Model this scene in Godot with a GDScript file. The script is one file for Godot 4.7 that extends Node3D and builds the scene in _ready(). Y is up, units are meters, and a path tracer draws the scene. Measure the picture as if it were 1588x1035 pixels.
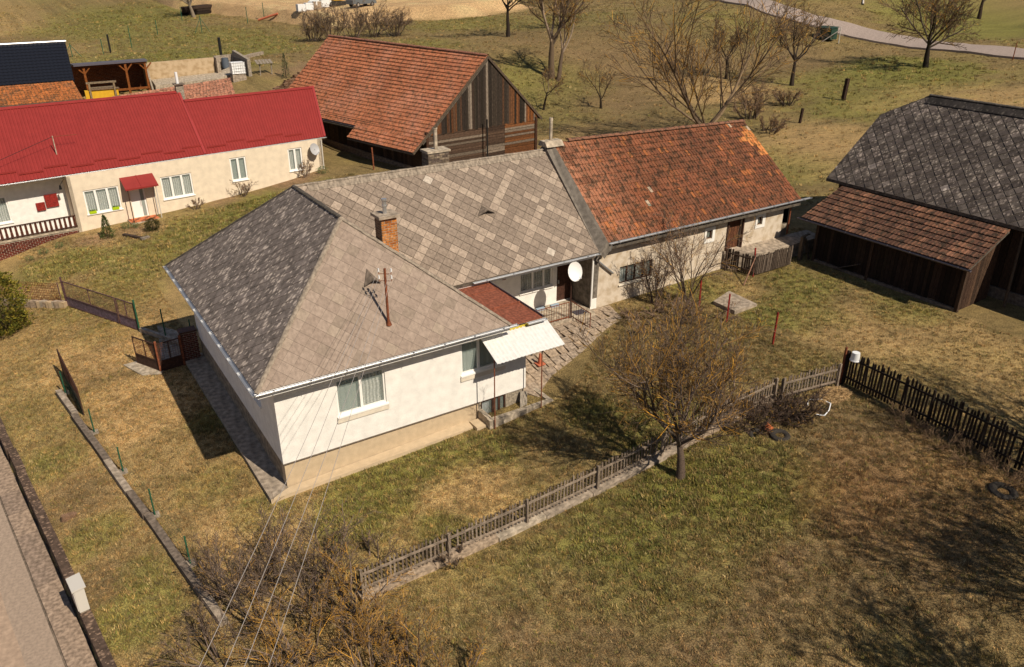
extends Node3D
# A village farmyard seen from the air on a sunny day in early spring.
# X runs along the house front, Z towards the viewer, Y up, metres.

const EYE := Vector3(-5.27, 15.82, 21.86)

# ---------------------------------------------------------------- mesh builder
class MB:
	var o := Vector3.ZERO
	var v := PackedVector3Array()
	var n := PackedVector3Array()
	var uv := PackedVector2Array()
	var c := PackedColorArray()
	var col := Color(1, 1, 1)
	var off := Vector2.ZERO
	func _init(base := Vector3.ZERO):
		o = base
	func tri(a: Vector3, b: Vector3, d: Vector3, ua := Vector2.ZERO, ub := Vector2.ZERO, ud := Vector2.ZERO):
		var m := (d - a).cross(b - a).normalized()
		v.append(a - o); v.append(b - o); v.append(d - o)
		n.append(m); n.append(m); n.append(m)
		uv.append(ua + off); uv.append(ub + off); uv.append(ud + off)
		c.append(col); c.append(col); c.append(col)
	# corners in order round the face; normal along (d-a)x(b-a)
	func quad(a: Vector3, b: Vector3, d: Vector3, e: Vector3):
		var w := a.distance_to(b)
		var h := a.distance_to(e)
		tri(a, b, d, Vector2(0, 0), Vector2(w, 0), Vector2(w, h))
		tri(a, d, e, Vector2(0, 0), Vector2(w, h), Vector2(0, h))
	# face towards `out`
	func face(a: Vector3, b: Vector3, d: Vector3, e: Vector3, out: Vector3):
		if (e - a).cross(b - a).dot(out) >= 0.0:
			quad(a, b, d, e)
		else:
			# keep a-b as the u edge
			quad(e, d, b, a)
	func box(m: Vector3, ax: Vector3, ay: Vector3, az: Vector3):
		for s in [-1.0, 1.0]:
			face(m - ax + ay * s - az, m + ax + ay * s - az, m + ax + ay * s + az, m - ax + ay * s + az, ay * s)
			face(m - ax + az * s - ay, m + ax + az * s - ay, m + ax + az * s + ay, m - ax + az * s + ay, az * s)
			face(m + ax * s - ay - az, m + ax * s + ay - az, m + ax * s + ay + az, m + ax * s - ay + az, ax * s)
	func aabox(a: Vector3, b: Vector3):
		var h := (b - a) * 0.5
		var m := (a + b) * 0.5
		if absf(h.y) >= absf(h.x) and absf(h.y) >= absf(h.z):
			box(m, Vector3(0, h.y, 0), Vector3(h.x, 0, 0), Vector3(0, 0, h.z))
		elif absf(h.z) > absf(h.x):
			box(m, Vector3(0, 0, h.z), Vector3(0, h.y, 0), Vector3(h.x, 0, 0))
		else:
			box(m, Vector3(h.x, 0, 0), Vector3(0, h.y, 0), Vector3(0, 0, h.z))
	# a bar of rectangular section from a to b; `w` across (along side), `t` the other way
	func bar(a: Vector3, b: Vector3, w: float, t: float, side := Vector3.ZERO):
		var d := (b - a).normalized()
		var s := side
		if s == Vector3.ZERO:
			s = Vector3.UP.cross(d)
			if s.length() < 0.01: s = Vector3.RIGHT
		s = (s - d * s.dot(d)).normalized()
		box((a + b) * 0.5, (b - a) * 0.5, s * w * 0.5, d.cross(s) * t * 0.5)
	# flat polygon with thickness `th` along -normal
	func slab(pts: Array, th: Vector3):
		var k := pts.size()
		var mid := Vector3.ZERO
		for q in pts: mid += q / k
		var ex: Vector3 = (pts[1] - pts[0]).normalized()
		var nn := Vector3.ZERO
		for i in k: nn += (pts[i] - mid).cross(pts[(i + 1) % k] - mid)
		nn = nn.normalized()
		var ey := nn.cross(ex)
		var out := -th.normalized()
		var fl := PackedVector2Array()
		for q in pts: fl.append(Vector2((q - pts[0]).dot(ex), (q - pts[0]).dot(ey)))
		var ids := Geometry2D.triangulate_polygon(fl)
		for i in range(0, ids.size(), 3):
			var a: Vector3 = pts[ids[i]]; var b: Vector3 = pts[ids[i + 1]]; var d: Vector3 = pts[ids[i + 2]]
			var fa := fl[ids[i]]; var fb := fl[ids[i + 1]]; var fd := fl[ids[i + 2]]
			if (d - a).cross(b - a).dot(out) < 0.0:
				var tv := b; b = d; d = tv
				var tf := fb; fb = fd; fd = tf
			tri(a, b, d, fa, fb, fd)
			tri(a + th, d + th, b + th, fa, fd, fb)
		for i in k:
			var a: Vector3 = pts[i]; var b: Vector3 = pts[(i + 1) % k]
			face(a, b, b + th, a + th, ((a + b) * 0.5 - mid))
	func tube(a: Vector3, b: Vector3, r0: float, r1: float, k := 8, caps := true):
		var d := (b - a).normalized()
		var s := d.cross(Vector3.UP)
		if s.length() < 0.02: s = d.cross(Vector3.RIGHT)
		s = s.normalized()
		var t := s.cross(d)
		var ln := a.distance_to(b)
		for i in k:
			var e0 := s * cos(TAU * i / k) + t * sin(TAU * i / k)
			var e1 := s * cos(TAU * (i + 1) / k) + t * sin(TAU * (i + 1) / k)
			var p := a + e0 * r0; var q := a + e1 * r0; var x := b + e1 * r1; var y := b + e0 * r1
			var u0 := float(i) / k; var u1 := float(i + 1) / k
			for w in [[p, q, x, e0, e1, e1, Vector2(0, u0), Vector2(0, u1), Vector2(ln, u1)], [p, x, y, e0, e1, e0, Vector2(0, u0), Vector2(ln, u1), Vector2(ln, u0)]]:
				var A: Vector3 = w[0]; var B: Vector3 = w[1]; var C: Vector3 = w[2]
				var flip: bool = (C - A).cross(B - A).dot(e0 + e1) < 0.0
				v.append(A - o); n.append(w[3]); uv.append(w[6] + off)
				if flip:
					v.append(C - o); n.append(w[5]); uv.append(w[8] + off)
					v.append(B - o); n.append(w[4]); uv.append(w[7] + off)
				else:
					v.append(B - o); n.append(w[4]); uv.append(w[7] + off)
					v.append(C - o); n.append(w[5]); uv.append(w[8] + off)
				c.append(col); c.append(col); c.append(col)
			if caps:
				if r0 > 0.002: trif(a, p, q, -d)
				if r1 > 0.002: trif(b, y, x, d)
	func trif(a: Vector3, b: Vector3, d: Vector3, out: Vector3):
		if (d - a).cross(b - a).dot(out) >= 0.0: tri(a, b, d)
		else: tri(a, d, b)
	# cheap tapered twig, k sides, no caps
	func twig(a: Vector3, b: Vector3, r0: float, r1: float, k := 3):
		var d := (b - a).normalized()
		var s := d.cross(Vector3.UP)
		if s.length() < 0.02: s = d.cross(Vector3.RIGHT)
		s = s.normalized()
		var t := s.cross(d)
		var pe := s
		for i in k:
			var an := TAU * (i + 1) / k
			var e := s * cos(an) + t * sin(an)
			var p := a + pe * r0 - o; var q := a + e * r0 - o; var x := b + e * r1 - o; var y := b + pe * r1 - o
			v.append(p); v.append(q); v.append(x)
			n.append(pe); n.append(e); n.append(e)
			v.append(p); v.append(x); v.append(y)
			n.append(pe); n.append(e); n.append(pe)
			for j in 6:
				c.append(col)
				uv.append(Vector2.ZERO)
			pe = e
	func mesh() -> ArrayMesh:
		var a := []
		a.resize(Mesh.ARRAY_MAX)
		a[Mesh.ARRAY_VERTEX] = v
		a[Mesh.ARRAY_NORMAL] = n
		a[Mesh.ARRAY_TEX_UV] = uv
		a[Mesh.ARRAY_COLOR] = c
		var m := ArrayMesh.new()
		m.add_surface_from_arrays(Mesh.PRIMITIVE_TRIANGLES, a)
		return m

# ---------------------------------------------------------------- node helpers
var used := {}
func numbered(called: String) -> String:
	var k: int = used.get(called, 0)
	used[called] = k + 1
	return called if k == 0 else "%s_%03d" % [called, k]
func tag(o: Node, label: String, category: String, group := "", kind := ""):
	if label: o.set_meta("label", label)
	if category: o.set_meta("category", category)
	if group: o.set_meta("group", group)
	if kind: o.set_meta("kind", kind)
func thing(called: String, at: Vector3, label: String, category: String, group := "") -> Node3D:
	var t := Node3D.new()
	t.name = numbered(called)
	add_child(t)
	t.position = at
	tag(t, label, category, group)
	return t
func part(parent: Node, called: String, mb: MB, m: Material) -> MeshInstance3D:
	var o := MeshInstance3D.new()
	o.mesh = mb.mesh()
	o.material_override = m
	if parent == self:
		o.name = numbered(called)
		add_child(o)
		o.position = mb.o
	else:
		o.name = called
		parent.add_child(o, true)
	return o
func piece(parent: Node, called: String, me: Mesh, m: Material, tr: Transform3D) -> MeshInstance3D:
	var o := MeshInstance3D.new()
	o.name = called
	o.mesh = me
	o.material_override = m
	o.transform = tr
	parent.add_child(o, true)
	return o
func stuff(o: Node) -> Node:
	o.set_meta("kind", "stuff")
	return o
func struct(called: String, mb: MB, m: Material) -> MeshInstance3D:
	var o := part(self, called, mb, m)
	o.set_meta("kind", "structure")
	return o

# ---------------------------------------------------------------- terrain shape
const GU := [[-60, -4.5], [-30, -3.0], [-12, -1.6], [-8, -1.1], [-4, -0.4], [0, 0.0], [4, 0.12], [8, 0.38], [12, 0.85], [16, 1.25], [24, 1.55], [34, 1.9], [50, 3.0], [80, 5.2], [130, 8.5], [220, 14.0], [600, 30.0]]
const GV := [[-100, 0.0], [37, 0.0], [44, 0.8], [50, 2.4], [57, 4.0], [64, 4.2], [80, 4.1], [93, 4.0], [105, 4.2], [160, 6.5], [300, 14.0], [700, 28.0]]
func curve(T: Array, t: float) -> float:
	var k := T.size()
	if t <= T[0][0]: return T[0][1]
	if t >= T[k - 1][0]: return T[k - 1][1]
	var i := 0
	while t >= T[i + 1][0]: i += 1
	var x0: float = T[i][0]; var x1: float = T[i + 1][0]; var y0: float = T[i][1]; var y1: float = T[i + 1][1]
	var h := x1 - x0
	var m0: float = (y1 - y0) / h if i == 0 else (y1 - T[i - 1][1]) / (x1 - T[i - 1][0])
	var m1: float = (y1 - y0) / h if i == k - 2 else (T[i + 2][1] - y0) / (T[i + 2][0] - x0)
	var s := (t - x0) / h
	return (2 * s * s * s - 3 * s * s + 1) * y0 + (s * s * s - 2 * s * s + s) * h * m0 + (-2 * s * s * s + 3 * s * s) * y1 + (s * s * s - s * s) * h * m1
func kerb_x(z: float) -> float:
	return -6.49 + 0.12 * z
func yardwall_x(z: float) -> float:
	return -3.86 + 0.142 * z
var hn := FastNoiseLite.new()
func ground(x: float, z: float) -> float:
	var y := curve(GU, x) + curve(GV, -z)
	var far := clampf((absf(x - 8.0) + absf(z) - 26.0) / 30.0, 0.0, 1.0)
	y += hn.get_noise_2d(x, z) * (0.05 + 0.15 * far)
	# the lane lies below the grass bank
	y -= 0.5 * smoothstep(kerb_x(z) + 0.02, kerb_x(z) - 0.12, x)
	# hollow under the house so that no grass stands inside
	if x > 0.3 and x < 15.4 and z < -0.3 and z > -11.2 and (x < 9.2 or z < -4.0): y -= 0.4
	# steep spoil bank below the building site
	y += 1.7 * smoothstep(0.0, 3.0, bank(x, z))
	return y
# positive above the building site's bank
func bank(x: float, z: float) -> float:
	if x < 26.0 or x > 92.0: return -9.0
	var edge := -95.0 + 0.9 * maxf(0.0, x - 46.0) - 3.5 * maxf(0.0, 39.0 - x) + 0.7 * sin(x * 0.5)
	return minf(edge - z, 12.0) - maxf(0.0, x - 58.0) * 1.2
func at(x: float, z: float, dy := 0.0) -> Vector3:
	return Vector3(x, ground(x, z) + dy, z)

# ---------------------------------------------------------------- textures
var T := {}
var TN := {}
func noise(f: float, oct := 3, type := FastNoiseLite.TYPE_SIMPLEX_SMOOTH, sd := 1) -> FastNoiseLite:
	var q := FastNoiseLite.new()
	q.noise_type = type
	q.frequency = f
	q.fractal_octaves = oct
	q.seed = sd
	return q
func grey(q: FastNoiseLite, s: int) -> PackedByteArray:
	var im := q.get_seamless_image(s, s)
	im.convert(Image.FORMAT_L8)
	return im.get_data()
func tex(called: String, s: int, px: Callable, bump := 0.0):
	var d := PackedByteArray()
	d.resize(s * s * 3)
	var g := PackedByteArray()
	g.resize(s * s)
	for y in s:
		for x in s:
			var i := y * s + x
			var q: Vector3 = px.call(i, x, y)
			d[i * 3] = int(clampf(q.x, 0, 1) * 255.0)
			d[i * 3 + 1] = int(clampf(q.y, 0, 1) * 255.0)
			d[i * 3 + 2] = int(clampf(q.z, 0, 1) * 255.0)
			g[i] = d[i * 3]
	T[called] = ImageTexture.create_from_image(Image.create_from_data(s, s, false, Image.FORMAT_RGB8, d))
	if bump > 0.0:
		var b := Image.create_from_data(s, s, false, Image.FORMAT_L8, g)
		b.convert(Image.FORMAT_RGBA8)
		b.bump_map_to_normal_map(bump)
		TN[called] = ImageTexture.create_from_image(b)
func make_textures():
	var a := grey(noise(0.012, 4, FastNoiseLite.TYPE_SIMPLEX_SMOOTH, 3), 512)
	var b := grey(noise(0.12, 3, FastNoiseLite.TYPE_SIMPLEX_SMOOTH, 5), 512)
	var f := grey(noise(0.45, 1, FastNoiseLite.TYPE_SIMPLEX, 7), 512)
	var cell := grey(noise(0.05, 2, FastNoiseLite.TYPE_CELLULAR, 9), 512)
	var W := 1.0 / 255.0
	tex("plaster", 512, func(i, _x, _y):
		var k: float = 0.93 + (a[i] * W - 0.5) * 0.09 + (b[i] * W - 0.5) * 0.06 + (f[i] * W - 0.5) * 0.09
		return Vector3(k, k * 0.995, k * 0.985), 1.5)
	tex("concrete", 512, func(i, _x, _y):
		var k: float = 0.82 + (a[i] * W - 0.5) * 0.42 + (b[i] * W - 0.5) * 0.22 + (f[i] * W - 0.5) * 0.16
		return Vector3(k, k * 0.985, k * 0.96), 3.0)
	tex("stain", 512, func(i, _x, _y):
		var s: float = smoothstep(0.35, 0.85, a[i] * W * 0.75 + b[i] * W * 0.25)
		var k: float = 0.92 + (b[i] * W - 0.5) * 0.14 + (f[i] * W - 0.5) * 0.08
		return Vector3(k * lerpf(1.0, 0.86, s), k * lerpf(1.0, 0.83, s), k * lerpf(1.0, 0.78, s)), 2.0)
	tex("shingle", 512, func(i, _x, _y):
		var k: float = 0.86 + (a[i] * W - 0.5) * 0.24 + (b[i] * W - 0.5) * 0.26 + (f[i] * W - 0.5) * 0.24
		return Vector3(k, k * 0.985, k * 0.96), 3.0)
	# pale crusts of lichen: irregular round spots scattered over the grey
	var crust := PackedFloat32Array()
	crust.resize(512 * 512)
	var rs := RandomNumberGenerator.new()
	rs.seed = 21
	for k in 170:
		var cx := rs.randi() % 512; var cy := rs.randi() % 512
		var rr := rs.randf_range(4.0, 8.0) if rs.randf() < 0.6 else rs.randf_range(8.0, 17.0)
		var st := rs.randf_range(0.65, 1.0)
		var m := int(rr * 1.8)
		for dy in range(-m, m + 1):
			for dx in range(-m, m + 1):
				var i := posmod(cy + dy, 512) * 512 + posmod(cx + dx, 512)
				var q: float = sqrt(dx * dx * 0.7 + dy * dy * 1.3) / rr + (b[i] * W - 0.5) * 1.4
				crust[i] = maxf(crust[i], st * smoothstep(1.0, 0.7, q))
	tex("lichen", 512, func(i, _x, _y):
		var k: float = 0.54 + (a[i] * W - 0.5) * 0.26 + (b[i] * W - 0.5) * 0.24 + (f[i] * W - 0.5) * 0.22
		var l: float = crust[i]
		return Vector3(lerpf(k, 0.97, l), lerpf(k * 0.97, 0.95, l), lerpf(k * 0.95, 0.91, l)), 3.0)
	tex("tile", 512, func(i, _x, _y):
		var s: float = smoothstep(0.52, 0.70, a[i] * W)
		var d: float = smoothstep(0.55, 0.75, b[i] * W) * 0.5
		var k: float = 0.88 + (f[i] * W - 0.5) * 0.20 - 0.30 * s - 0.22 * d
		return Vector3(k, k * lerpf(1.0, 1.12, s), k * lerpf(1.0, 1.15, s)), 2.0)
	# wood: the grain runs along u
	var wn := noise(0.16, 4, FastNoiseLite.TYPE_SIMPLEX_SMOOTH, 40)
	tex("wood", 512, func(i, x, y):
		var g: float = wn.get_noise_2d(x * 0.035, y * 1.1) * 0.5 + 0.5
		var h: float = wn.get_noise_2d(x * 0.16 + 900.0, y * 2.3) * 0.5 + 0.5
		var k: float = 0.66 + 1.15 * (g - 0.5) + 0.55 * (h - 0.5) + (f[i] * W - 0.5) * 0.14
		return Vector3(k, k * 0.97, k * 0.93), 3.0)
	tex("bark", 256, func(i, x, y):
		var g: float = wn.get_noise_2d(x * 0.25, y * 1.3) * 0.5 + 0.5
		var k: float = 0.45 + 0.6 * g + (f[i] * W - 0.5) * 0.2
		return Vector3(k, k * 0.97, k * 0.93), 4.0)
	# short matted grass: many fine strokes
	var s := 1024
	var big := grey(noise(0.006, 4, FastNoiseLite.TYPE_SIMPLEX_SMOOTH, 51), s)
	var mid := grey(noise(0.035, 4, FastNoiseLite.TYPE_SIMPLEX_SMOOTH, 52), s)
	var fin := grey(noise(0.16, 3, FastNoiseLite.TYPE_SIMPLEX_SMOOTH, 53), s)
	var hue := grey(noise(0.05, 3, FastNoiseLite.TYPE_SIMPLEX_SMOOTH, 54), s)
	tex("grass", s, func(i, _x, _y):
		var k: float = 0.74 + (big[i] * W - 0.5) * 0.20 + (mid[i] * W - 0.5) * 0.70 + (fin[i] * W - 0.5) * 0.85
		var h: float = (hue[i] * W - 0.5) * 0.34
		return Vector3(k * (1.0 + h * 0.55), k, k * (1.0 - h * 0.3)), 6.0)
	tex("asphalt", 512, func(i, _x, _y):
		var k: float = 0.80 + (a[i] * W - 0.5) * 0.16 + (f[i] * W - 0.5) * 0.30 + (b[i] * W - 0.5) * 0.10
		return Vector3(k, k * 0.99, k * 0.97), 2.0)
	# lace curtain: folds and a woven motif
	tex("lace", 256, func(i, x, y):
		var fold: float = 0.5 + 0.5 * sin(x * TAU / 32.0 + sin(y * 0.03) * 0.8)
		var mot: float = 0.5 + 0.5 * sin(x * TAU / 16.0) * sin(y * TAU / 21.3)
		var k: float = 0.62 + 0.30 * fold * (0.6 + 0.4 * mot) + (cell[(y * 512 + x)] * W - 0.5) * 0.25
		return Vector3(k, k, k * 0.99))

# ---------------------------------------------------------------- materials
var M := {}
func lin(r: float, g: float, b: float) -> Color:
	return Color(r, g, b).linear_to_srgb()
# colour is linear; mode: 0 = own uv (grain along u), 1 = world triplanar
func mat(called: String, r: float, g: float, b: float, rough := 0.9, t := "", sc := 1.0, mode := 1, vcol := false, nrm := 0.6) -> StandardMaterial3D:
	var m := StandardMaterial3D.new()
	m.resource_name = called
	m.albedo_color = lin(r, g, b)
	m.roughness = rough
	m.metallic_specular = 0.35
	if t:
		m.albedo_texture = T[t]
		if TN.has(t) and nrm > 0.0:
			m.normal_enabled = true
			m.normal_texture = TN[t]
			m.normal_scale = nrm
		m.uv1_scale = Vector3(sc, sc, sc)
		if mode == 1:
			m.uv1_triplanar = true
			m.uv1_world_triplanar = true
			m.uv1_triplanar_sharpness = 9.0
	m.vertex_color_use_as_albedo = vcol
	M[called] = m
	return m
func make_materials():
	mat("ground", 1.0, 1.0, 1.0, 0.95, "grass", 0.42, 1, true, 1.0)
	mat("blades", 1.0, 1.0, 1.0, 0.9, "", 1.0, 0, true)
	mat("twigs", 1.0, 1.0, 1.0, 0.9, "", 1.0, 0, true)
	mat("white_wall", 0.90, 0.885, 0.855, 0.92, "plaster", 0.3, 1, false, 0.06)
	mat("plinth", 0.40, 0.33, 0.25, 0.95, "concrete", 0.45)
	mat("plinth_ochre", 0.60, 0.475, 0.325, 0.95, "plaster", 0.45)  # ochre stain, with warm sunlight on the front painted into the colour
	mat("stone_plinth", 0.42, 0.37, 0.30, 0.95, "concrete", 1.4)
	mat("cream_wall", 0.82, 0.71, 0.56, 0.92, "plaster", 0.25, 1, false, 0.06)
	mat("old_wall", 0.72, 0.62, 0.50, 0.95, "stain", 0.28, 1, false, 1.0)
	mat("old_wall_grey", 0.24, 0.215, 0.19, 0.95, "concrete", 0.5, 1, false, 1.0)  # grey darkened to paint the shade of the upright fire wall face
	mat("white_trim", 0.82, 0.80, 0.76, 0.5)
	mat("reveal", 0.78, 0.71, 0.60, 0.9, "plaster", 0.5)
	mat("concrete", 0.48, 0.405, 0.33, 0.95, "concrete", 0.5, 1, false, 1.0)
	mat("concrete_pale", 0.60, 0.52, 0.42, 0.95, "concrete", 0.5, 1, false, 1.0)
	mat("concrete_dark", 0.24, 0.195, 0.16, 0.95, "concrete", 0.7, 1, false, 1.0)
	mat("gutter", 0.52, 0.53, 0.55, 0.38).metallic = 0.75
	mat("gutter_dark", 0.12, 0.11, 0.13, 0.5).metallic = 0.3
	mat("galv", 0.62, 0.62, 0.62, 0.35).metallic = 0.8
	mat("deck", 0.14, 0.12, 0.10, 0.95, "concrete", 0.6)
	mat("ridge", 0.40, 0.34, 0.28, 0.95, "concrete", 0.9, 1, false, 1.0)
	mat("ridge_dark", 0.13, 0.115, 0.10, 0.95, "concrete", 0.9, 1, false, 1.0)
	mat("shingles", 1, 1, 1, 0.93, "shingle", 0.9, 1, true, 0.5)
	mat("lichen_shingles", 1, 1, 1, 0.93, "lichen", 0.42, 1, true, 1.0)
	mat("tiles", 1, 1, 1, 0.9, "tile", 0.5, 1, true, 0.8)
	mat("brick", 1, 1, 1, 0.9, "concrete", 1.1, 1, true)
	mat("mortar", 0.42, 0.37, 0.31, 0.95, "concrete", 1.0)
	mat("mortar_pale", 0.62, 0.55, 0.46, 0.95, "concrete", 1.0)
	mat("rust", 0.30, 0.10, 0.05, 0.85, "concrete", 0.8)
	mat("rust_roof", 0.34, 0.115, 0.07, 0.6, "concrete", 0.9)
	mat("brown_paint", 0.09, 0.042, 0.03, 0.6, "concrete", 1.0)
	mat("purple_paint", 0.17, 0.09, 0.10, 0.5, "concrete", 1.0)
	mat("red_paint", 0.36, 0.035, 0.028, 0.55, "concrete", 1.2)
	mat("green_paint", 0.02, 0.10, 0.055, 0.5)
	mat("black_paint", 0.015, 0.015, 0.015, 0.5)
	mat("red_metal", 0.29, 0.036, 0.032, 0.45, "plaster", 0.2, 1, false, 0.05)
	mat("red_metal_dark", 0.30, 0.04, 0.038, 0.45)
	mat("fibre", 0.76, 0.765, 0.76, 0.6, "plaster", 0.7)
	mat("yellow_sheet", 0.45, 0.36, 0.04, 0.5)
	mat("curtain", 0.80, 0.80, 0.77, 0.95, "lace", 1.0, 0)
	mat("blind", 0.26, 0.29, 0.27, 0.9)  # greenish grey of glass reflections, painted on a sheet behind the pane
	mat("dish", 0.80, 0.79, 0.77, 0.45)
	mat("dish_grey", 0.40, 0.40, 0.41, 0.45)
	mat("wire", 0.55, 0.50, 0.46, 0.45).metallic = 0.4
	mat("wood", 1, 1, 1, 0.92, "wood", 1.1, 0, true, 1.0)
	mat("asphalt", 0.62, 0.46, 0.345, 0.95, "asphalt", 0.7, 1, false, 0.6)
	mat("asphalt_far", 0.50, 0.41, 0.37, 0.95, "asphalt", 0.5, 1, false, 0.4)
	mat("rubber", 0.055, 0.048, 0.042, 0.8, "concrete", 2.0)
	mat("soil", 0.42, 0.25, 0.15, 0.97, "grass", 0.9, 1, false, 1.0)
	mat("sand", 0.50, 0.33, 0.17, 0.97, "grass", 0.35, 1, false, 1.0)
	mat("plastic_white", 0.74, 0.75, 0.76, 0.45)
	mat("plastic_grey", 0.55, 0.52, 0.47, 0.55)
	mat("orange_plastic", 0.50, 0.15, 0.08, 0.5)
	mat("car_grey", 0.12, 0.13, 0.14, 0.35)
	mat("car_white", 0.72, 0.72, 0.70, 0.3)
	mat("machine_yellow", 0.60, 0.33, 0.02, 0.45)
	mat("black_tile", 0.012, 0.013, 0.018, 0.22)
	mat("pine", 0.45, 0.17, 0.05, 0.65, "wood", 1.0, 0)
	mat("yellow_wall", 0.72, 0.42, 0.03, 0.9, "plaster", 0.4)
	mat("lime", 0.38, 0.52, 0.01, 0.5)
	mat("orange_tile", 0.55, 0.16, 0.06, 0.7)
	mat("sand_wall", 0.62, 0.47, 0.30, 0.95, "stain", 0.25, 1, false, 1.0)
	mat("blue_grey", 0.10, 0.12, 0.15, 0.5)
	mat("pale_blue", 0.33, 0.42, 0.50, 0.6)
	mat("flag_tan", 0.52, 0.41, 0.31, 0.95, "concrete", 0.8, 1, false, 1.0)
	mat("rust_pale", 0.36, 0.20, 0.14, 0.85, "concrete", 0.8)
	mat("purple_sheet", 0.26, 0.19, 0.27, 0.5, "concrete", 0.8)
	mat("green_dark", 0.02, 0.05, 0.035, 0.6)
	mat("ditch", 0.46, 0.35, 0.27, 0.95, "concrete", 0.8, 1, false, 1.0)
	mat("ditch_dark", 0.38, 0.29, 0.23, 0.95, "concrete", 0.8, 1, false, 1.0)
	mat("edging", 0.34, 0.24, 0.18, 0.95, "lichen", 0.6, 1, false, 1.2)
	mat("flag_grey", 0.47, 0.38, 0.30, 0.95, "concrete", 0.8, 1, false, 1.0)
	mat("leaf", 1, 1, 1, 0.75, "", 1.0, 0, true)
	M["leaf"].backlight_enabled = true
	M["leaf"].backlight = Color(0.12, 0.14, 0.04)
	var g := StandardMaterial3D.new()
	g.resource_name = "glass"
	g.albedo_color = Color(0.75, 0.82, 0.80, 0.12)
	g.transparency = BaseMaterial3D.TRANSPARENCY_ALPHA
	g.roughness = 0.03
	g.metallic_specular = 0.6
	M["glass"] = g

# ---------------------------------------------------------------- light and camera
func make_view():
	var cam := Camera3D.new()
	cam.name = "camera"
	add_child(cam)
	cam.position = EYE
	cam.rotation_degrees = Vector3(-25.58, -32.69, 0.0)
	cam.fov = 45.6
	cam.near = 0.1
	cam.far = 1500.0
	cam.current = true
	var sky := ProceduralSkyMaterial.new()
	sky.sky_top_color = Color(0.44, 0.52, 0.66)
	sky.sky_horizon_color = Color(0.80, 0.80, 0.80)
	sky.sky_curve = 0.18
	sky.ground_bottom_color = Color(0.30, 0.25, 0.18)
	sky.ground_horizon_color = Color(0.55, 0.52, 0.46)
	sky.sun_angle_max = 2.0
	var s := Sky.new()
	s.sky_material = sky
	var e := Environment.new()
	e.background_mode = Environment.BG_SKY
	e.sky = s
	e.background_energy_multiplier = 0.50
	e.tonemap_mode = Environment.TONE_MAPPER_LINEAR
	e.tonemap_exposure = 1.27
	e.sdfgi_enabled = true
	e.ssao_enabled = true
	e.ssil_enabled = true
	var we := WorldEnvironment.new()
	we.name = "environment"
	we.environment = e
	add_child(we)
	var sun := DirectionalLight3D.new()
	sun.name = "sun"
	add_child(sun)
	sun.look_at_from_position(Vector3.ZERO, Vector3(-0.17, -0.71, -0.70))
	sun.light_energy = 1.35
	sun.light_color = Color(1.0, 0.945, 0.86)
	sun.light_angular_distance = 0.53
	sun.shadow_enabled = true

# ---------------------------------------------------------------- ground
var gn1 := FastNoiseLite.new()
var gn2 := FastNoiseLite.new()
var gn3 := FastNoiseLite.new()
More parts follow.
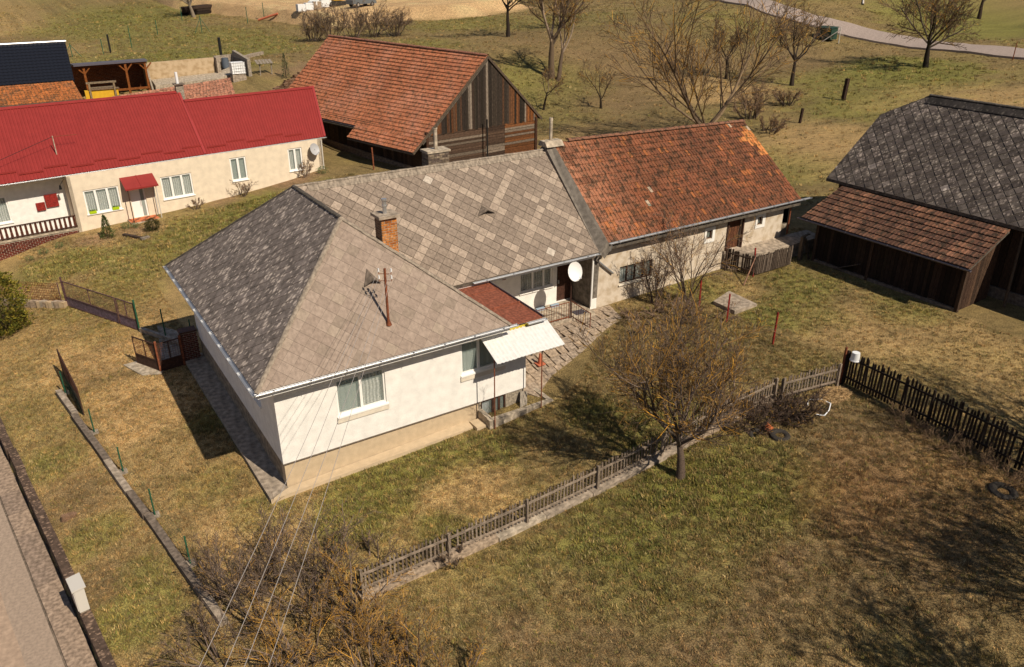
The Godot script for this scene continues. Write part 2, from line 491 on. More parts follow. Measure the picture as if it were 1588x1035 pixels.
# patches of turf: x, z, radius, kind (0 green, 1 straw, 2 brown, 3 bare earth, 4 russet leaf litter), strength
var PATCH := [
	[10.9, 7.6, 1.8, 0, 0.9], [12.6, 8.6, 2.2, 0, 0.6], [8.0, 7.6, 2.0, 0, 0.45], [7.5, 9.5, 2.5, 0, 0.5], [11.0, 9.6, 1.6, 0, 0.5], [5.2, 8.2, 1.8, 0, 0.25], [9.6, 7.2, 1.0, 0, 0.9],
	[2.2, 1.6, 1.6, 0, 0.95], [4.6, 1.2, 1.4, 0, 0.8], [6.6, 1.8, 1.2, 0, 0.6], [1.2, 2.8, 1.2, 0, 0.7], [3.4, 4.6, 1.0, 0, 0.5], [12.0, 4.2, 2.0, 0, 0.6], [11.0, 2.4, 1.2, 0, 0.5],
	[-0.9, -6.0, 1.0, 0, 0.5], [-1.0, 0.6, 1.0, 0, 0.6], [-2.0, -2.0, 1.2, 0, 0.2],
	[-5.6, -2.0, 1.0, 0, 0.55], [-5.0, 2.4, 1.3, 0, 0.8], [-6.4, -7.5, 1.2, 0, 0.4], [-4.7, 0.8, 0.9, 0, 0.5],
	[-2.5, -22.0, 3.0, 0, 0.35], [0.5, -26.0, 3.5, 0, 0.6], [4.0, -29.0, 3.0, 0, 0.75], [-4.0, -28.5, 2.5, 0, 0.9], [8.0, -31.0, 3.0, 0, 0.8], [11.0, -30.0, 4.0, 0, 0.7], [-3.0, -17.0, 1.6, 0, 0.4],
	[23.0, 1.4, 2.2, 0, 0.5], [25.5, -0.5, 1.8, 0, 0.45], [21.5, 1.2, 1.2, 0, 0.6], [26.5, 4.2, 1.6, 0, 0.4], [21.2, -2.6, 1.4, 0, 0.4],
	[-3.0, -12.5, 1.0, 2, 0.35], [-3.3, -15.5, 1.0, 2, 0.35], [-2.9, -9.5, 0.8, 2, 0.3], [34.0, -14.0, 5.0, 0, 0.5], [40.0, -16.0, 5.0, 0, 0.3], [70.0, -27.0, 9.0, 0, 0.5], [77.0, -29.0, 7.0, 0, 1.0], [60.0, -22.0, 6.0, 0, 0.5], [44.0, -47.0, 6.0, 0, 0.55], [38.0, -40.0, 5.0, 0, 0.4], [110.0, -40.0, 14.0, 0, 1.0], [52.0, -80.0, 8.0, 0, 0.3],
	[10.0, -82.0, 9.0, 0, 0.7], [0.0, -90.0, 10.0, 0, 0.3], [22.0, -78.0, 7.0, 0, 0.6], [34.0, -66.0, 8.0, 0, 0.35], [18.0, -62.0, 4.0, 0, 0.5], [20.0, -100.0, 12.0, 0, 0.4],
	[-2.8, -9.0, 2.6, 1, 0.8], [-3.2, -15.0, 3.0, 1, 0.8], [-2.0, 1.6, 1.6, 1, 0.6], [5.0, 3.4, 1.6, 1, 0.7], [24.0, 4.2, 3.0, 1, 0.22], [25.0, 9.0, 4.0, 1, 0.2], [22.5, -1.6, 1.6, 1, 0.15], [48.0, -14.0, 8.0, 1, 0.25], [66.0, -16.0, 9.0, 1, 0.3], [36.0, -28.0, 6.0, 1, 0.2], [56.0, -36.0, 6.0, 1, 0.4], [6.4, 12.2, 0.8, 3, 0.3], [10.6, 11.4, 0.6, 3, 0.3], [13.2, 8.2, 0.5, 3, 0.3], [3.2, 9.2, 0.7, 3, 0.3], [8.6, 15.0, 1.0, 1, 0.3], [5.0, 8.8, 0.8, 1, 0.25],
	[15.5, 12.0, 3.5, 4, 0.5], [14.2, 10.6, 2.0, 4, 0.5], [13.5, 14.0, 3.0, 2, 0.7], [9.0, 12.0, 3.0, 2, 0.6], [4.5, 10.0, 2.5, 2, 0.5], [16.5, 9.0, 2.4, 2, 0.6], [6.8, 13.5, 2.4, 2, 0.4], [-5.8, 0.4, 1.0, 2, 0.5], [-6.0, -4.5, 1.4, 2, 0.5], [42.0, -36.0, 8.0, 2, 0.5], [60.0, -55.0, 14.0, 2, 0.6], [50.0, -45.0, 9.0, 2, 0.6], [-4.5, -13.0, 1.2, 2, 0.6], [-2.0, -115.0, 9.0, 2, 0.9], [12.0, -120.0, 12.0, 0, 0.5], [20.0, -135.0, 14.0, 0, 0.5], [60.0, -66.0, 9.0, 0, 0.4], [72.0, -52.0, 8.0, 0, 0.4], [26.0, -88.0, 6.0, 0, 0.5], [70.0, -45.0, 10.0, 2, 0.5],
	[12.0, -37.0, 3.0, 3, 0.6], [20.0, -60.0, 4.0, 3, 0.5], [1.0, -31.6, 1.5, 3, 0.8], [7.0, -34.0, 1.2, 3, 0.7], [12.0, -34.6, 1.4, 3, 0.7], [-1.8, -31.6, 1.2, 3, 0.7],
]
const STRAW := Vector3(0.44, 0.285, 0.125)
const GREEN := Vector3(0.150, 0.150, 0.030)
const BROWN := Vector3(0.158, 0.105, 0.052)
const RUSSET := Vector3(0.20, 0.105, 0.045)
const EARTH := Vector3(0.24, 0.145, 0.085)
func gcol(x: float, z: float) -> Vector3:
	var a := gn1.get_noise_2d(x, z)
	var b := gn2.get_noise_2d(x, z)
	var d := gn3.get_noise_2d(x, z)
	# the yard by the lane is driest, the garden and the slope browner
	var dry := 1.0 - 0.72 * smoothstep(-1.0, 12.0, x + maxf(0.0, z - 4.0) * 1.2)
	var w := [0.24 + 0.55 * maxf(0.0, a + b * 0.5), (0.55 + 0.5 * b) * dry, 0.30 + 0.45 * (1.0 - dry) + 0.5 * maxf(0.0, -a + d * 0.4), 0.0, 0.0]
	var wob := 0.55 * b + 0.35 * d
	for q in PATCH:
		var r: float = q[2]
		var dx: float = x - q[0]
		var dz: float = z - q[1]
		var k: float = (dx * dx + dz * dz) / (r * r)
		if k < 2.6:
			w[q[3]] += q[4] * 3.2 * clampf(1.25 - k + wob * 1.3, 0.0, 1.0)
	var c: Vector3 = STRAW * w[1] + GREEN * w[0] + BROWN * w[2] + EARTH * w[3] + RUSSET * w[4]
	c /= (w[0] + w[1] + w[2] + w[3] + w[4])
	var bk := bank(x, z)
	if bk > -1.0:
		c = c.lerp(Vector3(0.50, 0.33, 0.17), clampf(bk + 1.0, 0.0, 1.0) * 0.92)
	return c * (1.0 + 0.30 * d + 0.16 * b)

func lines(parts: Array) -> PackedFloat64Array:
	var r := PackedFloat64Array()
	for q in parts:
		var t: float = q[0]
		while t < q[1] - 0.001:
			r.append(t)
			t += q[2]
	r.append(parts[-1][1])
	return r
func make_ground():
	var xs := lines([[-90.0, -30.0, 6.0], [-30.0, -10.0, 1.2], [-10.0, -3.0, 0.2], [-3.0, 22.0, 0.32], [22.0, 40.0, 0.6], [40.0, 110.0, 1.6], [110.0, 600.0, 18.0]])
	var zs := lines([[-700.0, -130.0, 16.0], [-130.0, -60.0, 1.5], [-60.0, -24.0, 0.9], [-24.0, -12.0, 0.5], [-12.0, 16.0, 0.32], [16.0, 60.0, 4.0]])
	var nx := xs.size()
	var nz := zs.size()
	var v := PackedVector3Array(); var n := PackedVector3Array(); var c := PackedColorArray(); var ids := PackedInt32Array()
	var hs := PackedFloat64Array()
	hs.resize(nx * nz)
	for j in nz:
		for i in nx:
			hs[j * nx + i] = ground(xs[i], zs[j])
	for j in nz:
		for i in nx:
			v.append(Vector3(xs[i], hs[j * nx + i], zs[j]))
			var i0 := maxi(i - 1, 0); var i1 := mini(i + 1, nx - 1); var j0 := maxi(j - 1, 0); var j1 := mini(j + 1, nz - 1)
			n.append(Vector3(-(hs[j * nx + i1] - hs[j * nx + i0]) / (xs[i1] - xs[i0]), 1.0, -(hs[j1 * nx + i] - hs[j0 * nx + i]) / (zs[j1] - zs[j0])).normalized())
			var q := gcol(xs[i], zs[j]) * 2.0
			c.append(Color(q.x, q.y, q.z))
	for j in nz - 1:
		for i in nx - 1:
			var k := j * nx + i
			ids.append_array(PackedInt32Array([k, k + 1, k + nx + 1, k, k + nx + 1, k + nx]))
	var a := []
	a.resize(Mesh.ARRAY_MAX)
	a[Mesh.ARRAY_VERTEX] = v; a[Mesh.ARRAY_NORMAL] = n; a[Mesh.ARRAY_COLOR] = c; a[Mesh.ARRAY_INDEX] = ids
	var m := ArrayMesh.new()
	m.add_surface_from_arrays(Mesh.PRIMITIVE_TRIANGLES, a)
	var o := MeshInstance3D.new()
	o.name = "ground"
	o.mesh = m
	o.material_override = M.ground
	o.set_meta("kind", "structure")
	add_child(o)

# where no grass grows
func bare(x: float, z: float) -> bool:
	if x < kerb_x(z) + 0.25: return true
	if x > -0.7 and x < 9.5 and z < 0.42 and z > -12.2: return true
	if x > 7.2 and x < 10.3 and z < 0.9 and z > -1.0: return true
	if x > 9.0 and x < 15.7 and z < -3.4 and z > -12.2: return true
	if z > -4.1 and z < 0.8 and x > 9.4 and x < 16.6 and Geometry2D.is_point_in_polygon(Vector2(x, z), PATIO): return true
	if x > 15.4 and x < 29.0 and z < -3.9 and z > -12.0: return true
	if x > 28.2 and x < 42.0 and z < 13.0 and z > -4.0: return true
	if x > 20.4 and x < 22.1 and z > -1.8 and z < 0.2: return true
	if absf(x - yardwall_x(z)) < 0.16 and z > -12.5: return true
	if z > 5.72 and z < 6.05 and x > -0.2 and x < 19.4: return true
	return false
func make_grass():
	var rng := RandomNumberGenerator.new()
	rng.seed = 11
	var variants := []
	for k in 4:
		var mb := MB.new()
		var r := RandomNumberGenerator.new()
		r.seed = 100 + k
		for b in 11:
			var an := r.randf() * TAU
			var lean := Vector3(cos(an), 0, sin(an))
			var p := Vector3(r.randf_range(-0.07, 0.07), -0.01, r.randf_range(-0.07, 0.07))
			var h := r.randf_range(0.035, 0.105)
			var tip := p + lean * r.randf_range(0.03, 0.09) + Vector3(0, h, 0)
			var side := Vector3(-sin(an), 0, cos(an)) * r.randf_range(0.008, 0.014)
			mb.col = Color(1, 1, 1) * r.randf_range(0.75, 1.2)
			mb.tri(p - side, p + side, tip)
		variants.append(mb.mesh())
	var spots := [[], [], [], []]
	var cols := [[], [], [], []]
	var count := 0
	var tries := 0
	while count < 270000 and tries < 640000:
		tries += 1
		# more tufts nearer the viewer
		var f := rng.randf()
		var x: float; var z: float
		var far := 1.0
		if f < 0.21:
			x = rng.randf_range(-12.0, 100.0); z = rng.randf_range(-165.0, -8.0)
			if x < 31.5 and z > -62.0: continue
			if z < -80.0 and bank(x, z) > -1.0: continue
			far = 2.1
		elif f < 0.25:
			x = rng.randf_range(-6.0, 16.0); z = rng.randf_range(-33.0, -22.0)
			far = 1.5
		elif f < 0.72:
			x = rng.randf_range(-7.5, 20.5); z = rng.randf_range(-3.0, 18.5)
		elif f < 0.86:
			x = rng.randf_range(-8.5, 0.0); z = rng.randf_range(-24.0, -3.0)
		else:
			x = rng.randf_range(9.0, 32.0); z = rng.randf_range(-6.0, 13.0)
		if bare(x, z): continue
		# worn and thin places
		if gn3.get_noise_2d(x * 1.7, z * 1.7 + 40.0) < -0.12 + rng.randf_range(-0.2, 0.2): continue
		var q := gcol(x, z)
		var green := q.y / q.x
		var sc := far * rng.randf_range(0.45, 1.15) * lerpf(0.75, 1.3, clampf((green - 0.68) * 4.0, 0.0, 1.0)) * lerpf(0.85, 1.3, clampf(gn2.get_noise_2d(x * 2.0, z * 2.0) + 0.4, 0, 1))
		var k := rng.randi() % 4
		var tint := 1.15 * pow(rng.randf_range(0.62, 1.45), 1.4)
		# blades of other colours stand among the rest
		var odd := rng.randf()
		if odd < 0.18: q = q.lerp(STRAW, 0.6)
		elif odd < 0.32: q = q.lerp(BROWN, 0.8)
		elif odd < 0.40: q = q.lerp(GREEN, 0.7)
		var dry := rng.randf_range(-0.14, 0.14)
		spots[k].append(Transform3D(Basis(Vector3.UP, rng.randf() * TAU).scaled(Vector3(sc, sc * rng.randf_range(0.6, 1.2), sc)), at(x, z)))
		cols[k].append(Color(q.x * tint * (1.0 + dry), q.y * tint, q.z * tint * (1.0 - dry)))
		count += 1
	for k in 4:
		var mm := MultiMesh.new()
		mm.transform_format = MultiMesh.TRANSFORM_3D
		mm.use_colors = true
		mm.mesh = variants[k]
		mm.instance_count = spots[k].size()
		for i in spots[k].size():
			mm.set_instance_transform(i, spots[k][i])
			mm.set_instance_color(i, cols[k][i])
		var o := MultiMeshInstance3D.new()
		o.name = numbered("grass")
		o.multimesh = mm
		o.material_override = M.blades
		add_child(o)
		tag(o, "short dry spring grass, straw and green, covering the yards and garden", "grass", "grass of the yards", "stuff")

# a strip laid on the ground along a list of points, `w` wide, `th` thick, top `dy` above the ground
func strip(mb: MB, pts: Array, wl: float, wr: float, dy: float, th: float, level := false):
	for i in pts.size() - 1:
		var a: Vector2 = pts[i]; var b: Vector2 = pts[i + 1]
		var da: Vector2 = (b - a) if i == 0 else (b - pts[i - 1])
		var db: Vector2 = (b - a) if i == pts.size() - 2 else (pts[i + 2] - a)
		var na := Vector2(-da.y, da.x).normalized(); var nb := Vector2(-db.y, db.x).normalized()
		var q := [a - na * wl, a + na * wr, b + nb * wr, b - nb * wl]
		var p := []
		for e in 4:
			var src: Vector2 = q[e]
			if level: src = a if e < 2 else b
			p.append(Vector3(q[e].x, ground(src.x, src.y) + dy, q[e].y))
		var d := Vector3(0, -th, 0)
		mb.face(p[0], p[3], p[2], p[1], Vector3.UP)
		mb.face(p[0], p[3], p[3] + d, p[0] + d, Vector3(-na.x, 0, -na.y))
		mb.face(p[1], p[2], p[2] + d, p[1] + d, Vector3(na.x, 0, na.y))
		if i == 0: mb.face(p[0], p[1], p[1] + d, p[0] + d, Vector3(-da.x, 0, -da.y))
		if i == pts.size() - 2: mb.face(p[3], p[2], p[2] + d, p[3] + d, Vector3(db.x, 0, db.y))

func make_lane():
	# asphalt lane at the lower left, concrete ditch slabs, the bank's edging wall
	var mb := MB.new(Vector3(-10, -1.6, -4))
	var pts := []
	for k in 36:
		var z := -34.0 + k * 1.6
		pts.append(Vector2(kerb_x(z) - 2.75, z))
	for i in pts.size() - 1:
		var a: Vector2 = pts[i]; var b: Vector2 = pts[i + 1]
		for w in [[-2.6, -0.8], [-0.8, 0.8], [0.8, 1.86]]:
			var q := []
			for e in [[a, w[0]], [b, w[0]], [b, w[1]], [a, w[1]]]:
				var x: float = e[0].x + e[1]
				q.append(Vector3(x, lane_y(e[0].y), e[0].y))
			mb.face(q[0], q[1], q[2], q[3], Vector3.UP)
	struct("lane", mb, M.asphalt)
	# older, paler edge of the asphalt
	var e2 := MB.new(Vector3(-8, -1.6, -4))
	for i in pts.size() - 1:
		var a: Vector2 = pts[i]; var b: Vector2 = pts[i + 1]
		var wa := 1.05 + 0.12 * hn.get_noise_2d(a.y * 9.0, 3.0); var wb := 1.05 + 0.12 * hn.get_noise_2d(b.y * 9.0, 3.0)
		e2.face(Vector3(a.x + wa, lane_y(a.y) + 0.006, a.y), Vector3(b.x + wb, lane_y(b.y) + 0.006, b.y), Vector3(b.x + 1.86, lane_y(b.y) + 0.006, b.y), Vector3(a.x + 1.86, lane_y(a.y) + 0.006, a.y), Vector3.UP)
	M["asphalt_old"] = mat("asphalt_old", 0.55, 0.43, 0.34, 0.95, "asphalt", 1.1, 1, false, 0.9)
	struct("lane_edge", e2, M.asphalt_old)
	# ditch slabs, one by one
	var ditch := MB.new(Vector3(-7.4, -1.6, -4))
	strip_lane(ditch, 0.74, 0.02, -0.05, 0.3)
	var bed := struct("ditch_bed", ditch, M.concrete_dark)
	var sl := MB.new()
	sl.box(Vector3(0, -0.03, 0), Vector3(0, 0, 0.735), Vector3(0, 0.05, 0), Vector3(0.31, 0, 0))
	var sm := sl.mesh()
	var rng := RandomNumberGenerator.new()
	rng.seed = 5
	var z := -20.0
	while z < 10.0:
		var bs := Basis(Vector3.UP, atan(0.12) + rng.randf_range(-0.012, 0.012)) * Basis(Vector3.FORWARD, rng.randf_range(-0.015, 0.015))
		piece(bed, "ditch_slab", sm, M.ditch if rng.randf() < 0.7 else M.ditch_dark, Transform3D(bs, Vector3(kerb_x(z) - 0.52, lane_y(z) + 0.0 + rng.randf_range(-0.012, 0.012), z) - ditch.o))
		z += 1.50
	# edging wall: weathered concrete blocks, each its own length
	var t := thing("retaining_wall", Vector3(-6.9, -1.2, -4), "dark weathered low concrete wall edging the grass bank along the lane", "wall")
	z = -30.0
	while z < 9.0:
		var l := rng.randf_range(1.6, 2.4)
		var w := MB.new(t.position)
		var za := z; var zb := z + l - 0.02
		var xa := kerb_x(za); var xb := kerb_x(zb)
		var ya := ground(xa + 0.4, za) + 0.06 + rng.randf_range(-0.03, 0.03); var yb := ground(xb + 0.4, zb) + 0.06 + rng.randf_range(-0.03, 0.03)
		var j := rng.randf_range(-0.03, 0.03)
		w.slab([Vector3(xa - 0.13 + j, ya, za), Vector3(xb - 0.13 + j, yb, zb), Vector3(xb + 0.15 + j, yb, zb), Vector3(xa + 0.15 + j, ya, za)], Vector3(0, -0.85, 0))
		part(t, "block", w, M.edging)
		z += l
func lane_y(z: float) -> float:
	return curve(GU, kerb_x(z) - 0.6) - 0.44
func strip_lane(mb: MB, wl: float, wr: float, dy: float, th: float):
	var z := -34.0
	while z < 12.0:
		var p := [Vector3(kerb_x(z) - 0.16 - wl, lane_y(z) + dy, z), Vector3(kerb_x(z + 1) - 0.16 - wl, lane_y(z + 1) + dy, z + 1), Vector3(kerb_x(z + 1) - 0.16 + wr, lane_y(z + 1) + dy, z + 1), Vector3(kerb_x(z) - 0.16 + wr, lane_y(z) + dy, z)]
		mb.slab(p, Vector3(0, -th, 0))
		z += 1.0

# ---------------------------------------------------------------- building helpers
# a wall seen from outside: lower left corner a, unit vector r to the right, length, height, outward normal, openings [x0, y0, x1, y1]
func wall(mb: MB, a: Vector3, r: Vector3, ln: float, h: float, out: Vector3, th: float, holes := []):
	var xs := [0.0, ln]
	var ys := [0.0, h]
	for q in holes:
		for e in [q[0], q[2]]:
			if not xs.has(e): xs.append(e)
		for e in [q[1], q[3]]:
			if not ys.has(e): ys.append(e)
	xs.sort(); ys.sort()
	var inn := -out * th
	var P := func(x: float, y: float) -> Vector3: return a + r * x + Vector3(0, y, 0)
	for i in xs.size() - 1:
		for j in ys.size() - 1:
			var mx: float = (xs[i] + xs[i + 1]) * 0.5
			var my: float = (ys[j] + ys[j + 1]) * 0.5
			var open := false
			for q in holes:
				if mx > q[0] and mx < q[2] and my > q[1] and my < q[3]: open = true
			if open: continue
			var p: Vector3 = P.call(xs[i], ys[j]); var q2: Vector3 = P.call(xs[i + 1], ys[j]); var u: Vector3 = P.call(xs[i + 1], ys[j + 1]); var w: Vector3 = P.call(xs[i], ys[j + 1])
			mb.face(p, q2, u, w, out)
			mb.face(p + inn, q2 + inn, u + inn, w + inn, -out)
	for q in holes + [[0.0, 0.0, ln, h]]:
		var sg := 1.0 if q != [0.0, 0.0, ln, h] else -1.0
		var p: Vector3 = P.call(q[0], q[1]); var q2: Vector3 = P.call(q[2], q[1]); var u: Vector3 = P.call(q[2], q[3]); var w: Vector3 = P.call(q[0], q[3])
		mb.face(p, q2, q2 + inn, p + inn, Vector3(0, sg, 0))
		mb.face(w, u, u + inn, w + inn, Vector3(0, -sg, 0))
		mb.face(p, w, w + inn, p + inn, r * sg)
		mb.face(q2, u, u + inn, q2 + inn, -r * sg)

# a glazed window set in an opening; a = lower left outer corner
func window(parent: Node3D, a: Vector3, r: Vector3, out: Vector3, w: float, h: float, sashes: Array, depth := 0.10, fm = null, sill := true, curtains := [], fw := 0.06):
	var base := parent.position
	var up := Vector3.UP
	var fmat: Material = fm if fm else M.white_trim
	var f := MB.new(base)
	var q := a - out * depth
	f.bar(q + r * fw * 0.5, q + r * fw * 0.5 + up * h, fw, 0.07, r)
	f.bar(q + r * (w - fw * 0.5), q + r * (w - fw * 0.5) + up * h, fw, 0.07, r)
	f.bar(q + r * fw + up * fw * 0.5, q + r * (w - fw) + up * fw * 0.5, fw, 0.068, up)
	f.bar(q + r * fw + up * (h - fw * 0.5), q + r * (w - fw) + up * (h - fw * 0.5), fw, 0.068, up)
	var x := 0.0
	var edges := []
	for k in sashes.size():
		var x1: float = x + sashes[k] * w
		if k > 0: f.bar(q + r * x + up * fw, q + r * x + up * (h - fw), fw * 1.5, 0.066, r)
		edges.append([x + fw * 0.6, x1 - fw * 0.6])
		x = x1
	var node := part(parent, "window", f, fmat)
	for k in edges.size():
		var g := MB.new(base)
		var e: Array = edges[k]
		var p := q - out * 0.005
		g.box(p + r * (e[0] + e[1]) * 0.5 + up * h * 0.5, r * (e[1] - e[0]) * 0.5, up * (h * 0.5 - fw * 0.5), out * 0.004)
		part(node, "pane", g, M.glass)
		if k < curtains.size() and curtains[k] != null:
			var c := MB.new(base)
			var cq := q - out * 0.14
			# hanging folds
			var steps := 14
			var lo := up * 0.02; var hi := up * (h - 0.02)
			for i in steps:
				var t0: float = lerpf(e[0] - 0.05, e[1] + 0.05, float(i) / steps); var t1: float = lerpf(e[0] - 0.05, e[1] + 0.05, float(i + 1) / steps)
				var d0 := out * 0.018 * sin(i * 1.9); var d1 := out * 0.018 * sin((i + 1) * 1.9)
				c.off = Vector2(t0, 0)
				c.face(cq + r * t0 + d0 + lo, cq + r * t1 + d1 + lo, cq + r * t1 + d1 + hi, cq + r * t0 + d0 + hi, out)
			part(node, "curtain", c, curtains[k])
	if sill:
		var s := MB.new(base)
		s.slab([a + r * -0.05 + out * 0.07 + up * -0.015, a + r * (w + 0.05) + out * 0.07 + up * -0.015, a + r * (w + 0.05) - out * (depth - 0.03) + up * 0.012, a + r * -0.05 - out * (depth - 0.03) + up * 0.012], Vector3(0, -0.05, 0))
		part(node, "sill", s, M.white_trim if fm == null else M.reveal)
	return node

# every diamond shingle of one building is gathered first, then the largest in view become parts
var gathered := []
func diamonds(poly: Array, ex: Vector3, ey: Vector3, org: Vector3, hs: float, ht: float, pal: Callable, lift := 0.008, gap := 0.010):
	var nn := ex.cross(ey).normalized()
	if nn.y < 0: nn = -nn
	var fl := PackedVector2Array()
	var lo := Vector2(1e9, 1e9); var hi := -lo
	for q in poly:
		var p := Vector2((q - org).dot(ex), (q - org).dot(ey))
		fl.append(p)
		lo = lo.min(p); hi = hi.max(p)
	var row := 0
	var t := lo.y
	while t < hi.y + ht:
		var s := lo.x + (0.0 if row % 2 == 0 else hs)
		while s < hi.x + hs:
			var g := gap * 0.5
			var dia := PackedVector2Array([Vector2(s, t - ht + g), Vector2(s + hs - g, t), Vector2(s, t + ht - g), Vector2(s - hs + g, t)])
			for cut in Geometry2D.intersect_polygons(dia, fl):
				var ar := 0.0
				for i in cut.size(): ar += cut[i].cross(cut[(i + 1) % cut.size()])
				ar = absf(ar) * 0.5
				if ar < hs * ht * 0.02: continue
				var whole := ar > hs * ht * 2.0 * 0.97 - 0.01 and cut.size() == 4
				var mid := org + ex * s + ey * t
				var to := EYE - mid
				gathered.append({"c": cut, "s": s, "t": t, "ex": ex, "ey": ey, "n": nn, "org": org, "whole": whole, "hs": hs - g, "ht": ht - g, "col": pal.call(s, t), "lift": lift,
					"show": (ar * maxf(0.0, nn.dot(to.normalized())) / to.length_squared()) if whole else 0.0})
			s += hs * 2.0
		t += ht
		row += 1
func lay_shingles(roof: Node3D, base: Vector3, most: int, called: String, m: Material, levels: Array):
	# levels: palette colours by index; a piece's col is an index
	var mats := []
	for q in levels:
		var k: StandardMaterial3D = m.duplicate()
		k.vertex_color_use_as_albedo = false
		k.albedo_color = lin(q.x, q.y, q.z)
		mats.append(k)
	gathered.sort_custom(func(a, b): return a.show > b.show)
	var shapes := {}
	var rest := MB.new(base)
	var rng := RandomNumberGenerator.new()
	rng.seed = 77
	for i in gathered.size():
		var q: Dictionary = gathered[i]
		if i < most and q.show > 0.0:
			var key := "%.3f %.3f %d" % [q.hs, q.ht, rng.randi() % 3]
			if not shapes.has(key):
				var mb := MB.new()
				var l: float = q.lift
				var z := [Vector3(0, l * rng.randf_range(1.2, 2.2), -q.ht), Vector3(q.hs, l * rng.randf_range(0.5, 1.2), 0), Vector3(0, 0.002, q.ht), Vector3(-q.hs, l * rng.randf_range(0.5, 1.2), 0)]
				mb.face(z[0], z[1], z[2], z[3], Vector3.UP)
				for e in 4:
					var b0: Vector3 = z[e]; var b1: Vector3 = z[(e + 1) % 4]
					mb.face(b0, b1, Vector3(b1.x, -0.006, b1.z), Vector3(b0.x, -0.006, b0.z), (b0 + b1) * Vector3(1, 0, 1))
				shapes[key] = mb.mesh()
			var bs := Basis(q.ex, q.n, q.ey)
			piece(roof, called, shapes[key], mats[q.col], Transform3D(bs, q.org + q.ex * q.s + q.ey * q.t - base))
		else:
			var cv: Vector3 = levels[q.col]
			rest.col = Color(cv.x, cv.y, cv.z)
			var pts := []
			var l2: float = q.lift * rng.randf_range(0.8, 1.8)
			for w in q.c:
				var hgt: float = 0.002 + l2 * clampf((q.t + q.ht - w.y) / (2.0 * q.ht), 0.0, 1.0)
				pts.append(q.org + q.ex * w.x + q.ey * w.y + q.n * hgt)
			var k: int = pts.size()
			for e in range(1, k - 1):
				rest.trif(pts[0], pts[e], pts[e + 1], q.n)
			var mid := Vector3.ZERO
			for w in pts: mid += w / k
			for e in k:
				var b0: Vector3 = pts[e]; var b1: Vector3 = pts[(e + 1) % k]
				rest.face(b0, b1, b1 - q.n * 0.012, b0 - q.n * 0.012, (b0 + b1) * 0.5 - mid)
	if rest.v.size() > 0:
		stuff(part(roof, called + "_field", rest, m))
	gathered = []

# rows of interlocking clay tiles on a four-cornered roof plane: eave left, eave right, ridge right, ridge left
func tile_field(mb: MB, el: Vector3, er: Vector3, rr: Vector3, rl: Vector3, tw: float, th: float, pal: Callable, rng: RandomNumberGenerator, sag := 0.0, thick := 0.036, skip: Callable = func(_u, _v): return false):
	var nn := (er - el).cross(rl - el).normalized()
	if nn.y < 0: nn = -nn
	var rows := int(round((rl - el).length() / th))
	for j in rows:
		var v0 := float(j) / rows
		var v1 := float(j + 1) / rows
		var a := el.lerp(rl, v0); var b := er.lerp(rr, v0)
		var a1 := el.lerp(rl, minf(1.0, v1 + 0.08 / rows)); var b1 := er.lerp(rr, minf(1.0, v1 + 0.08 / rows))
		var cols := int(round(a.distance_to(b) / tw))
		var jit := rng.randf_range(-0.2, 0.2) * tw
		for i in cols:
			var u0 := float(i) / cols; var u1 := float(i + 1) / cols
			if skip.call((u0 + u1) * 0.5, (v0 + v1) * 0.5): continue
			var g := 0.012 / a.distance_to(b)
			var h0 := thick + rng.randf_range(-0.006, 0.009)
			var sg := -sag * sin(PI * (u0 + u1) * 0.5) * sin(PI * clampf(v0 * 0.8 + 0.2, 0, 1))
			var dn := nn * sg
			var w: Vector3 = pal.call(u0, v0)
			mb.col = Color(w.x, w.y, w.z)
			var sk := rng.randf_range(-0.004, 0.004)
			var p0 := a.lerp(b, u0 + g) + nn * (h0 + sk) + dn; var p1 := a.lerp(b, u1 - g) + nn * (h0 - sk) + dn
			var um := (u0 + u1) * 0.5
			var pm := a.lerp(b, um) + nn * (h0 - 0.02) + dn
			var q0 := a1.lerp(b1, u0 + g) + nn * 0.008 + dn; var q1 := a1.lerp(b1, u1 - g) + nn * 0.008 + dn
			var qm := a1.lerp(b1, um) + nn * -0.004 + dn
			mb.face(p0, pm, qm, q0, nn)
			mb.face(pm, p1, q1, qm, nn)
			# butt end and sides
			var dr := nn * (thick + 0.004)
			mb.trif(p0, pm, p0 - dr, a - b1)
			mb.face(pm, p1, p1 - dr, p0 - dr, el - rl)
			mb.face(p0, q0, q0 - dr, p0 - dr, a - b)
			mb.face(p1, q1, q1 - dr, p1 - dr, b - a)
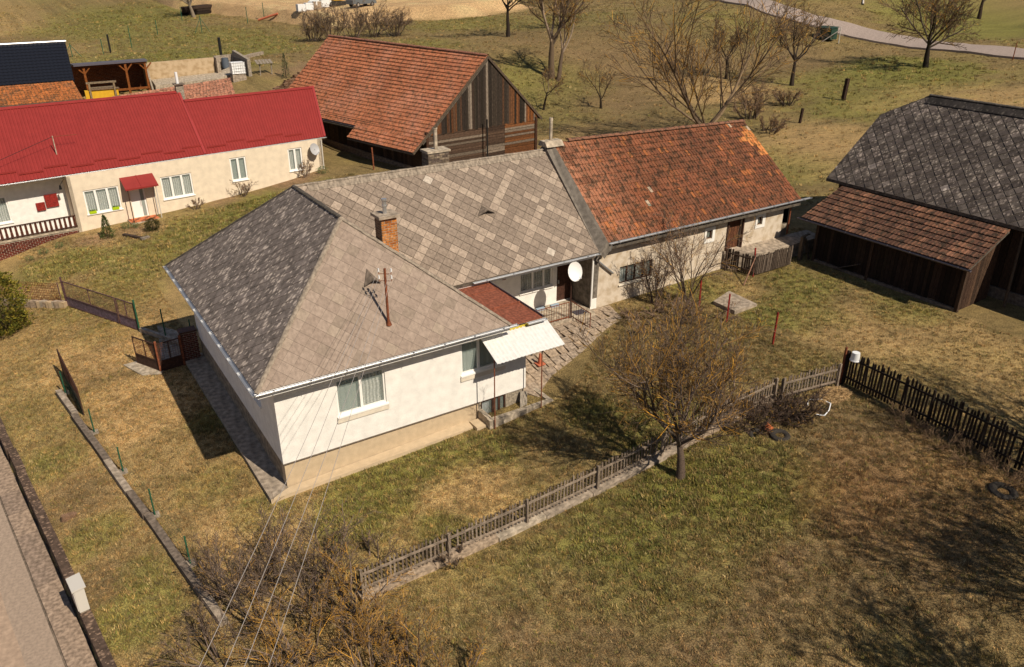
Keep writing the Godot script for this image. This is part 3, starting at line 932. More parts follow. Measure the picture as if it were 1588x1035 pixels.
func ridge_tiles(parent: Node3D, called: String, a: Vector3, b: Vector3, m: Material, step := 0.38, w := 0.13, seedn := 1, kind := false, slope := 0.8):
	var rng := RandomNumberGenerator.new()
	rng.seed = seedn
	var d := (b - a).normalized()
	var side := d.cross(Vector3.UP).normalized()
	var k := int(a.distance_to(b) / step)
	var mb := MB.new()
	var up := side.cross(d)
	var segs := 6
	var r := w
	for i in segs:
		var t0 := PI * i / segs; var t1 := PI * (i + 1) / segs
		var A := Vector3(cos(t0) * r, sin(t0) * r * slope - 0.03, 0); var B := Vector3(cos(t1) * r, sin(t1) * r * slope - 0.03, 0)
		var s2 := 1.10
		var A2 := Vector3(A.x * s2, A.y * s2 + 0.006, 0); var B2 := Vector3(B.x * s2, B.y * s2 + 0.006, 0)
		var L := Vector3(0, 0, step * 0.5 + 0.02)
		mb.face(A - L, B - L, B2 + L, A2 + L, Vector3(cos((t0 + t1) * 0.5), sin((t0 + t1) * 0.5), 0))
		mb.tri(A2 + L, B2 + L, L * 1.0)
	var me := mb.mesh()
	for i in k:
		var p := a.lerp(b, (i + 0.5) / k)
		piece(parent, called, me, m, Transform3D(Basis(side, up, -d) * Basis(Vector3.UP, rng.randf_range(-0.02, 0.02)), p + up * rng.randf_range(-0.006, 0.008) - parent_base(parent)))
func parent_base(q: Node) -> Vector3:
	var p := Vector3.ZERO
	while q != self:
		p += q.position
		q = q.get_parent()
	return p
func gutter(parent: Node3D, a: Vector3, b: Vector3, m: Material, r := 0.065):
	var mb := MB.new(parent_base(parent))
	var d := (b - a).normalized()
	var out := d.cross(Vector3.UP).normalized()
	var segs := 6
	for i in segs:
		var t0 := PI + PI * i / segs; var t1 := PI + PI * (i + 1) / segs
		var A := out * cos(t0) * r + Vector3.UP * sin(t0) * r; var B := out * cos(t1) * r + Vector3.UP * sin(t1) * r
		mb.face(a + A, b + A, b + B, a + B, (A + B))
	for s in [-1.0, 1.0]:
		mb.tube(a + out * r * s, b + out * r * s, 0.012, 0.012, 5)
	for e in [a, b]:
		for i in segs:
			var t0 := PI + PI * i / segs; var t1 := PI + PI * (i + 1) / segs
			mb.trif(e, e + out * cos(t0) * r + Vector3.UP * sin(t0) * r, e + out * cos(t1) * r + Vector3.UP * sin(t1) * r, (e - (a + b) * 0.5))
	var k := int(a.distance_to(b) / 1.1)
	for i in k:
		var p := a.lerp(b, (i + 0.5) / maxf(k, 1))
		mb.box(p + Vector3(0, -0.035, 0), d * 0.01, Vector3(0, 0.04, 0), out * (r + 0.004))
	return part(parent, "gutter", mb, m)
# courses of bricks on a vertical face, joined
func bricks(mb: MB, a: Vector3, r: Vector3, ln: float, h: float, out: Vector3, bw: float, bh: float, pal: Array, rng: RandomNumberGenerator, j := 0.012, ragged: Callable = func(_x, _y): return false):
	var rows := int(h / (bh + j))
	for k in rows:
		var x := -0.5 * (bw + j) if k % 2 else 0.0
		while x < ln - 0.01:
			var x0 := maxf(x, 0.0); var x1 := minf(x + bw, ln)
			if x1 - x0 > 0.03 and not ragged.call((x0 + x1) * 0.5, (k + 0.5) * (bh + j)):
				var w: Vector3 = pal[rng.randi() % pal.size()] * rng.randf_range(0.8, 1.15)
				mb.col = Color(w.x, w.y, w.z)
				var p := a + r * (x0 + x1) * 0.5 + Vector3(0, (k + 0.5) * (bh + j), 0)
				mb.box(p, r * (x1 - x0) * 0.5, Vector3(0, bh * 0.5, 0), out * (0.012 + rng.randf_range(0, 0.004)))
			x += bw + j
# one plank as its own part; grain along the plank
func plank(parent: Node3D, called: String, a: Vector3, b: Vector3, w: float, t: float, side: Vector3, col: Vector3, rng: RandomNumberGenerator):
	var mb := MB.new(parent_base(parent))
	mb.col = Color(col.x, col.y, col.z)
	mb.off = Vector2(rng.randf() * 7.0, rng.randf() * 7.0)
	mb.bar(a, b, w, t, side)
	return part(parent, called, mb, M.wood)

# ---------------------------------------------------------------- the white house
const HE := 4.1      # eaves
const HR := 7.77     # ridge
func make_house():
	var h := thing("village_house", Vector3(4.0, 0.0, -5.0), "white L-shaped house with grey diamond-shingled hip roof and brick chimney", "house")
	var B := h.position
	var rng := RandomNumberGenerator.new()
	rng.seed = 3
	var X := Vector3.RIGHT; var Zf := Vector3(0, 0, 1)
	# walls (front block, annex and wing)
	var w := MB.new(B)
	var holes := [[2.0, 1.15, 3.72, 2.45], [6.64, 1.32, 8.38, 2.56]]
	wall(w, Vector3(0, 0.96, 0), X, 9.37, 2.86, Zf, 0.35, holes)
	part(h, "front_wall", w, M.white_wall)
	var wl := MB.new(B)
	wall(wl, Vector3(0, 0.96, -11.46), Zf, 11.11, 2.86, Vector3.LEFT, 0.35, [[1.3, 1.3, 2.7, 2.5], [8.3, 1.3, 9.7, 2.5]])
	part(h, "side_wall", wl, M.white_wall)
	var wb := MB.new(B)
	wall(wb, Vector3(15.5, 0.2, -11.46), Vector3.LEFT, 15.15, 3.6, Vector3(0, 0, -1), 0.35)
	part(h, "back_wall", wb, M.white_wall)
	var wr := MB.new(B)
	wall(wr, Vector3(9.37, 0.4, -0.35), Vector3(0, 0, -1), 5.0, 3.3, X, 0.3)
	part(h, "annex_wall", wr, M.white_wall)
	var ww := MB.new(B)
	wall(ww, Vector3(9.37, 0.6, -5.35), X, 6.1, 3.6, Zf, 0.3, [[3.25, 1.6, 5.0, 2.5], [5.25, 0.72, 6.1, 2.6]])
	part(h, "wing_wall", ww, M.white_wall)
	# plinth, set back a little under the drip edge
	var pf := MB.new(B)
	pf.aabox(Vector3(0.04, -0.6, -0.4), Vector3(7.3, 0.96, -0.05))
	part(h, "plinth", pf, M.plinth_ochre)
	var ps := MB.new(B)
	ps.aabox(Vector3(0.04, -0.6, -11.42), Vector3(0.4, 0.96, -0.4))
	part(h, "plinth", ps, M.plinth)
	var pr := MB.new(B)
	wall(pr, Vector3(7.3, -0.7, -0.05), X, 2.03, 1.66, Zf, 0.35, [[0.13, 0.75, 1.2, 1.62]])
	part(h, "stone_plinth", pr, M.stone_plinth)
	var dr := MB.new(B)
	dr.bar(Vector3(0.0, 0.955, 0.012), Vector3(7.35, 0.955, 0.012), 0.03, 0.04, Vector3.UP)
	part(h, "drip_edge", dr, M.concrete_dark)
	# apron slab round the base
	var ap := MB.new(B)
	ap.slab([Vector3(-0.75, 0.02, -11.6), Vector3(0.05, 0.05, -11.6), Vector3(0.05, 0.05, 0.0), Vector3(-0.62, 0.0, 0.28)], Vector3(0, -0.4, 0))
	part(h, "apron", ap, M.concrete)
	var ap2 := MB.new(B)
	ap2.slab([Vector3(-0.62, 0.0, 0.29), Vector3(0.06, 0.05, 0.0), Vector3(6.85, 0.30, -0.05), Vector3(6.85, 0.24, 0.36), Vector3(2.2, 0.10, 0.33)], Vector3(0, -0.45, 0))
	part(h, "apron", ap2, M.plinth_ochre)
	# windows
	window(h, Vector3(2.0, 2.11, 0), X, Zf, 1.72, 1.30, [0.5, 0.5], 0.09, null, true, [M.blind, M.curtain])
	window(h, Vector3(6.64, 2.28, 0), X, Zf, 1.74, 1.24, [0.42, 0.58], 0.09, null, true, [M.blind, M.blind])
	for q in [[2.0, 2.11, 1.72], [6.64, 2.28, 1.74]]:
		var sl := MB.new(B)
		sl.aabox(Vector3(q[0] - 0.06, q[1] - 0.24, 0.0), Vector3(q[0] + q[2] + 0.06, q[1] - 0.062, 0.05))
		part(h, "window_apron", sl, M.reveal)
	for z in [-10.16, -3.16]:
		window(h, Vector3(0, 2.26, z), Zf, Vector3.LEFT, 1.4, 1.2, [0.5, 0.5], 0.09, null, true, [M.blind, M.blind])
	window(h, Vector3(7.43, 0.05, -0.05), X, Zf, 1.07, 0.87, [0.5, 0.25, 0.25], 0.06, M.brown_paint, false, [M.dish_grey, M.rust])
	window(h, Vector3(12.62, 2.2, -5.35), X, Zf, 1.75, 0.90, [0.4, 0.34, 0.26], 0.08, null, true, [M.curtain, M.curtain, M.curtain])
	var dmb := MB.new(B)
	dmb.aabox(Vector3(14.62, 1.32, -5.5), Vector3(15.47, 3.2, -5.44))
	var door := part(h, "door", dmb, M.brown_paint)
	var dh := MB.new(B)
	dh.aabox(Vector3(14.72, 2.2, -5.43), Vector3(14.78, 2.36, -5.38))
	part(door, "handle", dh, M.galv)
	var vent := MB.new(B)
	vent.aabox(Vector3(11.7, 3.05, -5.35), Vector3(11.86, 3.2, -5.31))
	part(h, "wall_vent", vent, M.rust)
	# porch floor and its step
	var pfl := MB.new(B)
	pfl.aabox(Vector3(9.4, 0.3, -5.33), Vector3(15.48, 1.30, -3.55))
	part(h, "porch_floor", pfl, M.concrete_pale)
	# roof deck: four hip planes and the wing
	var o := 0.63
	var FL := Vector3(-o, HE, o); var FR := Vector3(8.32, HE, o); var BL := Vector3(-o, HE, -12.09)
	var A1 := Vector3(3.845, HR, -3.07); var A2 := Vector3(3.845, HR, -7.88)
	var WE := 15.58
	var WR := Vector3(WE, HR, -7.88); var WEv := Vector3(WE, HE, -3.6); var BR := Vector3(WE, HE, -12.09)
	var VAL := Vector3(8.32, HE, -3.6)
	var th := Vector3(0, -0.14, 0)
	var deck := MB.new(B)
	deck.slab([FL, FR, A1], th)
	deck.slab([BL, FL, A1, A2], th)
	deck.slab([FR, VAL, A2, A1], th)
	deck.slab([VAL, WEv, WR, A2], th)
	deck.slab([BR, BL, A2, WR], th)
	var roof := part(h, "roof", deck, M.deck)
	# shingles
	var pals := [Vector3(0.42, 0.345, 0.285), Vector3(0.335, 0.272, 0.226), Vector3(0.315, 0.256, 0.213), Vector3(0.29, 0.235, 0.196), Vector3(0.47, 0.385, 0.32), Vector3(0.62, 0.555, 0.49), Vector3(0.41, 0.33, 0.28), Vector3(0.37, 0.295, 0.25)]
	var pick := func(_s, _t):
		var f := rng.randf()
		# lighter replacement shingles gather in diagonal runs
		var i := int(round((_s + _t) / 0.524)); var j := int(round((_s - _t) / 0.524))
		if f < 0.010: return 5
		if posmod(i, 4) == 0 and f < 0.78: return 4 if f < 0.50 else 0
		if posmod(j, 5) == 0 and f < 0.66: return 4 if f < 0.40 else 0
		if f < 0.03: return 4
		if f < 0.25: return 1
		if f < 0.78: return 2
		return 3
	var up_w := (Vector3(0, HR, -7.88) - Vector3(0, HE, -3.6)).normalized()
	diamonds([VAL + Vector3(-0.0, 0, 0), WEv, WR, A2], X, up_w, VAL, 0.262, 0.262, pick, 0.013, 0.022)
	var pick2 := func(_s, _t):
		var f := rng.randf()
		return 6 if f < 0.45 else (7 if f < 0.86 else (0 if f < 0.93 else 1))
	var up_f := (A1 - Vector3(3.845, HE, o)).normalized()
	diamonds([FL, FR, A1], X, up_f, FL, 0.262, 0.262, pick2, 0.007, 0.008)
	var up_r := (Vector3(3.845, HR, 0) - Vector3(8.32, HE, 0)).normalized()
	diamonds([FR, VAL, A2, A1], Vector3(0, 0, -1), up_r, FR, 0.262, 0.262, pick2, 0.006, 0.006)
	lay_shingles(roof, B, 300, "shingle", M.shingles, pals)
	# the north-west slope, grey and grown over with lichen
	var pals2 := [Vector3(0.66, 0.585, 0.545), Vector3(0.60, 0.53, 0.49), Vector3(0.54, 0.475, 0.44)]
	var up_l := (Vector3(3.845, HR, 0) - Vector3(-o, HE, 0)).normalized()
	diamonds([FL, BL, A2, A1], Vector3(0, 0, -1), up_l, FL, 0.262, 0.262, func(_s, _t): return rng.randi() % 3, 0.012, 0.014)
	var up_b := (Vector3(0, HR, -7.88) - Vector3(0, HE, -12.09)).normalized()
	diamonds([BL, BR, WR, A2], Vector3(-1, 0, 0), up_b, BR, 0.262, 0.262, func(_s, _t): return rng.randi() % 3, 0.007, 0.007)
	lay_shingles(roof, B, 200, "lichen_shingle", M.lichen_shingles, pals2)
	# ridge and hip caps
	var n1 := Vector3(0, 0.02, 0)
	for q in [[A2, WR, M.ridge], [A1, FL, M.ridge], [A1, FR, M.ridge], [A2, A1, M.ridge_dark], [A2, BL, M.ridge_dark]]:
		ridge_tiles(roof, "ridge_cap", q[0] + n1, q[1] + n1 + Vector3(0, 0.0, 0), q[2], 0.42, 0.085, 9, false, 0.55)
	# pale ridge sheet strip on the wing
	var rs := MB.new(B)
	var k := 0
	while k < 26:
		var x0 := 4.35 + k * 0.425
		if x0 + 0.42 < WE:
			rs.slab([Vector3(x0, HR + 0.03, -7.87), Vector3(x0 + 0.415, HR + 0.03, -7.87), Vector3(x0 + 0.415, HR + 0.03, -7.87) - up_w * 0.36, Vector3(x0, HR + 0.03, -7.87) - up_w * 0.36], Vector3(0, -0.012, 0))
		k += 1
	part(roof, "ridge_strip", rs, M.ridge)
	# gutters
	gutter(h, FL + Vector3(-0.06, -0.03, 0.06), FR + Vector3(0.25, -0.03, 0.06), M.gutter)
	gutter(h, BL + Vector3(-0.06, -0.04, -0.06), FL + Vector3(-0.07, -0.04, 0.05), M.gutter)
	gutter(h, VAL + Vector3(0.9, -0.05, 0.07), WEv + Vector3(0.0, -0.05, 0.07), M.gutter)
	# fascia and soffit
	var so := MB.new(B)
	so.aabox(Vector3(-o + 0.03, HE - 0.24, -12.05), Vector3(8.29, HE - 0.16, o - 0.04))
	so.aabox(Vector3(8.29, HE - 0.24, -12.05), Vector3(15.4, HE - 0.16, -3.66))
	part(h, "soffit", so, M.white_wall)
	# downpipe at the wing end
	var dp := MB.new(B)
	dp.tube(Vector3(15.35, HE - 0.1, -3.55), Vector3(15.55, HE - 0.35, -3.95), 0.045, 0.045)
	dp.tube(Vector3(15.55, HE - 0.35, -3.95), Vector3(15.55, 1.4, -3.97), 0.045, 0.045)
	part(h, "downpipe", dp, M.white_trim)
	# chimney on the inner slope
	var cc := MB.new(B)
	cc.aabox(Vector3(5.35, 5.6, -3.75), Vector3(5.93, 7.42, -3.20))
	var ch := part(h, "chimney", cc, M.mortar_pale)
	var cb := MB.new(B)
	var op := [Vector3(0.62, 0.24, 0.06), Vector3(0.55, 0.19, 0.05), Vector3(0.68, 0.30, 0.10)]
	var gp := [Vector3(0.30, 0.20, 0.14), Vector3(0.24, 0.17, 0.13)]
	bricks(cb, Vector3(5.35, 5.7, -3.20), X, 0.58, 1.72, Zf, 0.25, 0.068, op, rng, 0.022)
	bricks(cb, Vector3(5.35, 5.7, -3.75), Zf, 0.55, 1.72, Vector3.LEFT, 0.25, 0.068, gp, rng, 0.022)
	bricks(cb, Vector3(5.93, 5.7, -3.20), Vector3(0, 0, -1), 0.55, 1.72, X, 0.25, 0.068, op, rng, 0.022)
	stuff(part(ch, "brickwork", cb, M.brick))
	var cap := MB.new(B)
	cap.aabox(Vector3(5.24, 7.42, -3.86), Vector3(6.04, 7.52, -3.09))
	part(ch, "cap", cap, M.concrete)
	var fl := MB.new(B)
	fl.tube(Vector3(5.62, 7.5, -3.45), Vector3(5.62, 8.02, -3.45), 0.075, 0.075, 12)
	fl.tube(Vector3(5.62, 7.78, -3.45), Vector3(5.62, 7.84, -3.45), 0.092, 0.092, 12)
	fl.tube(Vector3(5.62, 8.0, -3.45), Vector3(5.62, 8.06, -3.45), 0.11, 0.10, 12)
	part(ch, "flue", fl, M.galv)
	# second chimney behind the ridge
	var c2 := MB.new(B)
	c2.aabox(Vector3(9.8, 6.9, -8.75), Vector3(10.78, 8.22, -8.15))
	var ch2 := part(h, "chimney", c2, M.mortar)
	var c2b := MB.new(B)
	var dk := [Vector3(0.22, 0.17, 0.13), Vector3(0.30, 0.24, 0.18), Vector3(0.17, 0.13, 0.11)]
	bricks(c2b, Vector3(9.8, 7.2, -8.15), X, 0.98, 1.0, Zf, 0.25, 0.075, dk, rng)
	bricks(c2b, Vector3(9.8, 7.2, -8.75), Zf, 0.6, 1.0, Vector3.LEFT, 0.25, 0.075, dk, rng)
	stuff(part(ch2, "brickwork", c2b, M.brick))
	var c2c := MB.new(B)
	c2c.aabox(Vector3(9.74, 8.22, -8.8), Vector3(10.84, 8.31, -8.09))
	part(ch2, "cap", c2c, M.concrete_pale)
	var c2p := MB.new(B)
	c2p.tube(Vector3(10.3, 8.28, -8.42), Vector3(10.3, 9.22, -8.42), 0.085, 0.085, 12)
	c2p.tube(Vector3(10.3, 9.16, -8.42), Vector3(10.3, 9.22, -8.42), 0.10, 0.10, 12)
	part(ch2, "flue", c2p, M.concrete_pale)
	# little hooded roof vents
	for q in [[Vector3(4.03, 5.93, -1.20), up_f, 0.30, 0.42], [Vector3(11.17, 5.95, -5.78), up_w, 0.42, 0.36]]:
		var vm := MB.new(B)
		var p: Vector3 = q[0]; var u: Vector3 = q[1]; var hw: float = q[2]; var dep: float = q[3]
		var nn := X.cross(u).normalized()
		if nn.y < 0: nn = -nn
		var apex := p + Vector3(0, 0.22, 0.16) ; var back := p + u * dep * 1.4 + nn * 0.02
		var l := p - X * hw + nn * 0.02 + Vector3(0, 0, 0.05); var r := p + X * hw + nn * 0.02 + Vector3(0, 0, 0.05)
		vm.trif(l, apex, back, Vector3(-1, 1, 0)); vm.trif(r, apex, back, Vector3(1, 1, 0))
		vm.trif(l + u * 0.02, apex + u * 0.03, back - nn * 0.02, Vector3(1, -1, 0)); vm.trif(r + u * 0.02, apex + u * 0.03, back - nn * 0.02, Vector3(-1, -1, 0))
		part(roof, "roof_vent", vm, M.concrete_dark)
	# annex: rusty sheet roof between the two wings
	var ar := MB.new(B)
	ar.slab([Vector3(8.05, 3.84, 0.18), Vector3(9.98, 3.82, 0.16), Vector3(9.98, 3.90, -4.5), Vector3(8.05, 3.90, -4.5)], Vector3(0, -0.05, 0))
	for q in [-1.35, -2.9]:
		ar.aabox(Vector3(8.06, 3.85, q), Vector3(9.98, 3.905, q + 0.02))
	part(h, "annex_roof", ar, M.rust_roof)
	var ae := MB.new(B)
	ae.bar(Vector3(9.99, 3.86, 0.17), Vector3(9.99, 3.94, -4.5), 0.03, 0.07)
	part(h, "roof_flashing", ae, M.gutter_dark)
	gutter(h, Vector3(9.3, 3.75, 0.24), Vector3(10.12, 3.75, 0.24), M.gutter)

# ---------------------------------------------------------------- whitewashed outbuilding with the brown tile roof
func make_workshop():
	var h := thing("outbuilding", Vector3(22.0, 1.4, -8.0), "long rendered outbuilding with mottled brown clay tile roof behind the white house", "outbuilding")
	var B := h.position
	var rng := RandomNumberGenerator.new()
	rng.seed = 8
	var X := Vector3.RIGHT; var Zf := Vector3(0, 0, 1)
	var w := MB.new(B)
	wall(w, Vector3(15.6, 0.4, -4.06), X, 12.9, 3.95, Zf, 0.4, [[1.62, 1.66, 3.6, 2.52], [6.98, 2.85, 7.38, 3.30], [8.42, 2.0, 9.5, 3.58], [10.55, 2.96, 10.92, 3.40]])
	part(h, "front_wall", w, M.old_wall)
	var s := MB.new(B)
	s.slab([Vector3(28.5, 0.6, -4.06), Vector3(28.5, 4.3, -4.06), Vector3(28.5, 7.5, -7.9), Vector3(28.5, 4.3, -11.7), Vector3(28.5, 0.6, -11.7)], Vector3(-0.4, 0, 0))
	part(h, "end_wall", s, M.old_wall)
	var bk := MB.new(B)
	wall(bk, Vector3(28.1, 0.6, -11.7), Vector3.LEFT, 12.5, 3.7, Vector3(0, 0, -1), 0.4)
	part(h, "back_wall", bk, M.old_wall)
	# fire wall rising above the house roof
	var f := MB.new(B)
	f.slab([Vector3(15.55, 0.6, -4.07), Vector3(15.55, 4.42, -3.95), Vector3(15.55, 8.02, -7.9), Vector3(15.55, 4.42, -11.8), Vector3(15.55, 0.6, -11.7)], Vector3(0.38, 0, 0))
	part(h, "fire_wall", f, M.old_wall_grey)
	# mortar fillet from the house roof up to the tile edge
	var fi := MB.new(B)
	for q in [[-3.55, -7.88], [-12.1, -7.88]]:
		var za: float = q[0]; var zb: float = q[1]
		fi.slab([Vector3(15.56, 4.05, za), Vector3(15.96, 4.52, za), Vector3(15.96, 8.10, zb), Vector3(15.56, 7.74, zb)], Vector3(0.3, -0.3, 0))
	part(h, "mortar_fillet", fi, M.old_wall_grey)  # shade of an upright face is painted into this dark grey
	var fc := MB.new(B)
	fc.slab([Vector3(15.5, 7.9, -7.55), Vector3(15.5, 8.13, -7.75), Vector3(15.5, 8.13, -8.15), Vector3(15.5, 7.9, -8.3)], Vector3(0.95, 0, 0))
	part(h, "mortar_ridge", fc, M.concrete_pale)
	# white corner strip
	var cs := MB.new(B)
	cs.aabox(Vector3(15.56, 1.1, -4.07), Vector3(15.92, 3.75, -4.035))
	part(h, "corner_strip", cs, M.white_wall)
	# roof
	var EL := Vector3(16.04, 4.43, -3.6); var ER := Vector3(28.75, 4.43, -3.6)
	var RL := Vector3(16.0, 8.02, -7.9); var RR := Vector3(28.6, 7.72, -7.9)
	var d := MB.new(B)
	var low := Vector3(0, -0.20, 0)
	d.slab([EL + low, ER + low, RR + low, RL + low], Vector3(0, -0.12, 0))
	d.slab([RL, RR, Vector3(28.75, 4.43, -12.2), Vector3(15.86, 4.43, -12.2)], Vector3(0, -0.12, 0))
	var roof := part(h, "roof", d, M.deck)
	var t := MB.new(B)
	var pal := func(u: float, v: float) -> Vector3:
		var a := gn2.get_noise_2d(u * 26.0 + 5.0, v * 9.0)
		var b := gn1.get_noise_2d(u * 40.0, v * 22.0 + 30.0)
		var c := Vector3(0.31, 0.112, 0.055)
		c = c.lerp(Vector3(0.60, 0.27, 0.155), clampf((0.30 - u) * 2.6 + a * 0.5, 0.0, 0.85))
		c = c.lerp(Vector3(0.20, 0.082, 0.044), clampf(a * 1.3 + 0.45 + (0.35 - absf(u - 0.6)) * 0.8, 0.0, 0.9))
		c = c.lerp(Vector3(0.58, 0.20, 0.07), clampf(b * 1.5 - 0.42 + (0.22 - v) * 0.8, 0.0, 0.6))
		if u > 0.935 + 0.03 * sin(v * 23.0) and v > 0.5 and v < 0.9: c = Vector3(0.72, 0.28, 0.09)
		var luck := rng.randf()
		if luck < 0.006: c = Vector3(0.60, 0.45, 0.32)
		elif luck < 0.06: c = c.lerp(Vector3(0.56, 0.19, 0.06), 0.6)
		return c * rng.randf_range(0.86, 1.12)
	tile_field(t, EL, ER, RR, RL, 0.19, 0.34, pal, rng, 0.04, 0.042)
	stuff(part(roof, "tile_field", t, M.tiles))
	var t2 := MB.new(B)
	tile_field(t2, Vector3(28.75, 4.43, -12.2), Vector3(15.86, 4.43, -12.2), RL, RR, 0.38, 0.34, pal, rng)
	stuff(part(roof, "tile_field", t2, M.tiles))
	mat("ridge_brown", 0.30, 0.14, 0.085, 0.9, "tile", 0.7)
	ridge_tiles(roof, "ridge_tile", RL + Vector3(0.9, 0.03, 0), RR + Vector3(0, 0.03, 0), M.ridge_brown, 0.38, 0.12, 4)
	gutter(h, EL + Vector3(0.05, -0.02, 0.07), ER + Vector3(0.7, 0.0, 0.07), M.gutter, 0.075)
	var dp := MB.new(B)
	var q := [Vector3(16.2, 4.36, -3.54), Vector3(16.2, 4.05, -3.62), Vector3(15.75, 3.85, -3.8), Vector3(15.75, 3.6, -3.98), Vector3(16.75, 2.75, -3.98)]
	for i in 4: dp.tube(q[i], q[i + 1], 0.05, 0.05)
	part(h, "downpipe", dp, M.gutter)
	# timber ends under the eaves
	for i in 10:
		var rf := MB.new(B)
		rf.aabox(Vector3(16.6 + i * 1.28, 4.18, -4.1), Vector3(16.72 + i * 1.28, 4.30, -3.7))
		part(h, "rafter_end", rf, M.brown_paint)
	# windows and door
	window(h, Vector3(17.22, 2.06, -4.06), X, Zf, 1.98, 0.86, [0.25, 0.25, 0.25, 0.25], 0.12, M.brown_paint, true, [M.curtain, M.curtain, M.curtain, M.curtain], 0.05)
	for x in [22.45, 26.02]:
		var y := 3.07 if x < 24 else 3.2
		var fr := MB.new(B)
		wall(fr, Vector3(x, y, -4.025), X, 0.70, 0.76, Zf, 0.03, [[0.13, 0.17, 0.53, 0.62]] if x < 24 else [[0.13, 0.15, 0.5, 0.59]])
		part(h, "white_surround", fr, M.white_wall)
		window(h, Vector3(22.58 if x < 24 else 26.15, 3.25 if x < 24 else 3.36, -4.06), X, Zf, 0.40 if x < 24 else 0.37, 0.45 if x < 24 else 0.44, [1.0], 0.1, M.brown_paint, false, [], 0.05)
	var dr := MB.new(B)
	dr.aabox(Vector3(24.02, 2.4, -4.3), Vector3(25.1, 3.98, -4.25))
	var door := part(h, "door", dr, M.brown_paint)
	for i in 5:
		var x := 24.06 + i * 0.207
		plank(door, "board", Vector3(x + 0.1, 2.41, -4.215), Vector3(x + 0.1, 3.96, -4.215), 0.195, 0.04, X, Vector3(0.20, 0.085, 0.045) * rng.randf_range(0.7, 1.5), rng)
	var fr2 := MB.new(B)
	fr2.aabox(Vector3(24.0, 2.4, -4.06), Vector3(24.07, 4.0, -3.98)); fr2.aabox(Vector3(25.06, 2.4, -4.06), Vector3(25.14, 4.0, -3.98)); fr2.aabox(Vector3(24.0, 3.98, -4.06), Vector3(25.14, 4.06, -3.975))
	part(door, "frame", fr2, M.brown_paint)
	# loading platform under the door
	var pl := MB.new(B)
	pl.slab([Vector3(23.9, 2.40, -4.04), Vector3(30.2, 2.42, -4.04), Vector3(30.2, 2.32, -3.05), Vector3(25.6, 2.28, -3.0)], Vector3(0, -1.4, 0))
	part(h, "platform", pl, M.concrete)
	# corner drainpipe at the far end
	var cp := MB.new(B)
	cp.tube(Vector3(28.55, 4.3, -4.0), Vector3(28.55, 2.5, -4.0), 0.045, 0.045)
	part(h, "downpipe", cp, M.rust)
	# pale pipe on the fire wall
	var pp := MB.new(B)
	pp.tube(Vector3(16.0, 8.0, -8.0), Vector3(16.0, 9.05, -8.0), 0.075, 0.075, 12)
	pp.tube(Vector3(16.0, 8.98, -8.0), Vector3(16.0, 9.12, -8.0), 0.085, 0.085, 12)
	part(h, "flue", pp, M.concrete_pale)

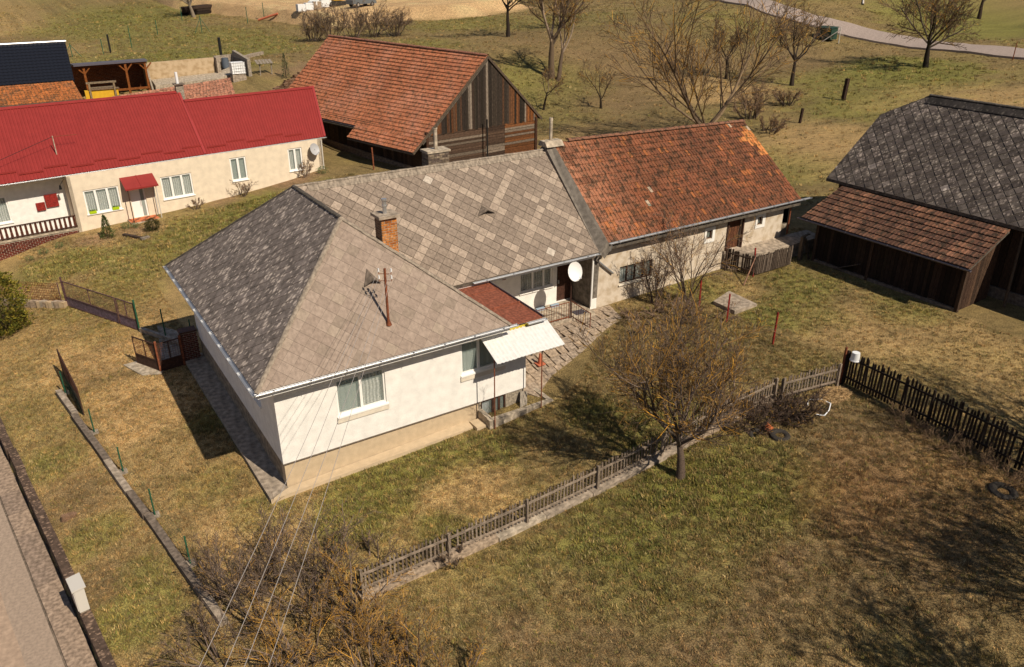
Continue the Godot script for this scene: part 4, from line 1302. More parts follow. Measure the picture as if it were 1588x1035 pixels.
# ---------------------------------------------------------------- grey barn with the lean-to shed
func make_right_barn():
	var h := thing("grey_roofed_barn", Vector3(36.0, 1.9, 4.0), "large timber barn with dark grey diamond-shingle roof at the right edge", "barn")
	var B := h.position
	var rng := RandomNumberGenerator.new()
	rng.seed = 18
	var E0 := Vector3(30.8, 5.2, -3.8); var E1 := Vector3(30.8, 5.2, 15.0); var R1 := Vector3(35.87, 9.2, 15.0); var R0 := Vector3(35.87, 9.2, -2.1)
	var K := Vector3(34.5, 8.12, -3.8); var K2 := Vector3(37.24, 8.12, -3.8); var F0 := Vector3(40.94, 5.2, -3.8); var F1 := Vector3(40.94, 5.2, 15.0)
	var d := MB.new(B)
	var th := Vector3(0, -0.14, 0)
	d.slab([E0, E1, R1, R0, K], th)
	d.slab([F1, F0, K2, R0, R1], th)
	d.slab([K, R0, K2], th)
	var roof := part(h, "roof", d, M.deck)
	var up := (Vector3(35.87, 9.2, 0) - Vector3(30.8, 5.2, 0)).normalized()
	var pals := [Vector3(0.36, 0.315, 0.285), Vector3(0.29, 0.25, 0.23), Vector3(0.22, 0.19, 0.175), Vector3(0.45, 0.39, 0.36), Vector3(0.80, 0.72, 0.68)]
	diamonds([E0, E1, R1, R0, K], Vector3(0, 0, -1), up, E1, 0.27, 0.27, func(_s, _t):
		var f := rng.randf()
		return 4 if f < 0.012 else (3 if f < 0.14 else (0 if f < 0.45 else (1 if f < 0.8 else 2))), 0.022, 0.05)
	diamonds([F1, F0, K2, R0, R1], Vector3(0, 0, 1), (Vector3(35.87, 9.2, 0) - Vector3(40.94, 5.2, 0)).normalized(), F0, 0.54, 0.54, func(_s, _t): return rng.randi() % 3, 0.016, 0.03)
	lay_shingles(roof, B, 300, "shingle", M.lichen_shingles, pals)
	# doubled course along the ridge
	var rs := MB.new(B)
	var z := -2.0
	while z < 15.0:
		rs.col = Color(0.1, 0.09, 0.085) * rng.randf_range(0.8, 1.4)
		rs.slab([Vector3(35.86, 9.235, z), Vector3(35.86, 9.235, z + 0.39), Vector3(35.86, 9.235, z + 0.39) - up * 0.62 + Vector3(0, 0.03, 0), Vector3(35.86, 9.235, z) - up * 0.62 + Vector3(0, 0.03, 0)], Vector3(0, -0.012, 0))
		z += 0.4
	part(roof, "ridge_course", rs, M.lichen_shingles)
	ridge_tiles(roof, "ridge_cap", R0 + Vector3(0, 0.03, 0), R1 + Vector3(0, 0.03, 0), M.ridge_dark, 0.42, 0.11, 6, false, 0.6)
	# timber walls on a stone footing
	var ft := MB.new(B)
	ft.aabox(Vector3(31.25, 0.6, -3.4), Vector3(31.65, 2.15, 15.0)); ft.aabox(Vector3(31.65, 0.6, -3.4), Vector3(40.4, 2.15, -3.0))
	part(h, "footing", ft, M.concrete_dark)
	var yb := 2.15
	z = -3.3
	while z < 14.8:
		var wd := rng.randf_range(0.17, 0.25)
		plank(h, "wall_board", Vector3(31.38, yb + rng.randf_range(-0.1, 0.0), z), Vector3(31.38, 5.35, z), wd - 0.012, 0.03, Vector3(0, 0, 1), Vector3(0.055, 0.036, 0.026) * rng.randf_range(0.8, 2.6), rng)
		z += wd
	var x := 31.5
	while x < 40.3:
		var top := minf(5.1 + (x - 30.9) * 0.78, minf(7.9, 5.1 + (40.9 - x) * 0.78))
		plank(h, "wall_board", Vector3(x, 2.15, -3.36), Vector3(x, top, -3.36), 0.24, 0.03, Vector3.RIGHT, Vector3(0.06, 0.04, 0.03) * rng.randf_range(0.8, 2.6), rng)
		x += 0.25
	var fw := MB.new(B)
	fw.aabox(Vector3(40.3, 0.8, -3.3), Vector3(40.4, 5.3, 15.0))
	fw.slab([Vector3(31.4, 0.8, 14.95), Vector3(40.4, 0.8, 14.95), Vector3(40.4, 5.3, 14.95), Vector3(35.87, 8.9, 14.95), Vector3(31.4, 5.4, 14.95)], Vector3(0, 0, 0.05))
	part(h, "far_walls", fw, M.brown_paint)
	var pos := MB.new(B)
	pos.aabox(Vector3(31.2, 1.6, 7.2), Vector3(31.42, 5.2, 7.4))
	part(h, "post", pos, M.brown_paint)
	# the lean-to
	var s := thing("lean_to_shed", Vector3(28.5, 1.6, 1.7), "dark plank lean-to shed with brown tile roof under the grey barn's eaves", "shed")
	var S := s.position
	var EL := Vector3(28.12, 3.74, -2.95); var ER := Vector3(28.12, 3.74, 5.78); var RR := Vector3(30.75, 5.03, 5.78); var RL := Vector3(30.75, 5.03, -2.75)
	var sd := MB.new(S)
	var low := Vector3(0, -0.07, 0)
	sd.slab([EL + low, ER + low, RR + low, RL + low], Vector3(0, -0.07, 0))
	var sr := part(s, "roof", sd, M.deck)
	var t := MB.new(S)
	tile_field(t, EL, ER, RR, RL, 0.185, 0.385, func(u: float, v: float) -> Vector3:
		var a := gn2.get_noise_2d(u * 22.0 + 50.0, v * 6.0)
		var c := Vector3(0.17, 0.085, 0.055).lerp(Vector3(0.40, 0.19, 0.11), clampf(a * 1.2 + rng.randf_range(-0.1, 0.3), 0.0, 1.0))
		return c * rng.randf_range(0.62, 1.15), rng, 0.03, 0.06)
	stuff(part(sr, "tile_field", t, M.tiles))
	gutter(s, EL + Vector3(-0.07, -0.03, -0.15), ER + Vector3(-0.07, -0.03, 0.12), M.gutter_dark, 0.07)
	z = -2.06
	while z < 5.4:
		var wd := rng.randf_range(0.16, 0.24)
		var yy := 1.72 + rng.randf_range(-0.1, 0.05)
		plank(s, "wall_board", Vector3(28.55, yy, z + wd * 0.5), Vector3(28.55, 3.72, z + wd * 0.5), wd - 0.014, 0.03, Vector3(0, 0, 1), Vector3(0.050, 0.033, 0.026) * rng.randf_range(0.5, 1.8), rng)
		z += wd
	x = 28.6
	while x < 31.0:
		plank(s, "wall_board", Vector3(x, 1.55, 5.46), Vector3(x, 3.85 + (x - 28.6) * 0.46, 5.46), 0.21, 0.03, Vector3.RIGHT, Vector3(0.085, 0.05, 0.034) * rng.randf_range(0.8, 2.6), rng)
		x += 0.225
	x = 28.6
	while x < 31.0:
		plank(s, "wall_board", Vector3(x, 1.55, -2.08), Vector3(x, 3.85 + (x - 28.6) * 0.46, -2.08), 0.21, 0.03, Vector3.RIGHT, Vector3(0.05, 0.034, 0.026) * rng.randf_range(0.8, 2.6), rng)
		x += 0.225
	for q in [[Vector3(28.5, 1.2, 5.5), Vector3(28.5, 3.7, 5.5)], [Vector3(28.5, 1.2, -2.1), Vector3(28.5, 3.7, -2.1)], [Vector3(28.5, 1.2, 1.0), Vector3(28.5, 3.7, 1.0)]]:
		plank(s, "post", q[0], q[1], 0.15, 0.15, Vector3.RIGHT, Vector3(0.13, 0.085, 0.06), rng)
	var sill := MB.new(S)
	sill.aabox(Vector3(28.44, 1.15, -2.1), Vector3(28.7, 1.70, 5.5))
	part(s, "footing", sill, M.concrete_dark)
	# grey board propped inside the open bay
	plank(s, "prop_board", Vector3(28.40, 1.62, -0.75), Vector3(28.40, 2.25, 0.55), 0.22, 0.03, Vector3(1, 0, 0), Vector3(0.24, 0.20, 0.17), rng)
	# leaning pole at the corner of shed and barn
	var lp := thing("leaning_pole", Vector3(30.6, 1.8, 6.4), "long grey pole leaning against the barn beside the shed's end", "pole")
	var lm := MB.new(lp.position)
	lm.col = Color(0.20, 0.15, 0.11)
	lm.tube(Vector3(30.5, 1.7, 6.5), Vector3(31.15, 4.9, 6.15), 0.07, 0.05, 7)
	part(lp, "shaft", lm, M.wood)
	# weathered gate post by the shed
	var gp := thing("weathered_gate_post", Vector3(28.0, 1.6, -2.5), "short weathered grey gate post beside the lean-to shed", "post")
	plank(gp, "post", at(28.0, -2.55, -0.1), at(28.0, -2.55, 1.25), 0.2, 0.16, Vector3.RIGHT, Vector3(0.26, 0.20, 0.15), rng)
	plank(gp, "brace", at(28.4, -2.3, 0.05), at(28.08, -2.45, 1.15), 0.14, 0.05, Vector3.RIGHT, Vector3(0.16, 0.12, 0.09), rng)
	plank(gp, "cap", at(28.0, -2.55, 1.27), at(28.5, -2.6, 1.30), 0.14, 0.05, Vector3(0, 0, 1), Vector3(0.27, 0.22, 0.17), rng)

# ---------------------------------------------------------------- the barn with the orange tile roof
func make_tiled_barn():
	var h := thing("tiled_timber_barn", Vector3(24.0, 1.8, -38.0), "old timber barn with broad orange-red tile roof and plank gable", "barn")
	var B := h.position
	var rng := RandomNumberGenerator.new()
	rng.seed = 28
	var AP := Vector3(25.92, 9.18, -29.99)
	var D := Vector3(-4.72, 0, -19.1)
	var EL := Vector3(19.28, 3.05, -29.41); var ER := Vector3(31.1, 4.17, -30.45)
	var RB := AP + D + Vector3(0, 0.15, 0)
	var lf := func(y: float, t: float) -> Vector3: return EL.lerp(AP, (y - 3.05) / 6.13) + D * t
	var U0: Vector3 = lf.call(3.85, 0.0); var U1: Vector3 = lf.call(3.85, 1.0); var U4: Vector3 = lf.call(3.85, 0.4); var L4: Vector3 = lf.call(3.05, 0.4)
	var d := MB.new(B)
	var th := Vector3(0, -0.1, 0)
	var low := Vector3(0, -0.28, 0)
	d.slab([U0 + low, AP + low, RB + low, U1 + low], th)
	d.slab([EL + low * 0.3, U0 + low * 0.3, U4 + low * 0.3, L4 + low * 0.3], th)
	d.slab([AP, ER, ER + D, RB], th)
	var roof := part(h, "roof", d, M.deck)
	var t := MB.new(B)
	var pal := func(u: float, v: float) -> Vector3:
		var a := gn2.get_noise_2d(u * 18.0 + 90.0, v * 8.0)
		var b := gn1.get_noise_2d(u * 60.0 + 9.0, v * 20.0)
		var c := Vector3(0.64, 0.235, 0.115).lerp(Vector3(0.46, 0.165, 0.085), clampf(a * 0.9 + 0.15, 0, 1))
		c = c.lerp(Vector3(0.66, 0.29, 0.18), clampf(b + 0.1, 0.0, 0.7))
		return c * rng.randf_range(0.82, 1.14)
	tile_field(t, U1, U0, AP, RB, 0.21, 0.335, pal, rng, 0.16, 0.06)
	tile_field(t, L4, EL, U0, U4, 0.21, 0.335, pal, rng, 0.02, 0.06)
	stuff(part(roof, "tile_field", t, M.tiles))
	var t2 := MB.new(B)
	tile_field(t2, ER, ER + D, RB, AP, 0.42, 0.335, pal, rng)
	stuff(part(roof, "tile_field", t2, M.tiles))
	mat("ridge_orange", 0.44, 0.19, 0.12, 0.9, "tile", 0.7)
	ridge_tiles(roof, "ridge_tile", RB + Vector3(0, 0.03, 0), AP + Vector3(0, 0.03, 0), M.ridge_orange, 0.40, 0.13, 4)
	for q in [[AP, EL], [AP, ER]]:
		var p0: Vector3 = q[0]; var p1: Vector3 = q[1]
		plank(roof, "bargeboard", p0 + Vector3(0, -0.09, 0.03), p1 + Vector3(0, -0.09, 0.03), 0.16, 0.03, Vector3.UP, Vector3(0.22, 0.17, 0.13), rng)
	# gable: vertical boards over horizontal ones
	var gx := (Vector3(30.6, 0, -30.40) - Vector3(20.5, 0, -29.52)).normalized()
	var gn := gx.cross(Vector3.UP)
	if gn.z < 0: gn = -gn
	var p0 := Vector3(20.5, 0, -29.62); var ln := 10.05
	var s := 0.05
	while s < ln:
		var wd := rng.randf_range(0.12, 0.21)
		var p := p0 + gx * (s + wd * 0.5)
		var x := p.x
		var top := (3.05 + (x - EL.x) / (AP.x - EL.x) * 6.13) if x < AP.x else (9.18 - (x - AP.x) / (ER.x - AP.x) * 5.01)
		top -= 0.14
		if top > 4.25:
			var e := absf(s / ln - 0.5) * 2.0
			var c := Vector3(0.095, 0.075, 0.062).lerp(Vector3(0.44, 0.17, 0.055), clampf(e * 1.7 - 0.62 + rng.randf_range(-0.4, 0.4), 0.0, 1.0))
			if rng.randf() < 0.08: c = Vector3(0.42, 0.36, 0.31)
			elif rng.randf() < 0.2: c = Vector3(0.07, 0.055, 0.045)
			plank(h, "gable_board", Vector3(p.x, 4.08 + rng.randf_range(-0.08, 0.05), p.z) + gn * 0.03, Vector3(p.x, top, p.z) + gn * 0.03, wd - 0.014, 0.028, gx, c * rng.randf_range(0.7, 1.3), rng)
		s += wd
	var y := 1.3
	while y < 4.1:
		var hgt := rng.randf_range(0.15, 0.24)
		for seg in [[0.1, 5.2], [5.2, 7.0], [7.0, 9.95]]:
			var c := Vector3(0.17, 0.11, 0.08) if seg[0] < 7.0 else Vector3(0.34, 0.145, 0.06)
			if rng.randf() < 0.25: c = Vector3(0.42, 0.35, 0.29)
			plank(h, "gable_beam", p0 + gx * (seg[0] + 0.01) + Vector3(0, y + hgt * 0.5 + rng.randf_range(-0.02, 0.02), 0), p0 + gx * (seg[1] - 0.01) + Vector3(0, y + hgt * 0.5 + rng.randf_range(-0.02, 0.02), 0), hgt - 0.02, 0.06, Vector3.UP, c * rng.randf_range(0.7, 1.35), rng)
		y += hgt
	for q in [0.0, ln]:
		plank(h, "corner_post", p0 + gx * q + Vector3(0, 1.0, 0) + gn * 0.03, p0 + gx * q + Vector3(0, 4.3, 0) + gn * 0.03, 0.2, 0.2, gx, Vector3(0.13, 0.07, 0.045), rng)
	var pst := MB.new(B)
	pst.tube(p0 + gx * 5.0 + gn * 0.5 + Vector3(0, 1.3, 0), p0 + gx * 5.0 + gn * 0.5 + Vector3(0, 4.75, 0), 0.06, 0.06, 8)
	part(h, "steel_post", pst, M.black_paint)
	# long side wall under the low eave
	var dn := D.normalized()
	var w0 := Vector3(20.5, 0, -29.7)
	var q2 := 0.0
	while q2 < 18.5:
		var wd := rng.randf_range(0.18, 0.28)
		plank(h, "side_board", w0 + dn * (q2 + wd * 0.5) + Vector3(0, 1.35, 0), w0 + dn * (q2 + wd * 0.5) + Vector3(0, 4.15, 0), wd - 0.015, 0.03, dn, Vector3(0.075, 0.05, 0.038) * rng.randf_range(0.5, 1.8), rng)
		q2 += wd
	var ft := MB.new(B)
	ft.slab([w0 + Vector3(-0.1, 1.5, 0.2), w0 + dn * 19.0 + Vector3(-0.1, 2.4, 0), w0 + dn * 19.0 + Vector3(0.3, 2.4, 0), w0 + Vector3(0.3, 1.5, 0.2)], Vector3(0, -1.2, 0))
	part(h, "footing", ft, M.concrete_dark)
	var g4: Vector3 = lf.call(3.78, 0.4); var g1: Vector3 = lf.call(3.78, 1.0)
	gutter(h, g4 + Vector3(-0.1, 0, 0), g1 + Vector3(-0.1, 0, 0), M.gutter_dark, 0.08)
	var rp := MB.new(B)
	rp.tube(L4 + Vector3(0.3, -0.1, 4.0), L4 + Vector3(0.35, -2.2, 4.0), 0.06, 0.06)
	part(h, "downpipe", rp, M.rust)
	# far gable
	var fg := MB.new(B)
	fg.slab([RB + Vector3(0, -0.2, 0.3), Vector3(ER.x, 4.0, ER.z) + D + Vector3(-0.4, 0, 0.3), Vector3(ER.x, 1.5, ER.z) + D + Vector3(-0.4, 0, 0.3), w0 + dn * 19.0 + Vector3(0, 1.5, 0), w0 + dn * 19.0 + Vector3(0, 4.0, 0)], Vector3(0, 0, 0.1))
	part(h, "far_gable", fg, M.brown_paint)
	var sw := MB.new(B)
	sw.slab([Vector3(30.6, 1.0, -30.5), Vector3(30.6, 1.0, -30.5) + D, Vector3(30.6, 4.4, -30.5) + D, Vector3(30.6, 4.4, -30.5)], Vector3(-0.1, 0, 0))
	part(h, "far_side_wall", sw, M.brown_paint)

# ---------------------------------------------------------------- neighbour's long house with the red sheet roof
# ribbed sheet on a four-cornered plane, ribs running up the slope
func ribbed(mb: MB, el: Vector3, er: Vector3, rr: Vector3, rl: Vector3, pitch: float, hgt: float):
	var nn := (er - el).cross(rl - el).normalized()
	if nn.y < 0: nn = -nn
	var k := int(el.distance_to(er) / pitch)
	for i in k:
		var f := [0.0, 0.55, 0.66, 0.89, 1.0]
		var hh := [0.0, 0.0, hgt, hgt, 0.0]
		for j in 4:
			var u0: float = (i + f[j]) / k; var u1: float = (i + f[j + 1]) / k
			mb.face(el.lerp(er, u0) + nn * hh[j], el.lerp(er, u1) + nn * hh[j + 1], rl.lerp(rr, u1) + nn * hh[j + 1], rl.lerp(rr, u0) + nn * hh[j], nn)
func make_neighbour():
	var h := thing("red_roofed_house", Vector3(4.0, 0.0, -37.0), "long cream house with bright red ribbed metal roof at the left", "house")
	var B := h.position
	var rng := RandomNumberGenerator.new()
	rng.seed = 38
	var r := Vector3(0.9922, 0, -0.1248); var out := Vector3(0.1248, 0, 0.9922); var up := Vector3.UP
	var L := Vector3(-2.35, 0, -33.58)
	var P := func(s: float, y: float, d := 0.0) -> Vector3: return L + r * s + up * y + out * d
	var w := MB.new(B)
	var y0 := -0.3
	wall(w, P.call(0.0, y0), r, 17.4, 3.75, out, 0.4, [[0.73, 0.89 - y0, 2.82, 2.40 - y0], [3.43, 0.12 - y0, 4.38, 1.97 - y0], [5.48, 0.98 - y0, 7.53, 2.48 - y0], [10.27, 1.41 - y0, 11.42, 3.02 - y0], [14.6, 1.43 - y0, 15.7, 3.05 - y0]])
	part(h, "front_wall", w, M.cream_wall)
	var sw := MB.new(B)
	wall(sw, P.call(17.4, y0), -out, 8.4, 3.75, r, 0.4)
	part(h, "end_wall", sw, M.cream_wall)
	var bw := MB.new(B)
	wall(bw, P.call(17.4, y0, -8.4), -r, 31.0, 3.75, -out, 0.4)
	part(h, "back_wall", bw, M.cream_wall)
	# recessed porch at the near end
	var pw := MB.new(B)
	wall(pw, P.call(-13.0, -1.2, -1.3), r, 13.0, 4.6, out, 0.3, [[7.9, 2.1, 9.75, 3.7]])
	part(h, "porch_wall", pw, M.white_wall)
	var le := MB.new(B)
	wall(le, P.call(-13.0, -1.5, -8.4), out, 7.1, 5.0, -r, 0.3)
	part(h, "end_wall", le, M.cream_wall)
	var pe := MB.new(B)
	wall(pe, P.call(0.0, -0.5, -1.3), out, 1.3, 3.9, -r, 0.2)
	part(h, "porch_side", pe, M.cream_wall)
	var pf := MB.new(B)
	pf.slab([P.call(-13.0, 0.18, 0.02), P.call(-0.01, 0.18, 0.02), P.call(-0.01, 0.18, -1.3), P.call(-13.0, 0.18, -1.3)], Vector3(0, -0.12, 0))
	part(h, "porch_floor", pf, M.concrete_pale)
	# brick plinth, tapering out as the ground rises
	var pb := MB.new(B)
	pb.slab([P.call(-13.0, -2.4, -0.04), P.call(5.0, -0.35, -0.04), P.call(3.0, 0.10, -0.04), P.call(0.0, 0.06, -0.04), P.call(-13.0, 0.06, -0.04)], -out * 0.25)
	var plinth := part(h, "plinth", pb, M.mortar_pale)
	var bb := MB.new(B)
	var red := [Vector3(0.16, 0.035, 0.022), Vector3(0.13, 0.028, 0.018), Vector3(0.20, 0.05, 0.03)]
	bricks(bb, P.call(-7.0, -1.3, -0.035), r, 9.9, 1.36, out, 0.25, 0.085, red, rng, 0.022)
	stuff(part(plinth, "brickwork", bb, M.brick))
	# windows
	var lace := [M.curtain, M.curtain, M.curtain]
	window(h, P.call(0.73, 0.89), r, out, 2.09, 1.51, [0.33, 0.34, 0.33], 0.08, null, true, lace, 0.09)
	window(h, P.call(5.48, 0.98), r, out, 2.05, 1.50, [0.33, 0.34, 0.33], 0.08, null, true, lace, 0.09)
	window(h, P.call(10.27, 1.41), r, out, 1.15, 1.61, [0.5, 0.5], 0.08, null, true, [M.blind, M.blind], 0.10)
	window(h, P.call(14.6, 1.43), r, out, 1.1, 1.62, [0.5, 0.5], 0.08, null, true, [M.curtain, M.curtain], 0.10)
	window(h, P.call(-5.1, 0.9, -1.3), r, out, 1.85, 1.6, [0.5, 0.5], 0.08, null, true, [M.curtain, M.curtain], 0.08)
	# door with a glazed strip
	var dm := MB.new(B)
	dm.box(P.call(3.75, 1.04, -0.12), r * 0.31, up * 0.92, out * 0.03)
	dm.box(P.call(4.33, 1.04, -0.12), r * 0.05, up * 0.92, out * 0.03)
	var door := part(h, "door", dm, M.white_trim)
	var dg := MB.new(B)
	dg.box(P.call(4.17, 1.04, -0.12), r * 0.11, up * 0.9, out * 0.015)
	part(door, "glazing", dg, M.blind)
	var dh := MB.new(B)
	dh.tube(P.call(4.0, 0.8, -0.06), P.call(4.0, 1.3, -0.06), 0.015, 0.015, 6)
	part(door, "handle", dh, M.galv)
	# steps
	var st := MB.new(B)
	st.slab([P.call(2.95, 0.10, 0.0), P.call(4.75, 0.10, 0.0), P.call(4.75, 0.07, 0.95), P.call(2.95, 0.07, 0.95)], Vector3(0, -0.5, 0))
	var step := part(h, "door_step", st, M.concrete_pale)
	for i in 9:
		for j in 4:
			var tt := MB.new(B)
			var p0: Vector3 = P.call(2.97 + i * 0.198, 0.105 - j * 0.008, 0.02 + j * 0.232)
			tt.slab([p0, p0 + r * 0.186, p0 + r * 0.186 + out * 0.22, p0 + out * 0.22], Vector3(0, -0.02, 0))
			part(step, "tile", tt, M.orange_tile if (i + j) % 3 else M.rust)
	# canopy over the door
	var cn := MB.new(B)
	cn.slab([P.call(3.0, 2.86, 0.02), P.call(5.05, 2.86, 0.02), P.call(5.05, 2.27, 0.93), P.call(3.0, 2.27, 0.93)], Vector3(0, -0.035, 0))
	cn.bar(P.call(4.02, 2.88, 0.02), P.call(4.02, 2.29, 0.93), 0.05, 0.03)
	cn.bar(P.call(3.0, 2.24, 0.93), P.call(5.05, 2.24, 0.93), 0.02, 0.10)
	var can := part(h, "door_canopy", cn, M.red_metal)
	for s in [3.15, 4.9]:
		var po := MB.new(B)
		po.tube(P.call(s, -0.2, 0.82), P.call(s, 2.3, 0.82), 0.03, 0.03, 8)
		part(can, "post", po, M.brown_paint if s < 4 else M.plastic_grey)
	# roofs
	var E := func(x: float) -> Vector3: return Vector3(x, 3.5, -33.30 - 0.1276 * (x + 5.84))
	var el: Vector3 = E.call(-15.0); var em: Vector3 = E.call(6.32); var er: Vector3 = E.call(15.25)
	var rl := Vector3(-15.0, 7.0, -37.85); var rm := Vector3(6.25, 7.0, -39.99); var qm := Vector3(6.32, 6.5, -39.05); var qr := Vector3(16.2, 6.5, -40.25)
	var rf := MB.new(B)
	ribbed(rf, el, em, rm, rl, 0.195, 0.03)
	rf.slab([rl, rm, Vector3(6.2, 3.6, -45.2), Vector3(-15.0, 3.6, -43.0)], Vector3(0, -0.05, 0))
	var roof := part(h, "roof", rf, M.red_metal)
	var rf2 := MB.new(B)
	ribbed(rf2, em + Vector3(0.02, -0.02, 0), er, qr, qm, 0.195, 0.03)
	rf2.slab([qm, qr, Vector3(16.6, 3.6, -44.5), Vector3(6.3, 3.6, -43.4)], Vector3(0, -0.05, 0))
	var roof2 := part(h, "roof", rf2, M.red_metal)
	for q in [[rl, rm, roof], [qm, qr, roof2]]:
		var c := MB.new(B)
		var a: Vector3 = q[0]; var b: Vector3 = q[1]
		c.slab([a + Vector3(0, 0.06, 0.0), b + Vector3(0, 0.06, 0.0), b + Vector3(0.02, -0.06, 0.2), a + Vector3(0.02, -0.06, 0.2)], Vector3(0, -0.02, 0))
		c.slab([a + Vector3(0, 0.06, 0.0), b + Vector3(0, 0.06, 0.0), b + Vector3(0, -0.06, -0.2), a + Vector3(0, -0.06, -0.2)], Vector3(0, -0.02, 0))
		part(q[2], "ridge_cap", c, M.red_metal)
	for q in [[em, rm], [er, qr]]:
		var v := MB.new(B)
		v.bar(q[0] + Vector3(0, 0.05, 0), q[1] + Vector3(0, 0.05, 0), 0.16, 0.05)
		part(roof2, "verge_trim", v, M.red_metal_dark)
	# snow guards, staggered in two rows
	var nrm := (em - el).cross(rl - el).normalized()
	if nrm.y < 0: nrm = -nrm
	for i in 15:
		var x0 := -7.6 + i * 1.42
		if x0 > 5.0 and x0 < 6.3: x0 = 5.0
		var x1 := x0 + 1.32
		var t := 0.125 if i % 2 else 0.085
		var a: Vector3 = (E.call(x0) as Vector3) + (rl - el).normalized() * Vector3(0, 1, 1) * (6.4 * t) + nrm * 0.05
		var b: Vector3 = (E.call(x1) as Vector3) + (rl - el).normalized() * Vector3(0, 1, 1) * (6.4 * t) + nrm * 0.05
		var g := MB.new(B)
		g.bar(a + nrm * 0.04, b + nrm * 0.04, 0.02, 0.11)
		g.bar(a, b, 0.10, 0.012)
		part(roof if x0 < 6.3 else roof2, "snow_guard", g, M.red_metal)
	gutter(h, el + Vector3(0, -0.03, 0.08), er + Vector3(0.1, -0.03, 0.08), M.gutter, 0.07)
	var sf := MB.new(B)
	sf.slab([el + Vector3(0, -0.12, 0.02), er + Vector3(0, -0.12, 0.02), er + Vector3(0, -0.12, -0.45), el + Vector3(0, -0.12, -1.6)], Vector3(0, -0.04, 0))
	part(h, "soffit", sf, M.cream_wall)
	# chimney where the two roofs meet
	var ch := MB.new(B)
	ch.aabox(Vector3(6.1, 6.0, -40.3), Vector3(6.6, 7.45, -39.8))
	var chn := part(h, "chimney", ch, M.mortar)
	var cc := MB.new(B)
	cc.aabox(Vector3(6.0, 7.45, -40.4), Vector3(6.7, 7.53, -39.7))
	part(chn, "cap", cc, M.concrete_dark)
	var cp := MB.new(B)
	cp.tube(Vector3(6.3, 7.5, -40.05), Vector3(6.3, 8.3, -40.05), 0.10, 0.10, 12)
	part(chn, "flue", cp, M.plastic_white)
	for s in [4.95, 17.3]:
		var dp := MB.new(B)
		dp.tube(P.call(s, 3.35 if s > 6 else 2.3, 0.06), P.call(s, 0.1 if s < 6 else 1.2, 0.06), 0.045, 0.045)
		part(h, "downpipe", dp, M.plastic_grey)
	# red meter cabinets on the porch wall
	for q in [[-2.05, 1.42, 0.72, 0.80], [-1.05, 1.30, 0.50, 0.5]]:
		var mc := MB.new(B)
		var s0: float = (-3.6 + 2.35 if q[0] < -2 else -4.15 + 2.35)
		mc.box(P.call(s0 + q[2] * 0.5, q[1] + q[3] * 0.5, -1.24), r * q[2] * 0.5, up * q[3] * 0.5, out * 0.05)
		part(h, "meter_cabinet", mc, M.red_paint)
	var lp := MB.new(B)
	lp.tube(P.call(-0.35, 2.6, -0.5), P.call(-0.35, 2.85, -0.5), 0.09, 0.05, 10)
	lp.tube(P.call(-0.35, 2.85, -0.5), P.call(-0.05, 3.2, -0.5), 0.015, 0.015, 6)
	part(h, "porch_lamp", lp, M.black_paint)
	# porch railing: white and brown boards
	var rb := thing("porch_railing", P.call(-6.5, 0.1), "brown and white board railing along the red-roofed house's porch", "railing")
	for i in 40:
		var s := -0.12 - i * 0.27
		plank(rb, "baluster", P.call(s, 0.22, 0.0), P.call(s, 1.0, 0.0), 0.13, 0.025, r, Vector3(0.20, 0.07, 0.045), rng)
		if s > -10.5:
			var wbd := MB.new(rb.position)
			wbd.box(P.call(s - 0.135, 0.61, -0.01), up * 0.33, r * 0.05, out * 0.01)
			part(rb, "baluster", wbd, M.white_trim)
	for y in [0.30, 0.98]:
		var rl2 := MB.new(rb.position)
		rl2.bar(P.call(-11.0, y, 0.045), P.call(0.0, y, 0.045), 0.04, 0.07, out)
		part(rb, "rail", rl2, M.brown_paint)
	# dish by the far window
	var ds := thing("satellite_dish", P.call(16.55, 2.3), "grey satellite dish on the cream wall under the red roof's far end", "satellite dish")
	dish(ds, P.call(16.55, 2.85, 0.42), Vector3(0.30, 0.35, 0.88).normalized(), 0.40, 0.44, M.dish_grey)
	var arm := MB.new(ds.position)
	arm.tube(P.call(16.55, 2.7, 0.0), P.call(16.55, 2.8, 0.36), 0.022, 0.022, 6)
	part(ds, "bracket", arm, M.black_paint)
	# roof aerial with guy wires
	var an := thing("roof_aerial", Vector3(-2.45, 4.52, -35.24), "thin rusty television aerial standing on the red metal roof", "aerial")
	var am := MB.new(an.position)
	am.tube(Vector3(-2.45, 4.45, -35.24), Vector3(-2.45, 5.65, -35.24), 0.035, 0.03, 8)
	part(an, "mast", am, M.concrete_pale)
	var ab := MB.new(an.position)
	ab.tube(Vector3(-2.5, 5.6, -35.24), Vector3(-1.1, 5.55, -35.5), 0.012, 0.012, 5)
	for i in 7:
		var p := Vector3(-2.3, 5.59, -35.28).lerp(Vector3(-1.1, 5.55, -35.5), i / 6.0)
		ab.tube(p - Vector3(0.05, 0, 0.28 - i * 0.02), p + Vector3(0.05, 0, 0.28 - i * 0.02), 0.006, 0.006, 4)
	part(an, "elements", ab, M.rust)
	var gy := MB.new(an.position)
	gy.tube(Vector3(-2.45, 5.6, -35.24), Vector3(-9.5, 3.7, -32.4), 0.014, 0.014, 4)
	part(an, "cable", gy, M.black_paint)
